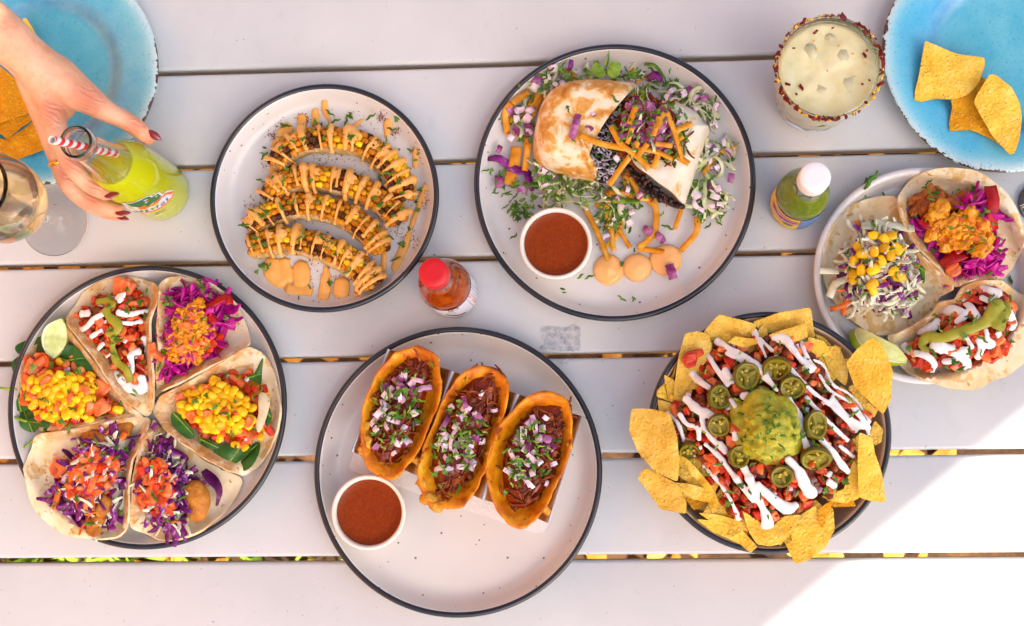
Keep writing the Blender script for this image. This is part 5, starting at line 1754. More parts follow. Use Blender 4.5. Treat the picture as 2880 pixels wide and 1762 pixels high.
def fried_taco(outline, fill, center, label, seed, onP, crumbs):
    zr = .060
    W = xy(V6, outline, zr)
    W = [tuple(p) for p in loop_spline(W, 90)]
    W = [(a + .0016 * nz(a, b, 75, seed) + .0007 * nz(a, b, 260, seed), b + .0016 * nz(a, b, 75, seed + 8) + .0007 * nz(a, b, 260, seed + 3)) for a, b in W]
    c = V6(center[0], center[1], zr)
    t = thing('fried_taco', label, 'taco', (c.x, c.y, 0), 0, 'fried tacos in the steel rack')
    nn = len(W)
    v, f = [], []
    rings = [(0.0, .040), (.35, .0405), (.6, .043), (.78, .050), (.88, .0565), (.94, .0595), (.985, .0605), (1.005, .0590), (1.0, .054), (.95, .042), (.82, .026), (.6, .013), (.3, .010)]
    for (s, z) in rings:
        for i, (x, y) in enumerate(W):
            X, Y = c.x + (x - c.x) * s, c.y + (y - c.y) * s
            q = .0022 * nz(X, Y, 45, seed) + .0009 * nz(X, Y, 170, seed)
            v.append((X - c.x, Y - c.y, z + (q if z > .03 else 0)))
    for j in range(len(rings) - 1):
        for i in range(nn):
            k = (i + 1) % nn
            f.append((j * nn + i, (j + 1) * nn + i, (j + 1) * nn + k, j * nn + k))
    # orientation
    link('shell', mesh('shell', v, f, 'fried_shell'), t)
    fcx, fcy = sum(p[0] for p in fill) / len(fill), sum(p[1] for p in fill) / len(fill)
    fill = [(fcx + (a - fcx) * 1.2, fcy + (b_ - fcy) * 1.09) for a, b_ in fill]
    F = xy(V6, fill, .054)
    zfl = mound(F, lambda x, y: .0455, .011, .014)
    surf('stew', F, zfl, 'beef_sauce', t, 8, 56, dz=-.001, edge=-.004)
    pile(t, 'spring', F, 70, zfl, .004, .9, .0006, seed * 10 + 1, .5)
    pile(t, 'beef', F, 20, zfl, .006, .7, .0, seed * 10 + 2)
    O = xy(V6, onP, .058)
    pile(t, 'onion', O, 16, zfl, .0075, 1.15, .0055, seed * 10 + 3, .8)
    pile(t, 'onion_long', O, 7, zfl, .009, 1.0, .007, seed * 10 + 4, .5)
    pile(t, 'onion', F, 7, zfl, .012, .9, .004, seed * 10 + 5, .8)
    rr = random.Random(seed)
    herbs(t, scatter(O, 34, .004, rr) + scatter(F, 8, .008, rr), lambda x, y: zfl(x, y) + .0085, big=.5, seed=seed, sc=1.1, tilt=.8)
    b = Bag()
    for (x, y) in scatter(O, 16, .006, rr):
        b.add(HERB[rr.randrange(5)], (x, y, zfl(x, y) + .0105), (0, 0, rr.uniform(0, 6)), .8)
    b.build('scallion_bits', 'scallion', t)
    for (x, y, s) in crumbs:
        q = V6(x, y, .058)
        link('cheese_crumb', mesh('cheese_crumb', *ball((0, 0, 0), .0045 * s, 10, 8, (1.2, .8, .6), .7, x * .1, 300), 'cheese_crisp'), t, (q.x - c.x, q.y - c.y, .056), (0, 0, x))
    return t
fried_taco([(500, 140), (560, 128), (640, 180), (662, 260), (662, 380), (620, 500), (570, 620), (500, 720), (430, 785), (360, 770), (300, 720), (275, 640), (270, 500), (290, 400), (340, 280), (420, 180)],
           [(480, 185), (560, 170), (605, 215), (590, 300), (560, 400), (530, 520), (495, 620), (430, 700), (355, 725), (330, 640), (338, 480), (370, 380), (430, 260)], (470, 450), 'leftmost fried orange taco with onion and cilantro in the rack', 1,
           [(380, 330), (480, 280), (580, 300), (560, 420), (520, 520), (500, 600), (400, 640), (340, 560), (340, 470)], [(300, 600, 1.4), (285, 650, 1.2), (540, 690, 1), (330, 390, .7), (640, 190, .7), (300, 520, .8)])
fried_taco([(790, 245), (860, 228), (940, 250), (995, 310), (985, 430), (940, 560), (900, 700), (840, 830), (780, 915), (700, 928), (620, 920), (560, 820), (555, 720), (590, 600), (640, 470), (710, 330)],
           [(800, 275), (880, 250), (945, 290), (945, 360), (890, 500), (840, 650), (790, 780), (720, 850), (655, 840), (630, 700), (648, 580), (700, 450), (765, 330)], (775, 580), 'middle fried orange taco with onion and cilantro in the rack', 2,
           [(690, 480), (760, 400), (840, 470), (890, 570), (850, 640), (820, 740), (690, 760), (630, 680), (650, 590)], [(570, 800, 1.3), (600, 880, 1.5), (640, 920, 1.3), (560, 740, 1), (960, 490, .8), (940, 545, .8)])
fried_taco([(1100, 370), (1180, 353), (1260, 375), (1305, 440), (1312, 560), (1292, 680), (1240, 800), (1160, 950), (1075, 1030), (1000, 1005), (930, 920), (895, 800), (890, 690), (930, 560), (1000, 460)],
           [(1130, 435), (1200, 400), (1265, 415), (1278, 500), (1245, 640), (1205, 780), (1125, 900), (1050, 928), (995, 870), (985, 740), (1005, 600), (1075, 490)], (1095, 690), 'rightmost fried orange taco with onion and cilantro in the rack', 3,
           [(1060, 530), (1120, 480), (1190, 560), (1200, 660), (1150, 740), (1080, 830), (1010, 800), (990, 690), (1020, 600)], [(890, 740, .8), (905, 660, .8), (1180, 935, 1), (965, 490, .7), (1300, 620, .6)])
# ================================================================== burrito plate
pz = PL['burrito_z']
def burrito(outline, ncut, center, h, label, m, w=.030, seed=0):
    """the last ncut points of the outline are the cut side, which stays standing and open"""
    W = xy(V3, outline, h * .5)
    c = V3(center[0], center[1], h * .6)
    t = thing('burrito_half', label, 'burrito', (c.x, c.y, 0), 0, 'two halves of the cut burrito')
    side = loop_spline(W, 120)
    k = 120.0 / len(W)
    side = side[:int((len(W) - ncut) * k) + 1]
    def zf(x, y, s):
        d = line_dist(x, y, side)
        u = min(1.0, d / w)
        return .008 + h * math.sqrt(max(0.0, 1 - (1 - u) ** 2.2)) + .0014 * nz(x, y, 45, seed) * min(1, u * 3) + .0006 * nz(x, y, 130, seed)
    v, f = sheet(W, (c.x, c.y), zf, 26, 120, .6)
    o = link('tortilla', mesh('tortilla', [(a - c.x, b - c.y, z) for a, b, z in v], f, m), t)
    mod_solid(o, .0024, -1)
    return t, zf
B1, zB1 = burrito([(690, 752), (600, 742), (500, 716), (420, 690), (362, 645), (345, 590), (352, 480), (388, 350), (440, 280), (530, 238), (650, 224), (780, 232), (895, 258), (835, 345), (765, 425), (700, 520), (655, 610), (638, 690)], 6, (560, 480), .050, 'left burrito half, toasted, its cut end showing rice and black beans', 'burrito_skin', .023, 3)
B2, zB2 = burrito([(905, 470), (960, 370), (1010, 340), (1060, 332), (1130, 358), (1200, 400), (1232, 448), (1264, 478), (1238, 560), (1192, 700), (1152, 820), (1128, 872), (1060, 836), (960, 765), (855, 660)], 4, (1070, 600), .044, 'right burrito half, pale, under onions and tortilla strips', 'burrito_pale', .021, 8)
# folded-in lip of the tortilla along the cut
def lip(t, pts, r):
    P3 = [tuple(V3(*p) - t.location) for p in pts]
    link('cut_edge', mesh('cut_edge', *tube(P3, r, 8, 24, .8), 'tortilla'), t)
0 and lip(B1, [(890, 270, .03), (835, 348, .042), (765, 428, .047), (700, 522, .045), (656, 612, .036), (636, 690, .02), (665, 748, .012)], .0014)
0 and lip(B2, [(858, 660, .03), (960, 765, .028), (1060, 836, .024), (1127, 872, .014)], .0013)
fillP = xy(V3, [(880, 280), (820, 350), (750, 440), (690, 525), (645, 615), (634, 690), (668, 748), (735, 752), (790, 700), (835, 620), (880, 560), (930, 470), (970, 390), (960, 310), (920, 268)], .03)
cut = xy(V3, [(900, 262), (770, 410), (695, 515), (645, 610), (634, 690)], .03)
zF = lambda x, y: max(.010, .044 - .85 * line_dist(x, y, cut)) + .002 * nz(x, y, 160, 2)
surf('bean_filling', fillP, zF, 'bean_mash', B1, 8, 56, dz=-.001, edge=-.006)
RICE = mesh('rice_grain', *ball((0, 0, 0), .0011, 8, 6, (3.2, 1, 1)), 'rice')
BEAN = mesh('black_bean', *ball((0, 0, 0), .0030, 10, 8, (1.5, 1, .9)), 'black_bean')
MS['rice'] = [RICE]
MS['bean'] = [BEAN]
pile(B1, 'bean', fillP, 46, zF, .005, .95, .001, 5)
pile(B1, 'rice', fillP, 230, zF, .0022, 1.0, .0022, 6, .8)
stripP = xy(V3, [(848, 668), (955, 775), (1055, 845), (1128, 876), (1120, 892), (1055, 876), (950, 818), (860, 735), (835, 695)], .018)
zS = lambda x, y: .019 + .002 * nz(x, y, 160, 2)
surf('bean_filling', stripP, zS, 'bean_mash', B2, 6, 48, dz=-.001, edge=-.008, center=tuple(V3(985, 812, .018))[:2])
pile(B2, 'bean', stripP, 26, zS, .005, .9, .001, 7)
pile(B2, 'spring', stripP, 26, zS, .005, .7, .001, 8)
herbs(B1, scatter(fillP, 22, .006, random.Random(5)) + xy(V3, [(520, 378), (528, 385), (545, 550), (770, 630), (770, 600)], .05), lambda x, y: max(zF(x, y), .02) + .004 if in_poly(x, y, fillP) else .060, big=.2, seed=6)

# heap of the topping between the halves
heapP = xy(V3, [(800, 300), (900, 270), (980, 280), (1060, 345), (1160, 440), (1165, 600), (1080, 660), (1000, 640), (940, 690), (830, 620), (770, 560), (750, 480)], .06)
hc = V3(960, 480, .06)
def zH(x, y):
    d = math.hypot(x - hc.x, y - hc.y)
    return .066 - .35 * d + .002 * nz(x, y, 120, 1)
GO = 'diced red onion over the burrito plate'
LO = 'diced red onion piece scattered over the burrito plate'
rr = random.Random(21)
def onion_at(x, y, z, kind='onion', sc=1.0, tilt=.8):
    if kind == 'onion' and sc > 1.15:
        kind, sc = 'onion_big', sc * .8
    o = put(None, kind, x, y, z, sc, None, rr, tilt, name='onion_piece')
    q = PL['burrito'][0]
    dx, dy = x - q.x, y - q.y
    if z > .04:
        lab, zone = 'red onion dice heaped over the cut middle of the burrito', 'on the burrito heap'
    elif dx > .06:
        lab, zone = 'red onion dice among the lettuce right of the burrito', 'right of the burrito'
    elif dy > .06:
        lab, zone = 'red onion dice along the top edge of the burrito plate', 'above the burrito'
    elif dx < -.05:
        lab, zone = 'red onion dice at left of the burrito near the purple cabbage', 'left of the burrito'
    else:
        lab, zone = 'red onion dice lying below the burrito near the sauce dollops', 'below the burrito'
    tag(o, lab, 'onion', 'red onion dice ' + zone)
core = xy(V3, [(800, 400), (880, 330), (960, 360), (1040, 420), (1080, 540), (980, 600), (880, 560), (770, 520)], .06)
for (x, y) in scatter(core, 40, .0066, rr):
    onion_at(x, y, zH(x, y) + .004, 'onion', 1.2)
for (x, y, s) in [(905, 330, 1.2), (1030, 350, 1.2), (1105, 440, 1.1), (1045, 600, .9), (1100, 635, 1.0), (640, 470, 1.0), (655, 400, .9), (780, 635, .9), (1020, 490, 1.0)]:
    q = V3(x, y, .062)
    onion_at(q.x, q.y, max(zH(q.x, q.y), .056) + .003, 'onion_long' if s > 1.05 else 'onion', s)
q = V3(566, 465, .062)
o = put(None, 'onion_long', q.x, q.y, .0625, 1.6, (0, 0, 1.3), rr, name='onion_slice')
tag(o, 'thin curved red onion sliver lying on the toasted burrito half', 'onion')
heap = thing('shredded_topping', 'heap of pulled meat and lettuce between the two burrito halves', 'topping', (hc.x, hc.y, 0))
surf('heap_base', heapP, zH, 'beef', heap, 7, 56, dz=-.003, edge=-.02)
pile(heap, 'spring', heapP, 60, zH, .004, .9, .001, 19, .6)
pile(heap, 'lettuce', heapP, 14, zH, .006, .8, .001, 9, .8)
herbs(heap, scatter(heapP, 60, .005, rr), lambda x, y: zH(x, y) + .006, big=.3, seed=4)

# fried strips
GS = 'fried tortilla strips on the burrito plate'
def strip(pts, w=.0048, z=None, on=False):
    P = []
    for i, (a, b) in enumerate(pts):
        q = V3(a, b, .06 if on else .014)
        zz = (max(zH(q.x, q.y), .054) + .0075) if on else pz(q.x, q.y) + .005 + .004 * rr.random() + (z or 0)
        q = V3(a, b, zz)
        P.append((q.x, q.y, zz))
    c = P[len(P) // 2]
    v, f = ribbon([(a - c[0], b - c[1], d - c[2]) for a, b, d in P], w * rr.uniform(.85, 1.15), .0015, 14, rr.uniform(-.5, .5), rr.uniform(-.25, .25))
    o = link('tortilla_strip', mesh('tortilla_strip', v, f, 'strip_fried'), None, c)
    q = PL['burrito'][0]
    if on:
        lab, zone = 'thin fried tortilla strip resting on the burrito heap', ' heap'
    elif c[0] - q.x < -.05:
        lab, zone = 'thin fried tortilla strip left of the burrito', ' left side'
    elif c[1] - q.y > .05:
        lab, zone = 'thin fried tortilla strip along the top edge behind the burrito', ' top side'
    elif c[0] - q.x > .05:
        lab, zone = 'thin fried tortilla strip to the right of the burrito', ' right side'
    else:
        lab, zone = 'thin fried tortilla strip lying below the burrito', ' lower side'
    if w > .01:
        lab, zone = 'broad fried tortilla strip under the purple cabbage shred', ' left side'
    tag(o, lab, 'tortilla strip', GS + zone)
for p in [[(590, 515), (700, 560), (830, 585)], [(740, 775), (800, 690), (860, 610), (890, 550)], [(750, 470), (800, 560), (880, 620), (950, 690)], [(845, 460), (880, 370)], [(1040, 400), (1080, 500), (1120, 640)], [(1000, 420), (970, 520)], [(1090, 490), (1170, 455)], [(980, 560), (1068, 572)],
          [(1000, 600), (970, 690)], [(890, 590), (980, 600), (1070, 640)], [(1080, 620), (1155, 665)], [(1030, 400), (990, 480)], [(1080, 490), (1120, 540)], [(940, 560), (880, 640)], [(860, 480), (835, 560)]]:
    strip(p, .0052, None, True)
for p in [[(830, 700), (880, 790), (900, 840)], [(740, 810), (810, 815), (890, 830)], [(735, 800), (750, 1000), (765, 1115)], [(610, 880), (680, 1020), (740, 1165)], [(700, 1110), (770, 1050), (810, 960)], [(790, 1000), (850, 1100)], [(970, 830), (985, 930), (970, 1030), (890, 1100)], [(890, 1105), (960, 1110), (1025, 1120)],
          [(1195, 940), (1190, 1020), (1110, 1115)], [(1140, 830), (1080, 1000)], [(1400, 578), (1310, 610), (1230, 715)], [(325, 290), (240, 350)], [(235, 350), (205, 400), (215, 510)], [(400, 290), (330, 430)], [(225, 445), (330, 420)], [(250, 490), (300, 540)], [(310, 530), (315, 620)], [(325, 560), (305, 700)],
          [(860, 165), (850, 230)], [(510, 180), (570, 215)], [(870, 240), (940, 210)], [(670, 880), (745, 885)], [(380, 300), (300, 400)], [(820, 720), (850, 850)], [(900, 840), (1000, 850)], [(730, 850), (735, 1000)], [(930, 830), (970, 880)]]:
    strip(p, .0052 if p[0][0] > 560 else .006)
strip([(262, 575), (250, 670), (222, 772)], .012)

# greens strewn over the plate
salad = [[(350, 650), (460, 690), (640, 745), (700, 770), (690, 880), (560, 880), (440, 885), (400, 760)], [(1190, 560), (1300, 560), (1390, 550), (1370, 660), (1260, 720), (1200, 700)], [(1170, 780), (1260, 740), (1340, 830), (1330, 900), (1230, 930), (1160, 880)], [(330, 240), (450, 180), (600, 175), (700, 195), (900, 200), (1000, 240), (900, 260), (650, 222), (450, 260), (380, 300)],
         [(1040, 290), (1130, 270), (1220, 300), (1310, 400), (1290, 470), (1230, 430), (1130, 340)], [(210, 400), (330, 300), (370, 380), (350, 560), (270, 540)], [(700, 770), (880, 760), (930, 860), (840, 960), (700, 950)], [(360, 640), (420, 690), (470, 860), (430, 880)]]
salad = [xy(V3, p, .012) for p in salad]
b = Bag()
lt = [(list(map(lambda v_: tuple(v_.co), me.vertices)), [tuple(p.vertices) for p in me.polygons]) for me in MS['lettuce']]
for k, (P, n_) in enumerate(zip(salad, (22, 16, 14, 9, 18, 3, 6, 8))):
    for (x, y) in scatter(P, n_, .005, rr):
        b.add(lt[rr.randrange(len(lt))], (x, y, pz(x, y) + .005 + rr.uniform(0, .006)), (rr.uniform(-.5, .5), rr.uniform(-.5, .5), rr.uniform(0, 6.3)), .8)
lo = b.build('shredded_lettuce', 'lettuce', None)
tag(lo, 'pale shredded lettuce strewn round the burrito', 'lettuce')
hp = []
for P, n_ in zip(salad, (40, 20, 40, 40, 28, 22, 44, 16)):
    hp += scatter(P, n_, .0035, rr)
hp += scatter(xy(V3, [(120, 690), (200, 680), (260, 760), (380, 770), (340, 900), (280, 960), (220, 900), (150, 800)], .01), 44, .005, rr)
hp += scatter(xy(V3, [(1150, 850), (1340, 830), (1320, 990), (1200, 960)], .01), 30, .004, rr)
hp += scatter(xy(V3, [(680, 880), (850, 880), (820, 1010), (690, 1020)], .01), 34, .004, rr)
hp += scatter(xy(V3, [(930, 200), (1090, 230), (1100, 300), (990, 300)], .01), 34, .004, rr)
hp += scatter(xy(V3, [(220, 880), (320, 860), (320, 960), (240, 960)], .01), 26, .004, rr)
hp += xy(V3, [(500, 1330), (515, 1320), (830, 1375), (868, 1365), (605, 1238), (262, 1025), (855, 1000), (1010, 985), (1020, 910), (1178, 980), (400, 850), (350, 890), (375, 880), (865, 1125), (800, 1200), (665, 1240), (1295, 360), (1060, 180), (940, 175), (190, 440), (280, 300)], .01)
ho = herbs(None, hp, lambda x, y: pz(x, y) + .006 + .005 * (in_poly(x, y, salad[0]) or in_poly(x, y, salad[3])), big=.22, seed=77, sc=1.0)
tag(ho, 'chopped green cilantro strewn over the burrito plate', 'cilantro')
for P, n_ in zip(salad, (4, 6, 7, 10, 7, 7, 4, 2)):
    for (x, y) in scatter(P, n_, .008, rr):
        onion_at(x, y, pz(x, y) + .011, 'onion', 1.1)
for (x, y, s) in [(935, 1010, 1.6), (1005, 1050, 1.7), (850, 970, 1.0), (800, 890, 1.3), (725, 1040, 1.0), (770, 960, .9), (172, 755, 1.7), (175, 590, 1.1), (260, 400, 1.3), (330, 480, 1.5), (230, 530, 1.2), (295, 800, 1.2), (1060, 1225, 1.8), (1150, 290, 1.6), (1370, 740, 1.3), (1290, 690, 1.3), (1270, 790, 1.4), (370, 250, 1.9), (420, 225, 1.3), (850, 215, 1.0), (970, 230, 1.2)]:
    q = V3(x, y, .012)
    onion_at(q.x, q.y, pz(q.x, q.y) + .009 + (.008 if x == 1060 else 0), 'onion', s * .85, .35)
def loose(name, kind_m, pts, ws, th, label, cat, z=.012, tw=.6, cup=.25):
    P = [V3(a, b, z) for a, b in pts]
    c = P[len(P) // 2].copy()
    o = link(name, mesh(name, *ribbon([(p.x - c.x, p.y - c.y, (.003 if i % 2 else 0)) for i, p in enumerate(P)], ws, th, 18, tw, .2, cup), kind_m), None, c)
    tag(o, label, cat)
loose('cabbage_shred', 'cabbage_purple', [(115, 640), (170, 642), (220, 675), (265, 705), (310, 705), (325, 750), (345, 805)], [.004, .008, .0085, .009, .0085, .008, .004], .0016, 'curled purple cabbage shred at left of the burrito plate', 'cabbage')
loose('cabbage_shred', 'cabbage_purple', [(545, 130), (542, 158), (535, 182)], [.004, .005, .003], .0014, 'small purple cabbage shred at top edge of the burrito plate', 'cabbage', .022)
loose('cabbage_shred', 'cabbage_purple', [(940, 225), (985, 215), (1010, 240)], [.006, .010, .006], .0014, 'purple cabbage shred above the burrito cut', 'cabbage', .018)
loose('scallion_strip', 'scallion', [(450, 155), (490, 180), (530, 215)], [.003, .0042, .003], .0012, 'green herb strip at upper left of the burrito plate', 'herb', .018)
loose('scallion_strip', 'cilantro', [(925, 148), (980, 165), (1030, 225)], [.003, .0036, .002], .0012, 'long dark herb strip at top right of the burrito plate', 'herb', .018)
loose('scallion_strip', 'scallion', [(760, 855), (830, 860), (895, 862)], [.005, .0062, .005], .0014, 'green scallion strip below the burrito cut', 'herb', .016)
loose('scallion_strip', 'cilantro', [(300, 770), (345, 775), (390, 778)], [.004, .006, .004], .0012, 'green herb strip beside the purple cabbage shred', 'herb', .014)
sp = thing('cilantro_sprig', 'leafy cilantro sprig at top of the burrito plate', 'cilantro', tuple(V3(720, 180, .01)))
for i, pts in enumerate([[(735, 165), (760, 135), (800, 145), (800, 190), (770, 222), (735, 205)], [(725, 185), (690, 150), (660, 150), (650, 190), (680, 212), (712, 212)], [(650, 200), (625, 170), (618, 190), (630, 215)], [(720, 160), (728, 110), (740, 85), (742, 120), (732, 160)], [(700, 160), (685, 130), (660, 135), (675, 155)], [(830, 200), (870, 180), (910, 175), (890, 205), (850, 222)]]):
    leaf(sp, V3, pts, .022, 'cilantro' if i not in (0, 1) else 'leaf_bright' if 'leaf_bright' in _MATS else 'scallion', seed=i + 50, name='cilantro_leaf', wave=.002)

# dollops of pink-orange sauce
for (x, y, r, lab) in ((738, 1210, 80, 'leftmost of the three orange sauce dollops, touched by a tortilla strip'), (886, 1200, 76, 'middle orange sauce dollop of the three on the burrito plate'), (1036, 1160, 84, 'rightmost of the three orange sauce dollops, onion piece on its edge')):
    c = V3(x, y, .009)
    k = r * V3.k * MPX
    pr = [(.0003, .0092), (k * .12, .0088), (k * .25, .0080), (k * .45, .0072), (k * .62, .0062), (k * .8, .0052), (k * .92, .0036), (k * .99, .0018), (k, .0006), (k * .97, 0)]
    v, f = lathe(pr, 40)
    v = [(a * (1 + .03 * math.sin(3 * math.atan2(b_, a) + x)), b_ * (1 + .03 * math.cos(2 * math.atan2(b_, a) + x)), c_ + .0005 * nz(a, b_, 150, x)) for a, b_, c_ in v]
    o = link('sauce_dollop', mesh('sauce_dollop', v, f, 'chipotle_light'), None, (c.x, c.y, pz(c.x, c.y)))
    tag(o, lab, 'sauce')
# ================================================================== grilled corn ribs
cz = PL['corn_z']
def corn_rib(line, w, label, seed, zc=.016, nb=13):
    k = V2.k * MPX
    pts = [V2(a, b, zc) for a, b in line]
    L = sum((pts[i + 1] - pts[i]).length for i in range(len(pts) - 1))
    n_ = 60
    P = [Vector(p) for p in spline([tuple(p) for p in pts], n_)]
    c = P[n_ // 2].copy()
    c.z = 0
    t = thing('corn_rib', label, 'corn', tuple(c), 0, 'grilled corn ribs on the plate')
    rad = w * k / 2
    rr = random.Random(seed)
    def frame(u):
        i = min(n_ - 2, max(0, int(u * (n_ - 1))))
        f_ = u * (n_ - 1) - i
        p = P[i].lerp(P[i + 1], f_)
        tg = (P[min(i + 2, n_ - 1)] - P[max(i - 1, 0)]).normalized()
        s = Vector((-tg.y, tg.x, 0)).normalized()       # towards the outer (upper) side
        if s.y < 0:
            s = -s
        return p, tg, s
    endz = lambda u: 1 - .30 * max(0, abs(u - .5) * 2 - .8) / .2
    # cob
    shp = tube([tuple(P[i] - c + Vector((0, 0, -.003)) - frame(i / (n_ - 1))[2] * rad * .12) for i in range(0, n_, 3)], [rad * .82 * endz(i / (n_ - 1)) for i in range(0, n_, 3)], 14, None, .85, .06)
    link('cob', mesh('cob', *shp, 'cob'), t)
    nk = int(L / .0066)
    rows = (78, 52, 26, -2, -30)      # degrees from straight up towards the outer side
    for i in range(nk):
        u = (i + .5) / nk
        for r_, a in enumerate(rows):
            p, tg, s = frame(min(.995, max(.005, u + (.5 / nk) * (r_ % 2))))
            an = R(a + rr.uniform(-4, 4))
            q = p + s * (rad * .93 * math.sin(an) * endz(u)) + Vector((0, 0, rad * .93 * math.cos(an) * .95 * endz(u) - .003))
            nzv = nz(q.x, q.y, 75, seed) + .35 * (abs(u - .5) * 2) ** 4 + .14 * (r_ == 3) + .3 * (r_ == 4) + .12 * (r_ == 0) + rr.uniform(-.05, .05)
            kd = 'kernel' if nzv < -.12 else 'kernel_r' if nzv < .44 else 'kernel_c'
            rot = Vector((math.sin(an) * s.x, math.sin(an) * s.y, math.cos(an))).to_track_quat('Z', 'Y').to_euler()
            sc = .84 * rr.uniform(.95, 1.06)
            me = MS[kd][0]
            link('kernel', me, t, tuple(q - c), (rot.x + rr.uniform(-.08, .08), rot.y + rr.uniform(-.08, .08), math.atan2(tg.y, tg.x) + rr.uniform(-.1, .1)), (sc, sc, sc * 1.25))
    # drizzled bands over the rib
    lines = []
    shapes = []
    for i in range(nb):
        u = (i + .5 + rr.uniform(-.3, .3)) / nb
        a0_, a1_ = rr.uniform(70, 95), -rr.uniform(20, 85)
        sl = rr.uniform(.0, .03)
        q3 = []
        wd = rr.choice((.0016, .0020, .0025, .0031, .0040)) * rr.uniform(.9, 1.1)
        ws = []
        for j in range(10):
            g = j / 9
            p, tg, s = frame(min(.99, max(.01, u + sl * (g - .5))))
            an = R(a0_ + (a1_ - a0_) * g)
            q3.append(tuple(p + s * ((rad + .0016) * math.sin(an)) + Vector((0, 0, (rad + .0014) * math.cos(an) - .003)) - c))
            ws.append(wd * (1.25 - .75 * g) * rr.uniform(.8, 1.2) + (.0012 if j == 9 else 0))
        shapes.append(tube(q3, ws, 8))
        if rr.random() < .5:        # two bands run together near the top
            p, tg, s = frame(min(.98, u + .02))
            shapes.append(ball(tuple(p + s * rad * .45 + Vector((0, 0, rad * .86 - .003)) - c), rr.uniform(.0036, .0052), 10, 8, (1.2, 1.2, .5)))
    o = link('sauce_drizzle', mesh('sauce_drizzle', *join(*shapes), 'chipotle'), t)
    mod_remesh(o, .0009, 3)
    hp = []
    b = Bag()
    for i in range(18):
        p, tg, s = frame(rr.uniform(.03, .97))
        an = R(rr.uniform(-25, 70))
        q = p + s * (rad * 1.1 * math.sin(an)) + Vector((0, 0, rad * 1.18 * math.cos(an) - .001))
        b.add(HERB[rr.randrange(9) if rr.random() < .5 else rr.randrange(5)], tuple(q), (0, an * .6, rr.uniform(0, 6)), rr.uniform(.7, 1.15))
    b.build('chopped_cilantro', 'cilantro', t)
    b = Bag()
    for i in range(150):
        p, tg, s = frame(rr.uniform(.03, .97))
        an = R(rr.uniform(-60, 80))
        q = p + s * ((rad + .0024) * math.sin(an)) + Vector((0, 0, (rad + .0030) * math.cos(an) - .002))
        b.add(SPECK, tuple(q), (rr.uniform(-1, 1), an, rr.uniform(0, 6)), rr.uniform(.4, 1.3))
    b.build('chili_powder', 'chili_powder', t)
    return t
SPECK = ball((0, 0, 0), .0007, 5, 4, (1.2, .8, .5))
corn_rib([(455, 570), (510, 485), (590, 435), (700, 410), (820, 415), (930, 430), (1030, 482), (1100, 545), (1155, 615), (1190, 690), (1205, 755)], 154, 'topmost grilled corn rib on the plate, arched longest', 1, .016, 15)
corn_rib([(405, 765), (460, 700), (540, 655), (640, 640), (750, 645), (850, 668), (950, 705), (1050, 762), (1130, 832), (1175, 895)], 154, 'second grilled corn rib from the top of the plate', 2, .017, 14)
corn_rib([(300, 940), (365, 880), (450, 835), (560, 805), (680, 806), (800, 835), (900, 885), (980, 945), (1035, 1010), (1068, 1065)], 152, 'third grilled corn rib from the top of the plate', 3, .017, 13)
corn_rib([(300, 1055), (370, 1028), (480, 1005), (600, 1012), (720, 1048), (830, 1098), (920, 1155), (985, 1215), (1020, 1265)], 160, 'lowest grilled corn rib on the plate, nearest the sauce pool', 4, .018, 14)
sm = [([([(515, 315), (500, 380), (462, 460), (440, 560), (425, 650)], [44, 50, 46, 34, 20])], 'long orange sauce smear at upper left of the corn plate'),
      ([([(605, 265), (600, 310), (594, 372)], [36, 30, 18])], 'orange sauce drop dusted with chili above the top corn rib'),
      ([([(680, 225), (683, 280), (680, 320)], [24, 28, 26])], 'short thick orange sauce drop above the top corn rib'),
      ([([(740, 178), (740, 240), (772, 300), (788, 335)], [24, 22, 13, 20])], 'topmost wavy orange sauce streak on the corn plate'),
      ([([(972, 278), (925, 310), (893, 352)], [8, 20, 12])], 'slanted orange sauce streak right of the wavy one'),
      ([([(1115, 292), (1110, 340), (1096, 400)], [28, 32, 8])], 'tear shaped orange sauce drop at upper right of corn plate'),
      ([([(1278, 462), (1278, 520), (1268, 570)], [20, 26, 18])], 'small orange sauce drop near the right rim of corn plate'),
      ([([(1338, 678), (1302, 770), (1262, 870), (1222, 990), (1185, 1080), (1150, 1170)], [26, 26, 18, 24, 36, 26])], 'long orange sauce streak down the right of the corn plate'),
      ([([(1090, 1060), (1078, 1180), (1060, 1250)], [20, 20, 16])], 'orange sauce streak beside the lower corn rib ends'),
      ([([(425, 1110), (430, 1200), (480, 1255)], [44, 56, 50]), ([(500, 1110), (510, 1250)], [38, 40]), ([(595, 1130), (605, 1250)], [52, 56]), ([(520, 1290), (600, 1300), (650, 1290)], [40, 36, 40])], 'wide orange sauce pool below the lowest corn rib'),
      ([([(742, 1140), (745, 1230), (730, 1340)], [12, 36, 38])], 'orange sauce blob at bottom of the corn plate'),
      ([([(840, 1230), (832, 1320)], [52, 54])], 'square orange sauce blob at bottom of the corn plate'),
      ([([(925, 1290), (930, 1325)], [22, 28])], 'small orange sauce blob under the lowest corn rib end')]
for ls, lab in sm:
    q = V2(*ls[0][0][1], .008) if len(ls[0][0]) > 1 else V2(*ls[0][0][0], .008)
    root = thing('sauce_smear', lab, 'sauce', (q.x, q.y, .006), 0)
    sauce('sauce', 'chipotle', vl(V2, .009, ls), lambda x, y: cz(x, y), root, .0011, .46, 4, .0006)
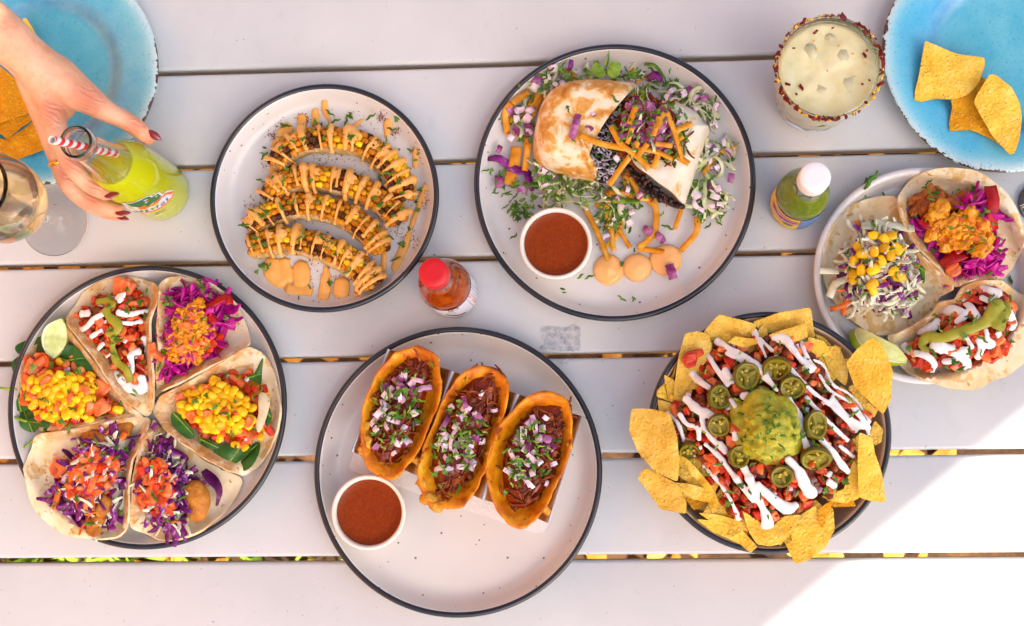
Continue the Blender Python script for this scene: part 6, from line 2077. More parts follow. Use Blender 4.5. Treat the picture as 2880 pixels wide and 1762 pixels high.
# powder and herb over the plate
b = Bag()
rr = random.Random(9)
for (x, y, s, n_) in [(440, 390, 40, 70), (620, 290, 34, 70), (1072, 275, 26, 60), (1150, 365, 30, 60), (400, 555, 30, 30), (320, 790, 40, 40), (1320, 770, 50, 80), (720, 520, 90, 90), (1170, 930, 50, 50), (640, 1160, 120, 120), (480, 330, 60, 60), (1250, 1000, 60, 60), (560, 400, 60, 40), (700, 700, 250, 120), (900, 560, 200, 90), (1000, 300, 200, 60), (1300, 480, 60, 40), (780, 1250, 100, 70)]:
    for i in range(n_):
        q = V2(x + rr.gauss(0, s * .6), y + rr.gauss(0, s * .6), .008)
        if math.hypot(q.x - PL['corn'][0].x, q.y - PL['corn'][0].y) < PL['corn'][1] * .93:
            b.add(SPECK, (q.x, q.y, cz(q.x, q.y) + .0006 + (.0018 if rr.random() < .4 else 0)), (0, 0, rr.uniform(0, 6)), rr.uniform(.3, 1.1))
o = b.build('chili_powder', 'chili_powder', None)
tag(o, 'red chili powder dusted over the corn plate', 'chili powder')
hp = xy(V2, [(835, 285), (888, 265), (480, 310), (515, 330), (545, 325), (510, 410), (530, 405), (685, 305), (720, 315), (745, 230), (985, 295), (890, 345), (1175, 300), (1105, 340), (1280, 500), (1290, 530), (1250, 580), (1270, 470), (1275, 770), (1300, 700), (1285, 820), (1235, 930), (1195, 1020), (1190, 1100), (395, 1180), (370, 1150), (390, 1130), (405, 480), (400, 460), (590, 1325), (650, 1255), (765, 1220), (770, 1250), (860, 325), (1070, 665), (345, 1185)], .01)
o = herbs(None, hp, lambda x, y: cz(x, y) + .0035, big=.3, seed=17, sc=1.0)
tag(o, 'chopped herb bits scattered over the corn plate', 'herbs')
# ================================================================== drinks and bottles
glass('clear_glass', 'FFFFFF', 0.0, 1.45)
glass('thin_glass', 'FFFFFF', 0.0, 1.36)
glass('cut_glass', 'FFFFFF', 0.0, 1.45, 0.0)
liquid_ice = food('ice', [(0.35, 'E4DBA4'), (0.6, 'EFE8C0')], scale=80, rough=0.06, bump=0.4, bscale=120, bdist=0.002, coat=1.0, trans=0.45)
def liquid(name, hx, trans, rough=0.05, sp=None, coat=0.25):
    m, n = new_mat(name)
    c = hx
    if sp:
        c = n.ramp(n.noise(sp[1], 4, 0.6, 0.8), [(0.35, sp[0]), (0.6, hx)])
    n.base(c)
    n.b.inputs['Roughness'].default_value = rough
    n.b.inputs['Transmission Weight'].default_value = trans
    n.b.inputs['IOR'].default_value = 1.4
    n.b.inputs['Coat Weight'].default_value = coat
    n.b.inputs['Specular IOR Level'].default_value = 0.35 if trans < .9 else 0.5
    n.b.inputs['Coat Roughness'].default_value = 0.02
liquid('lime_soda', 'CCD212', 0.28)
liquid('white_wine', 'FFE0A0', 0.9)
liquid('margarita', 'F2EAB8', 0.18, 0.08, ('E8DEA0', 60))
liquid('red_sauce', 'A04606', 0.0, 0.12, ('7A2804', 90))
liquid('green_sauce_b', '6E8018', 0.05, 0.15, ('566A14', 110))
plain('red_cap', 'C80E16', 0.35)
plain('white_cap', 'E8E4E2', 0.4)
plain('label_white', 'DAD6DC', 0.45)
plain('label_yellow', 'E4B838', 0.45)
plain('label_blue', '5E86B8', 0.45)
plain('ink_dark', '26302A', 0.5)
plain('ink_green', '2E6A34', 0.5)
plain('ink_orange', 'F06A14', 0.5)
plain('ink_red', 'C4342C', 0.5)
plain('ink_brown', '7A3A30', 0.5)
plain('ink_pale', 'E8DCA0', 0.5)
plain('ink_purple', '6E3C66', 0.5)
plain('ink_pink', 'E4BCCB', 0.5)
plain('paper_red', 'D6241A', 0.7)
plain('paper_white', 'EDE8E2', 0.7)
m, n = new_mat('gold')
n.base('E8B040')
n.b.inputs['Metallic'].default_value = 1.0
n.b.inputs['Roughness'].default_value = 0.22

def shell(prof, th, n=72):
    """closed thin glass wall from an outer profile (bottom to top)"""
    inner = []
    for i, (r, z) in enumerate(prof):
        a = prof[max(0, i - 1)]
        b = prof[min(len(prof) - 1, i + 1)]
        dr, dz = b[0] - a[0], b[1] - a[1]
        l = math.hypot(dr, dz) or 1
        inner.append((max(.0003, r - th * dz / l), z + th * dr / l if r > .002 else z + th))
    return lathe(prof + inner[::-1], n)

def ray_cyl(px, py, c, r, off=.0004):
    d = (_RM @ Vector(((px - 1440.0) / FPX, -(py - 881.0) / FPX, -1.0))).normalized()
    o = Vector((0, 0, HCAM))
    ox, oy = o.x - c.x, o.y - c.y
    A = d.x * d.x + d.y * d.y
    Bq = 2 * (ox * d.x + oy * d.y)
    Cq = ox * ox + oy * oy - (r + off) ** 2
    D = Bq * Bq - 4 * A * Cq
    if D < 0:
        t = -Bq / (2 * A)
    else:
        t = (-Bq - math.sqrt(D)) / (2 * A)
    p = o + d * t
    return math.atan2(p.y - c.y, p.x - c.x), p.z

def wrap_poly(name, m, parent, tz, r, n_in=5):
    """filled shape on a cylinder; tz: list of (theta, z) outline"""
    th0 = tz[0][0]
    P = []
    for (t, z) in tz:
        while t - th0 > PI:
            t -= 2 * PI
        while t - th0 < -PI:
            t += 2 * PI
        P.append((t * r, z))
    bm = bmesh.new()
    vs = [bm.verts.new((a, b, 0)) for a, b in P]
    es = [bm.edges.new((vs[i], vs[(i + 1) % len(vs)])) for i in range(len(vs))]
    bmesh.ops.triangle_fill(bm, use_beauty=True, edges=es)
    bmesh.ops.subdivide_edges(bm, edges=list(bm.edges), cuts=2, use_grid_fill=True)
    bm.normal_update()
    v = [(r * math.cos(q.co.x / r), r * math.sin(q.co.x / r), q.co.y) for q in bm.verts]
    bm.verts.index_update()
    f = []
    for q in bm.faces:
        ids = tuple(x.index for x in q.verts)
        a, b, c = (Vector(v[ids[0]]), Vector(v[ids[1]]), Vector(v[ids[2]]))
        nrm = (b - a).cross(c - a)
        f.append(ids if nrm.x * a.x + nrm.y * a.y > 0 else ids[::-1])
    bm.free()
    return link(name, mesh(name, v, f, m, False), parent)

def wrap_text(name, m, parent, chars, r, sx=1.0, bold=.012):
    """chars: list of (char, theta, z of baseline, size, tilt)"""
    v, f = [], []
    for (ch, th, z, size, tilt) in chars:
        gv, gf = glyph(ch, bold)
        o = len(v)
        for (x, y, _) in gv:
            X, Y = x * size * sx, y * size
            X, Y = X * math.cos(tilt) - Y * math.sin(tilt), X * math.sin(tilt) + Y * math.cos(tilt)
            a = th + X / r
            v.append((r * math.cos(a), r * math.sin(a), z + Y))
        f += [tuple(i + o for i in q) for q in gf]
    return link(name, mesh(name, v, f, m, False), parent)

def line_text(s, th, z, size, r, adv=.62, slope=0.0, curve=0.0):
    n_ = len(s)
    out = []
    for i, ch in enumerate(s):
        u = i - (n_ - 1) / 2
        x = u * size * adv
        if ch != ' ':
            out.append((ch, th + x / r, z + slope * x + curve * x * x, size, math.atan(slope + 2 * curve * x)))
    return out

def band(name, m, parent, r, z0, z1, a0_, a1_, n_=32):
    v, f = [], []
    for i in range(n_ + 1):
        a = R(a0_ + (a1_ - a0_) * i / n_)
        v += [(r * math.cos(a), r * math.sin(a), z0), (r * math.cos(a), r * math.sin(a), z1)]
    for i in range(n_):
        f.append((2 * i, 2 * i + 2, 2 * i + 3, 2 * i + 1))
    return link(name, mesh(name, v, f, m), parent)

# ---------------------------------------------------------------- soda bottle
bc = U(454, 542, .0006)
soda = thing('soda_bottle', 'clear glass bottle of lime green soda held by the hand', 'bottle', tuple(bc))
RB = .0305
sp_prof = [(.0004, .003), (.018, .0022), (.024, .0), (.0275, .0012), (.0298, .005), (RB, .012), (RB, .06), (RB, .108), (.0303, .114), (.0293, .122), (.0270, .132), (.0238, .144), (.0205, .156), (.0178, .168), (.0158, .182), (.0145, .198), (.0136, .216), (.0132, .230), (.0136, .2315), (.0146, .2335), (.0146, .2385), (.0138, .240), (.0140, .2425), (.0136, .245)]
link('glass', mesh('glass', *shell([p for p in sp_prof if p[1] > .150], .0018, 80), 'clear_glass'), soda)
lq = [(r, z) for r, z in sp_prof if z < .158]
lq += [(.0186, .1585), (.0004, .158)]
link('soda', mesh('soda', *lathe(lq, 72), 'lime_soda'), soda)
LG = crop(340, 520, 200 / 2464.0)
def lg(pts):
    return [ray_cyl(340 + x * 200 / 2464.0, 520 + y * 200 / 2464.0, bc, RB) for x, y in pts]
badge = wrap_poly('badge', 'label_white', soda, lg([(60, 640), (250, 655), (450, 620), (650, 530), (800, 470), (930, 400), (1060, 380), (1120, 400), (1240, 310), (1330, 255), (1390, 300), (1420, 330), (1500, 320), (1600, 220), (1780, 180), (1840, 220), (1830, 330), (1760, 480), (1650, 600), (1450, 770), (1250, 880), (1050, 960), (850, 990), (650, 985), (450, 930), (250, 840), (90, 740)]), RB + .0003)
wrap_poly('leaf_print', 'ink_green', soda, lg([(200, 680), (420, 660), (650, 570), (780, 500), (960, 420), (1040, 430), (1050, 470), (940, 560), (830, 620), (860, 660), (900, 640), (1080, 450), (1240, 350), (1310, 310), (1335, 360), (1400, 375), (1330, 480), (1180, 580), (1060, 680), (960, 730), (880, 750), (850, 700), (700, 760), (560, 790), (400, 760), (280, 720)]), RB + .00045)
wrap_poly('leaf_gleam', 'label_white', soda, lg([(770, 560), (900, 500), (945, 510), (800, 575)]), RB + .0006)
wrap_poly('leaf_gleam', 'label_white', soda, lg([(1175, 430), (1270, 372), (1283, 385), (1185, 443)]), RB + .0006)
wrap_poly('orange_band', 'ink_orange', soda, lg([(600, 800), (780, 745), (880, 770), (1020, 740), (1180, 600), (1320, 520), (1400, 400), (1440, 420), (1390, 520), (1260, 640), (1100, 730), (980, 790), (860, 840), (650, 870)]), RB + .00045)
wrap_poly('orange_edge', 'ink_orange', soda, lg([(1440, 420), (1520, 320), (1640, 265), (1760, 245), (1812, 260), (1812, 330), (1740, 470), (1600, 610), (1430, 750), (1240, 860), (1050, 935), (850, 975), (640, 975), (640, 990), (860, 995), (1060, 960), (1260, 885), (1460, 775), (1650, 615), (1770, 480), (1835, 340), (1835, 240), (1780, 230), (1760, 330), (1570, 350), (1470, 450)]), RB + .00052)
lt_pos = [('J', 390, 905), ('A', 540, 945), ('R', 730, 952), ('R', 940, 930), ('I', 1120, 865), ('T', 1270, 795), ('O', 1450, 690), ('S', 1610, 545)]
hits = [lg([(x, y)])[0] for _, x, y in lt_pos]
ch = []
for i, (c_, _, _) in enumerate(lt_pos):
    a, b = hits[max(0, i - 1)], hits[min(len(hits) - 1, i + 1)]
    ch.append((c_, hits[i][0], hits[i][1] - .001, .0088, math.atan2(b[1] - a[1], (b[0] - a[0]) * RB)))
wrap_text('brand_lettering', 'ink_dark', soda, ch, RB + .0006, .72, .03)
h1, h2 = lg([(1060, 1050)])[0], lg([(1490, 900)])[0]
w = 'LIMÓN'
wrap_text('flavour_lettering', 'ink_dark', soda, [(c_, h1[0] + (h2[0] - h1[0]) * i / 4, h1[1] + (h2[1] - h1[1]) * i / 4 - .001, .0042, math.atan2(h2[1] - h1[1], (h2[0] - h1[0]) * RB)) for i, c_ in enumerate(w)], RB + .0005)
h1, h2 = lg([(1180, 1090)])[0], lg([(1890, 700)])[0]
w = 'NATURAL FLAVOR SODA'
wrap_text('small_lettering', 'ink_pale', soda, [(c_, h1[0] + (h2[0] - h1[0]) * i / 18, h1[1] + (h2[1] - h1[1]) * i / 18, .0030, math.atan2(h2[1] - h1[1], (h2[0] - h1[0]) * RB)) for i, c_ in enumerate(w) if c_ != ' '], RB + .0005)

# straw
s_top, s_in = U(146, 394, .262), U(335, 434, .150)
sd = (s_in - s_top).normalized()
s_bot = s_top + sd * ((s_top.z - .075) / -sd.z)
st = thing('drinking_straw', 'red and white striped paper straw in the lime soda bottle', 'straw', tuple(s_top))
N1, N2 = 16, 240
v, f, mi = [], [], []
tq = sd.to_track_quat('Z', 'Y').to_matrix()
Ls = (s_bot - s_top).length
for rad_ in (.0036, .0031):
    for j in range(N2 + 1):
        for i in range(N1):
            a = 2 * PI * i / N1
            v.append(tuple(tq @ Vector((rad_ * math.cos(a), rad_ * math.sin(a), Ls * j / N2))))
for lay in range(2):
    o = lay * (N2 + 1) * N1
    for j in range(N2):
        for i in range(N1):
            k = (i + 1) % N1
            q = (o + j * N1 + i, o + j * N1 + k, o + (j + 1) * N1 + k, o + (j + 1) * N1 + i)
            f.append(q if lay == 0 else q[::-1])
            mi.append(1 if lay == 0 and (i + j) % 16 < 8 else 0)
for i in range(N1):
    k = (i + 1) % N1
    o = (N2 + 1) * N1
    f.append((i, o + i, o + k, k))
    mi.append(0)
me = mesh('straw', v, f, 'paper_white')
me.materials.append(_MATS['paper_red'])
for p, q in zip(me.polygons, mi):
    p.material_index = q
link('tube', me, st)

# ---------------------------------------------------------------- wine glass
wc = U(156, 628, .0008)
wine = thing('wine_glass', 'stemmed glass of pale white wine at the left edge', 'glass', tuple(wc))
wp = [(.0004, .0), (.010, .0), (.020, .0), (.028, .0), (.031, .0), (.0322, .0001), (.0335, .0006), (.0338, .0014), (.033, .002), (.0322, .0022), (.030, .0024), (.022, .0034), (.018, .0042), (.012, .006), (.0065, .0095), (.0042, .016), (.0037, .035), (.0037, .062), (.0045, .074), (.009, .081), (.018, .088), (.028, .098), (.0355, .112), (.0395, .128), (.0402, .142), (.0390, .160), (.0365, .180), (.0335, .200), (.0325, .208), (.0322, .2085), (.0317, .208), (.0327, .200), (.0357, .180), (.0381, .160), (.0392, .142), (.0385, .128), (.0345, .113), (.0272, .1), (.0175, .0902), (.009, .0845), (.0004, .083)]
link('bowl', mesh('bowl', *lathe(wp, 80), 'thin_glass'), wine)
ww = [(.0004, .0825), (.009, .0837), (.0177, .0895), (.0275, .0992), (.0349, .1124), (.0389, .1280), (.0396, .142), (.0391, .152), (.0004, .152)]
link('wine', mesh('wine', *lathe(ww, 72), 'white_wine'), wine)

# ---------------------------------------------------------------- tumbler with chili rim
tc = U(2286, 271.5, .0006)
tum = thing('cocktail_tumbler', 'cut glass tumbler of pale cocktail with chili flakes round its rim', 'glass', tuple(tc))
TZ, TR = .112, .0478
def tr(z):
    return .0365 + (TR - .0365) * (z / TZ) ** .8
N = 96
v, f = [], []
zs = [0, .002, .006] + [.010 + .006 * i for i in range(10)] + [.075, .085, .095, .105, .1105, .112]
for j, z in enumerate(zs):
    for i in range(N):
        a = 2 * PI * i / N
        r = tr(z) * (.93 if j == 0 else .98 if j == 1 else 1)
        if .004 < z < .072:
            # diamond cut
            q = (abs(((i / 8 + z / .024) % 1) - .5) + abs(((i / 8 - z / .024) % 1) - .5))
            r -= .0022 * (1 - min(1, q * 1.4))
        v.append((r * math.cos(a), r * math.sin(a), z))
inner = [(TR - .0010, .1122), (TR - .0024, .111), (tr(.095) - .0026, .095), (tr(.06) - .0028, .06), (tr(.03) - .003, .03), (tr(.014) - .004, .014), (.024, .011), (.0004, .011)]
for (r, z) in inner:
    for i in range(N):
        a = 2 * PI * i / N
        v.append((r * math.cos(a), r * math.sin(a), z))
tot = len(zs) + len(inner)
for j in range(tot - 1):
    for i in range(N):
        k = (i + 1) % N
        f.append((j * N + i, j * N + k, (j + 1) * N + k, (j + 1) * N + i))
f.append(tuple(range(N - 1, -1, -1)))
link('glass', mesh('glass', v, f, 'cut_glass'), tum)
rr = random.Random(31)
ml = [(.0004, .0105), (.0245, .0105), (tr(.014) - .0034, .0137), (tr(.03) - .0024, .03), (tr(.06) - .0022, .06), (tr(.095) - .0020, .095), (tr(.099) - .0020, .0985)]
for i in range(1, 14):
    ml.append(((tr(.099) - .0022) * (1 - i / 13.2), .0983))
v, f = lathe(ml, 64)
v = [(a, b, c + (.0022 * nz(a, b, 55, 2) + .001 * nz(a, b, 130, 5) if c > .098 and math.hypot(a, b) < .043 else 0)) for a, b, c in v]
link('cocktail', mesh('cocktail', v, f, 'margarita'), tum)
for i, (x, y, s, zz) in enumerate([(.012, .012, .019, 0), (-.018, .016, .016, .001), (-.006, -.014, .018, 0), (.02, -.012, .015, .001), (-.024, -.008, .014, 0), (.004, .03, .013, .0005), (.026, .014, .012, 0)]):
    link('ice_cube', mesh('ice_cube', *chunk(s * 1.25, s * 1.1, s * .8, .2, seed=i + 3, rnd=.8), 'ice'), tum, (x, y, .0912 + zz), (rr.uniform(-.4, .4), rr.uniform(-.4, .4), rr.uniform(0, 3)))
food('chili_seed', [(0.35, 'D89A1A'), (0.6, 'E8B838')], scale=100, rough=0.4, bump=0)
FLK = [mesh('chili_flake', *chunk(.0026 * a, .0020 * b, .0008, .42, seed=i, rnd=.3), 'chili_flake', False) for i, (a, b) in enumerate([(1, 1), (1.3, .8), (.8, .9), (1.6, 1.1), (.6, .7)])]
SDM = mesh('chili_seed', *ball((0, 0, 0), .0013, 8, 6, (1, .85, .5)), 'chili_seed')
for i in range(170):
    a = rr.uniform(0, 2 * PI)
    if 2.2 < a < 2.9 and rr.random() < .3:
        continue
    if .6 < rr.random() * (1 + .5 * math.sin(3 * a + 1)):
        pass
    q = rr.random()
    r = TR + rr.uniform(-.0016, .0016)
    z = TZ + rr.uniform(-.004, .0012)
    if z < TZ - .001:
        r = TR + .0008
    sdm = rr.random() < .38
    link('chili_seed' if sdm else 'chili_flake', SDM if sdm else FLK[rr.randrange(5)], tum, (r * math.cos(a), r * math.sin(a), z), (rr.uniform(-.7, .7), rr.uniform(-.7, .7), a + PI / 2 + rr.uniform(-.8, .8)), (rr.uniform(.8, 1.5),) * 3)
for (x, y) in [(440, 210), (300, 315), (550, 185), (350, 570), (262, 545), (755, 360), (760, 410), (680, 350), (318, 610), (740, 545), (785, 520), (760, 590), (450, 320), (430, 268), (770, 330), (590, 300)]:
    q = V4(x, y, .1) - tc
    sdm = x in (680, 760, 450, 430, 590)
    link('chili_seed' if sdm else 'chili_flake', SDM if sdm else FLK[rr.randrange(5)], tum, (q.x, q.y, .1015), (rr.uniform(-.3, .3), rr.uniform(-.3, .3), rr.uniform(0, 6)), (1.05 if not sdm else .9,) * 3)

# ---------------------------------------------------------------- small sauce bottles
def sauce_bottle(c, label, mliq, mcap, prof, capz, capr, caph, fill_z):
    t = thing('sauce_bottle', label, 'bottle', tuple(c), 0)
    link('glass', mesh('glass', *shell([p for p in prof if p[1] > fill_z - .012], .0012, 64), 'clear_glass'), t)
    lq_ = [(r, z) for r, z in prof if z < fill_z - .003]
    lq_ += [(.0004, lq_[-1][1] + .0004)]
    link('sauce', mesh('sauce', *lathe(lq_, 60), mliq), t)
    cp = [(capr * .98, capz), (capr, capz + .001), (capr, capz + caph - .0025), (capr * .97, capz + caph - .0008), (capr * .9, capz + caph), (capr * .5, capz + caph - .0002), (.0004, capz + caph - .0002)]
    v, f = lathe(cp, 72)
    v = [((x * (1 + .012 * (i % 2)), y * (1 + .012 * (i % 2)), z) if z < capz + caph - .003 else (x, y, z)) for i, (x, y, z) in enumerate(v)]
    link('cap', mesh('cap', v, f, mcap), t)
    return t
rc_ = U(1274.6, 826, 0)
RR_ = .0243
rp = [(.0004, .001), (.019, .001), (.0222, .0), (.0238, .0012), (RR_, .004), (RR_, .078), (.0240, .085), (.0228, .092), (.0205, .0995), (.0175, .107), (.0148, .115), (.0128, .124), (.0120, .134), (.0118, .148), (.0120, .156)]
red = sauce_bottle(rc_, 'red capped bottle of red hot sauce with white label', 'red_sauce', 'red_cap', rp, .148, .0132, .021, .128)
band('label', 'label_white', red, RR_ + .0004, .006, .076, 170, 400, 60)
RS = crop(1230, 780, 120 / 1507.0)
def rs(pts, off=.0006):
    return [ray_cyl(1230 + x * 120 / 1507.0, 780 + y * 120 / 1507.0, rc_, RR_, off) for x, y in pts]
def ring_pts(pts, w):
    return pts
wrap_poly('stripe', 'ink_red', red, rs([(985, 760), (1000, 755), (1310, 1025), (1290, 1035)]), RR_ + .0006)
wrap_poly('stripe', 'ink_red', red, rs([(1090, 530), (1105, 525), (1400, 800), (1385, 812)]), RR_ + .0006)
for (a, b, s) in ((1120, 700, 1), (1280, 840, 1.1)):
    for k in range(3):
        d = k * 34 * s
        wrap_poly('lettering_block', 'ink_orange', red, rs([(a - 40 + d, b - 30 + d * .85 - 20), (a - 15 + d, b - 55 + d * .85 - 20), (a + 10 + d, b - 28 + d * .85), (a - 18 + d, b - 2 + d * .85)]), RR_ + .0006)
for k, (x0, y0, x1, y1) in enumerate([(1140, 190, 1420, 440), (1170, 330, 1420, 600), (1240, 560, 1400, 690), (1130, 440, 1230, 520), (1260, 300, 1370, 400)]):
    wrap_poly('small_print', 'ink_dark', red, rs([(x0, y0), (x0 + 8, y0 - 6), (x1 + 4, y1 - 6), (x1, y1 + 2)]), RR_ + .0006)
outer = [(770, 1085), (720, 1080), (620, 1100), (500, 1140), (400, 1165), (365, 1190), (390, 1225), (470, 1225), (560, 1210), (660, 1180), (740, 1130)]
wrap_poly('script_mark', 'ink_brown', red, rs(outer), RR_ + .0006)
wrap_poly('script_counter', 'label_white', red, rs([(720, 1105), (640, 1115), (560, 1150), (540, 1185), (600, 1180), (680, 1150)]), RR_ + .0008)
wrap_poly('script_counter', 'label_white', red, rs([(500, 1160), (440, 1175), (420, 1200), (470, 1195)]), RR_ + .0008)
wrap_poly('swoosh', 'ink_brown', red, rs([(1045, 1225), (960, 1240), (860, 1300), (740, 1330), (500, 1340), (300, 1310), (300, 1330), (500, 1365), (720, 1370), (850, 1345), (960, 1290)]), RR_ + .0006)
wrap_poly('swoosh', 'ink_dark', red, rs([(670, 1262), (560, 1255), (350, 1262), (350, 1270), (560, 1266), (660, 1275)]), RR_ + .0006)
for k in range(9):
    x = 500 + k * 48
    y = 1435 - max(0, k - 2) * 9
    wrap_poly('small_print', 'ink_dark', red, rs([(x, y), (x + 28, y - 5), (x + 30, y + 6), (x + 2, y + 11)]), RR_ + .0006)

gc = U(2235, 578, 0)
RG = .0243
gpf = [(.0004, .001), (.019, .001), (.0222, .0), (.0238, .0012), (RG, .004), (RG, .062), (.0242, .068), (.0234, .074), (.0215, .081), (.0188, .088), (.016, .095), (.0138, .102), (.0126, .110), (.0122, .122), (.0122, .136)]
grn = sauce_bottle(gc, 'white capped bottle of green habanero sauce with yellow label', 'green_sauce_b', 'white_cap', gpf, .128, .0138, .0225, .112)
GS2 = lambda pts, off=.0006: [ray_cyl(2150 + x * 140 / 1507.0, 520 + y * 140 / 1507.0, gc, RG, off) for x, y in pts]
bt = GS2([(1190, 1010)])[0]
bb = GS2([(950, 1370)])[0]
v, f = [], []
for (mname, a0_, a1_, top) in (('label_yellow', 120, None, True), ('label_blue', None, 345, False)):
    v, f = [], []
    for i in range(41):
        for z in (.005, .0575):
            u = (z - .005) / .0525
            edge = math.degrees(bb[0] + (bt[0] - bb[0]) * u) % 360
            lo, hi = (a0_, edge) if top else (edge + .6, a1_)
            a = R(lo + (hi - lo) * i / 40)
            v.append(((RG + .0004) * math.cos(a), (RG + .0004) * math.sin(a), z))
    f = [(2 * i, 2 * i + 2, 2 * i + 3, 2 * i + 1) for i in range(40)]
    link('label', mesh('label', v, f, mname), grn)
def path_text(s, pts, size, m, r, bold=.02, sx=.8):
    hs = GS2(pts)
    hs = [((t % (2 * PI)), z) for t, z in hs]
    q = spline(hs, 80)
    L = [0]
    for i in range(79):
        L.append(L[-1] + math.hypot((q[i + 1][0] - q[i][0]) * r, q[i + 1][1] - q[i][1]))
    ch = []
    for i, c_ in enumerate(s):
        d = L[-1] * (i + .5) / len(s)
        k = max(j for j in range(79) if L[j] <= d)
        tl = math.atan2(q[k + 1][1] - q[k][1], (q[k + 1][0] - q[k][0]) * r)
        if c_ != ' ':
            ch.append((c_, q[k][0], q[k][1], size, tl))
    wrap_text('lettering', m, grn, ch, r, sx, bold)
for (x, y) in ((310, 290), (325, 345), (342, 400), (360, 455), (382, 510)):
    wrap_poly('small_print', 'ink_orange', grn, GS2([(x, y), (x + 30, y - 10), (x + 42, y + 24), (x + 12, y + 34)]), RG + .0007)
path_text('SAUCE', [(470, 700), (620, 850), (840, 970)], .0034, 'ink_red', RG + .0007)
path_text('HABANERO', [(410, 680), (560, 880), (750, 1020), (1050, 1095)], .0052, 'ink_red', RG + .0007)
path_text('(120 ml)', [(290, 1000), (450, 1170), (690, 1290)], .0040, 'ink_dark', RG + .0007)
for (x, y) in ((190, 730), (212, 810), (240, 880)):
    wrap_poly('small_print', 'ink_dark', grn, GS2([(x, y), (x + 10, y - 4), (x + 26, y + 36), (x + 16, y + 42)]), RG + .0007)
wrap_poly('ribbon_print', 'ink_red', grn, GS2([(262, 440), (290, 500), (400, 760), (560, 930), (760, 1070), (960, 1140), (1110, 1165), (1140, 1195), (1040, 1215), (880, 1225), (680, 1160), (480, 1060), (350, 900), (265, 740), (240, 580)]), RG + .0006)
wrap_poly('ribbon_print', 'ink_pink', grn, GS2([(265, 460), (285, 520), (390, 770), (550, 945), (750, 1085), (950, 1155), (1090, 1175), (1020, 1200), (880, 1210), (690, 1145), (490, 1040), (365, 890), (275, 730), (250, 590)]), RG + .00075)
wrap_poly('script_print', 'ink_purple', grn, GS2([(270, 490), (300, 590), (345, 690), (420, 850), (540, 960), (680, 1060), (820, 1130), (960, 1165), (1060, 1180), (900, 1195), (760, 1150), (620, 1090), (560, 1040), (500, 1010), (400, 890), (330, 770), (270, 640)]), RG + .0009)
wrap_poly('leaf_print', 'ink_green', grn, GS2([(540, 1105), (640, 1150), (760, 1200), (880, 1240), (800, 1255), (680, 1215), (580, 1160)]), RG + .0008)

# ---------------------------------------------------------------- unidentified round dark thing cut by the right frame edge
dc = U(2925, 572, .004)
dk = thing('dark_round_item', 'dark grey round coaster with white line pattern at right edge', 'item', (dc.x, dc.y, 0))
plain('slate_grey', '5E5658', 0.5)
plain('line_white', 'CFCBBE', 0.6)
rad_ = 58 * MPX
link('disc', mesh('disc', *lathe([(.0004, 0), (rad_ * .98, 0), (rad_, .001), (rad_, .004), (rad_ * .98, .005), (.0004, .005)], 64), 'slate_grey'), dk)
for (x0, y0, x1, y1) in [(-1.0, -.14, -.3, .16), (-.98, -.26, -.2, .08), (-.95, -.32, -.3, -.75), (-.85, -.52, -.35, -.9), (-.9, -.45, -.2, -.15), (-.75, -.68, -.1, -.3), (-.98, -.2, -.55, -.8)]:
    link('line', mesh('line', *ribbon([(x0 * rad_ * .97, y0 * rad_ * .97, .0053), ((x0 + x1) / 2 * rad_, (y0 + y1) / 2 * rad_, .0053), (x1 * rad_, y1 * rad_, .0053)], .0011, .0004, 4), 'line_white'), dk)

# ================================================================== loose chips on the turquoise plates
CB = 'tortilla chips on the turquoise plates'
chip(V4, [(1145, 262, .006), (1190, 280, .006), (1350, 350), (1530, 370, .004), (1525, 430), (1490, 540), (1420, 610), (1330, 640, -.002), (1200, 640, -.004), (1120, 655), (1078, 645), (1080, 590), (1110, 470, .004)], .020, 'large tortilla chip at left on the right turquoise plate', CB, 'chip_yellow', seed=31)
chip(V4, [(1500, 490), (1540, 510, .002), (1500, 600), (1540, 760), (1630, 935), (1590, 905), (1500, 860), (1430, 835), (1300, 845), (1300, 790), (1320, 690), (1310, 645), (1420, 610)], .017, 'tortilla chip tucked under the other two on the right turquoise plate', CB, 'chip_amber', seed=32)
chip(V4, [(1560, 478, .006), (1600, 480, .006), (1700, 560, .004), (1755, 670), (1768, 760), (1755, 880), (1720, 985, -.002), (1690, 995), (1580, 880, -.003), (1510, 760), (1455, 650)], .026, 'rounded tortilla chip on top at right on the right turquoise plate', CB, 'chip_yellow', seed=33)
chip(V1, [(-60, 330), (0, 370, .004), (100, 450), (165, 530, .004), (195, 620), (120, 650), (0, 690, -.002), (-90, 700)], .030, 'topmost amber chip of the stack under the wrist', CB, 'chip_amber', seed=34)
chip(V1, [(-80, 690), (0, 690), (120, 650), (200, 625, .004), (200, 660), (120, 710), (40, 780), (0, 745), (-60, 760)], .025, 'middle amber chip of the stack under the wrist', CB, 'chip_amber', seed=35)
chip(V1, [(-60, 760), (40, 780), (120, 730), (200, 665, .004), (240, 760), (262, 830), (180, 860), (100, 890, -.002), (0, 850), (-60, 850)], .020, 'lowest amber chip of the stack under the wrist', CB, 'chip_amber', seed=36)
chip(V1, [(130, 105, .004), (145, 100, .004), (190, 170), (230, 240), (150, 230), (100, 180)], .016, 'chip mostly hidden behind the forearm on turquoise plate', CB, 'chip_yellow', seed=37)
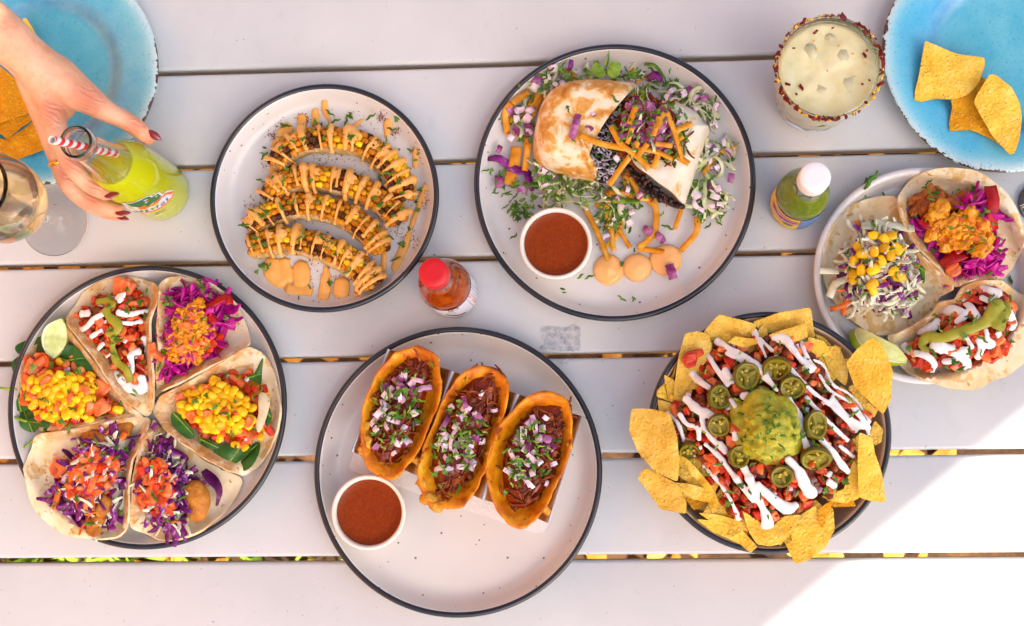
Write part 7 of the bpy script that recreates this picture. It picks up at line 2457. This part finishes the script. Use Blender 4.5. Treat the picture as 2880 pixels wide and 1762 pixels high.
# ================================================================== reaching hand
m, n = new_mat('skin')
f1 = n.noise(26, 4, 0.6)
c = n.ramp(f1, [(0.3, 'D49470'), (0.5, 'E0A680'), (0.7, 'E8B692')])
f2 = n.noise(70, 3, 0.6, 0.4)
c = n.mix(n.ramp(f2, [(0.50, 0.0), (0.72, 0.5)]), c, 'CE7452')
fk = n.noise(420, 2, 0.5)
c = n.mix(n.ramp(fk, [(0.74, 0.0), (0.76, 0.6)]), c, '9A5A3C')
_jo = V1(300, 500, 0)
jm = None
for (jx, jy, jz, jr) in ((755, 700, .138, .012), (500, 545, .168, .016), (400, 910, .160, .012), (520, 1040, .150, .010), (360, 985, .128, .012), (520, 1125, .117, .010), (290, 620, .168, .016), (835, 775, .124, .009), (600, 1082, .142, .008)):
    jp = V1(jx, jy, jz) - _jo
    dn = n.new('ShaderNodeVectorMath', operation='DISTANCE')
    dn.inputs[1].default_value = (jp.x, jp.y, jz)
    n.link(n.coords(), dn.inputs[0])
    mr = n.new('ShaderNodeMapRange', interpolation_type='SMOOTHSTEP')
    mr.inputs['From Min'].default_value = jr * 1.5
    mr.inputs['From Max'].default_value = 0.0
    n.link(dn.outputs['Value'], mr.inputs[0])
    jm = mr.outputs[0] if jm is None else n.math('MAXIMUM', jm, mr.outputs[0])
c = n.mix(n.math('MULTIPLY', jm, 0.55), c, 'C9603F')
n.base(c)
n.b.inputs['Roughness'].default_value = 0.42
n.b.inputs['Subsurface Weight'].default_value = 0.18
n.b.inputs['Subsurface Radius'].default_value = (1.0, 0.35, 0.2)
n.b.inputs['Subsurface Scale'].default_value = 0.006
hb = n.math('ADD', n.noise(330, 3, 0.6), n.math('MULTIPLY', n.vor(900), 0.4))
wr = n.new('ShaderNodeTexWave', wave_type='BANDS')
wr.inputs['Scale'].default_value = 120
wr.inputs['Distortion'].default_value = 6
wr.inputs['Detail'].default_value = 2
wr.bands_direction = 'DIAGONAL'
n.link(n.coords(), wr.inputs['Vector'])
hb = n.math('ADD', hb, n.math('MULTIPLY', n.math('MULTIPLY', wr.outputs['Fac'], jm), 1.4))
n.bump(n.math('ADD', hb, n.math('MULTIPLY', n.noise(60, 3), 1.8)), 0.45, 0.0012)
m, n = new_mat('nail_polish')
n.base('7E0A18')
n.b.inputs['Roughness'].default_value = 0.14
n.b.inputs['Coat Weight'].default_value = 0.8
HK = V1.k * MPX
ho_ = V1(300, 500, 0)
person = thing('person', 'hand with dark red nails and gold ring gripping the soda bottle', 'person', (ho_.x, ho_.y, 0))
def hp_(x, y, z):
    p = V1(x, y, z)
    return (p.x - ho_.x, p.y - ho_.y, z)
def limb(chain, steps=18, flat=1.0, n_=18):
    """chain: (x, y, z, radius in crop pixels)"""
    return tube([hp_(a, b, z) for a, b, z, r in chain], [r * HK * (HCAM - z) / HCAM for a, b, z, r in chain], n_, steps, flat)
shapes = [
    limb([(-420, -130, .215, 185), (-200, 45, .200, 172), (0, 190, .186, 150), (120, 292, .176, 134), (215, 380, .168, 140), (300, 460, .160, 150)], 26),
    limb([(190, 350, .168, 120), (300, 430, .162, 135), (400, 500, .158, 118), (500, 560, .155, 88), (600, 625, .148, 64), (690, 668, .138, 57), (760, 712, .130, 55), (815, 762, .122, 47), (845, 785, .118, 38)], 30),     # thumb
    limb([(200, 360, .160, 110), (270, 480, .158, 112), (285, 610, .158, 84), (325, 760, .157, 64), (390, 905, .152, 60), (450, 985, .147, 55), (520, 1045, .142, 50), (590, 1078, .138, 44), (622, 1086, .136, 36)], 34),   # index
    limb([(185, 370, .140, 110), (215, 470, .136, 112), (245, 600, .134, 84), (300, 800, .128, 62), (365, 985, .120, 62), (420, 1070, .114, 56), (520, 1130, .109, 50), (620, 1168, .106, 46), (690, 1180, .105, 36)], 34),   # middle
    limb([(170, 370, .118, 105), (205, 480, .112, 105), (240, 620, .106, 80), (300, 820, .098, 60), (380, 1010, .090, 60), (450, 1100, .084, 54), (560, 1165, .080, 48), (640, 1192, .078, 42), (680, 1200, .077, 34)], 34),   # ring finger
    limb([(170, 380, .098, 90), (215, 500, .090, 92), (260, 640, .084, 70), (330, 830, .074, 52), (420, 1000, .066, 52), (520, 1110, .060, 46), (610, 1150, .057, 40)], 30),   # little finger
    limb([(290, 460, .140, 120), (320, 540, .125, 95), (330, 560, .100, 80)], 12),
    limb([(400, 500, .150, 90), (350, 600, .146, 75), (300, 660, .146, 60)], 12),
]
body = link('hand', mesh('hand', *join(*shapes), 'skin'), person)
mod_remesh(body, .0015, 9, .55)
def nail(x, y, z, ang, L, Wd, tilt, roll):
    v, f = ball((0, 0, 0), 1.0, 16, 10)
    o = []
    for (a, b, c_) in v:
        w = 1.0 if a < 0 else max(.12, 1 - .62 * a * a)
        o.append((a * L, b * Wd * w, (c_ * .0011 if c_ > 0 else c_ * .0004) - .22 * (b * Wd * w) ** 2 / Wd - .06 * max(0, a) * L))
    link('fingernail', mesh('fingernail', o, f, 'nail_polish'), person, hp_(x, y, z), Euler((roll, tilt, ang)).to_quaternion().to_euler())
nail(862, 757, .1265, math.atan2(-57, 80), .0075, .0036, .25, .15)
nail(622, 1086, .1425, math.atan2(14, 84), .0072, .0036, .12, -.35)
nail(686, 1187, .1105, math.atan2(2, 90), .0075, .0034, .15, -.5)
nail(682, 1213, .0835, math.atan2(-22, 70), .0070, .0032, .15, -.6)
# ring
axis = (Vector(hp_(330, 890, .1245)) - Vector(hp_(312, 840, .1265))).normalized()
rg_ = []
nn, mm = 40, 8
tq = axis.to_track_quat('Z', 'Y').to_matrix()
v, f = [], []
for i in range(nn):
    a = 2 * PI * i / nn
    for j in range(mm):
        b = 2 * PI * j / mm
        r = .0098 + .0011 * math.cos(b) * (1 + .25 * (i % 2))
        v.append(tuple(tq @ Vector((r * math.cos(a), r * math.sin(a), .0019 * math.sin(b)))))
for i in range(nn):
    for j in range(mm):
        f.append((i * mm + j, ((i + 1) % nn) * mm + j, ((i + 1) % nn) * mm + (j + 1) % mm, i * mm + (j + 1) % mm))
link('finger_ring', mesh('finger_ring', v, f, 'gold'), person, hp_(333, 905, .1245))
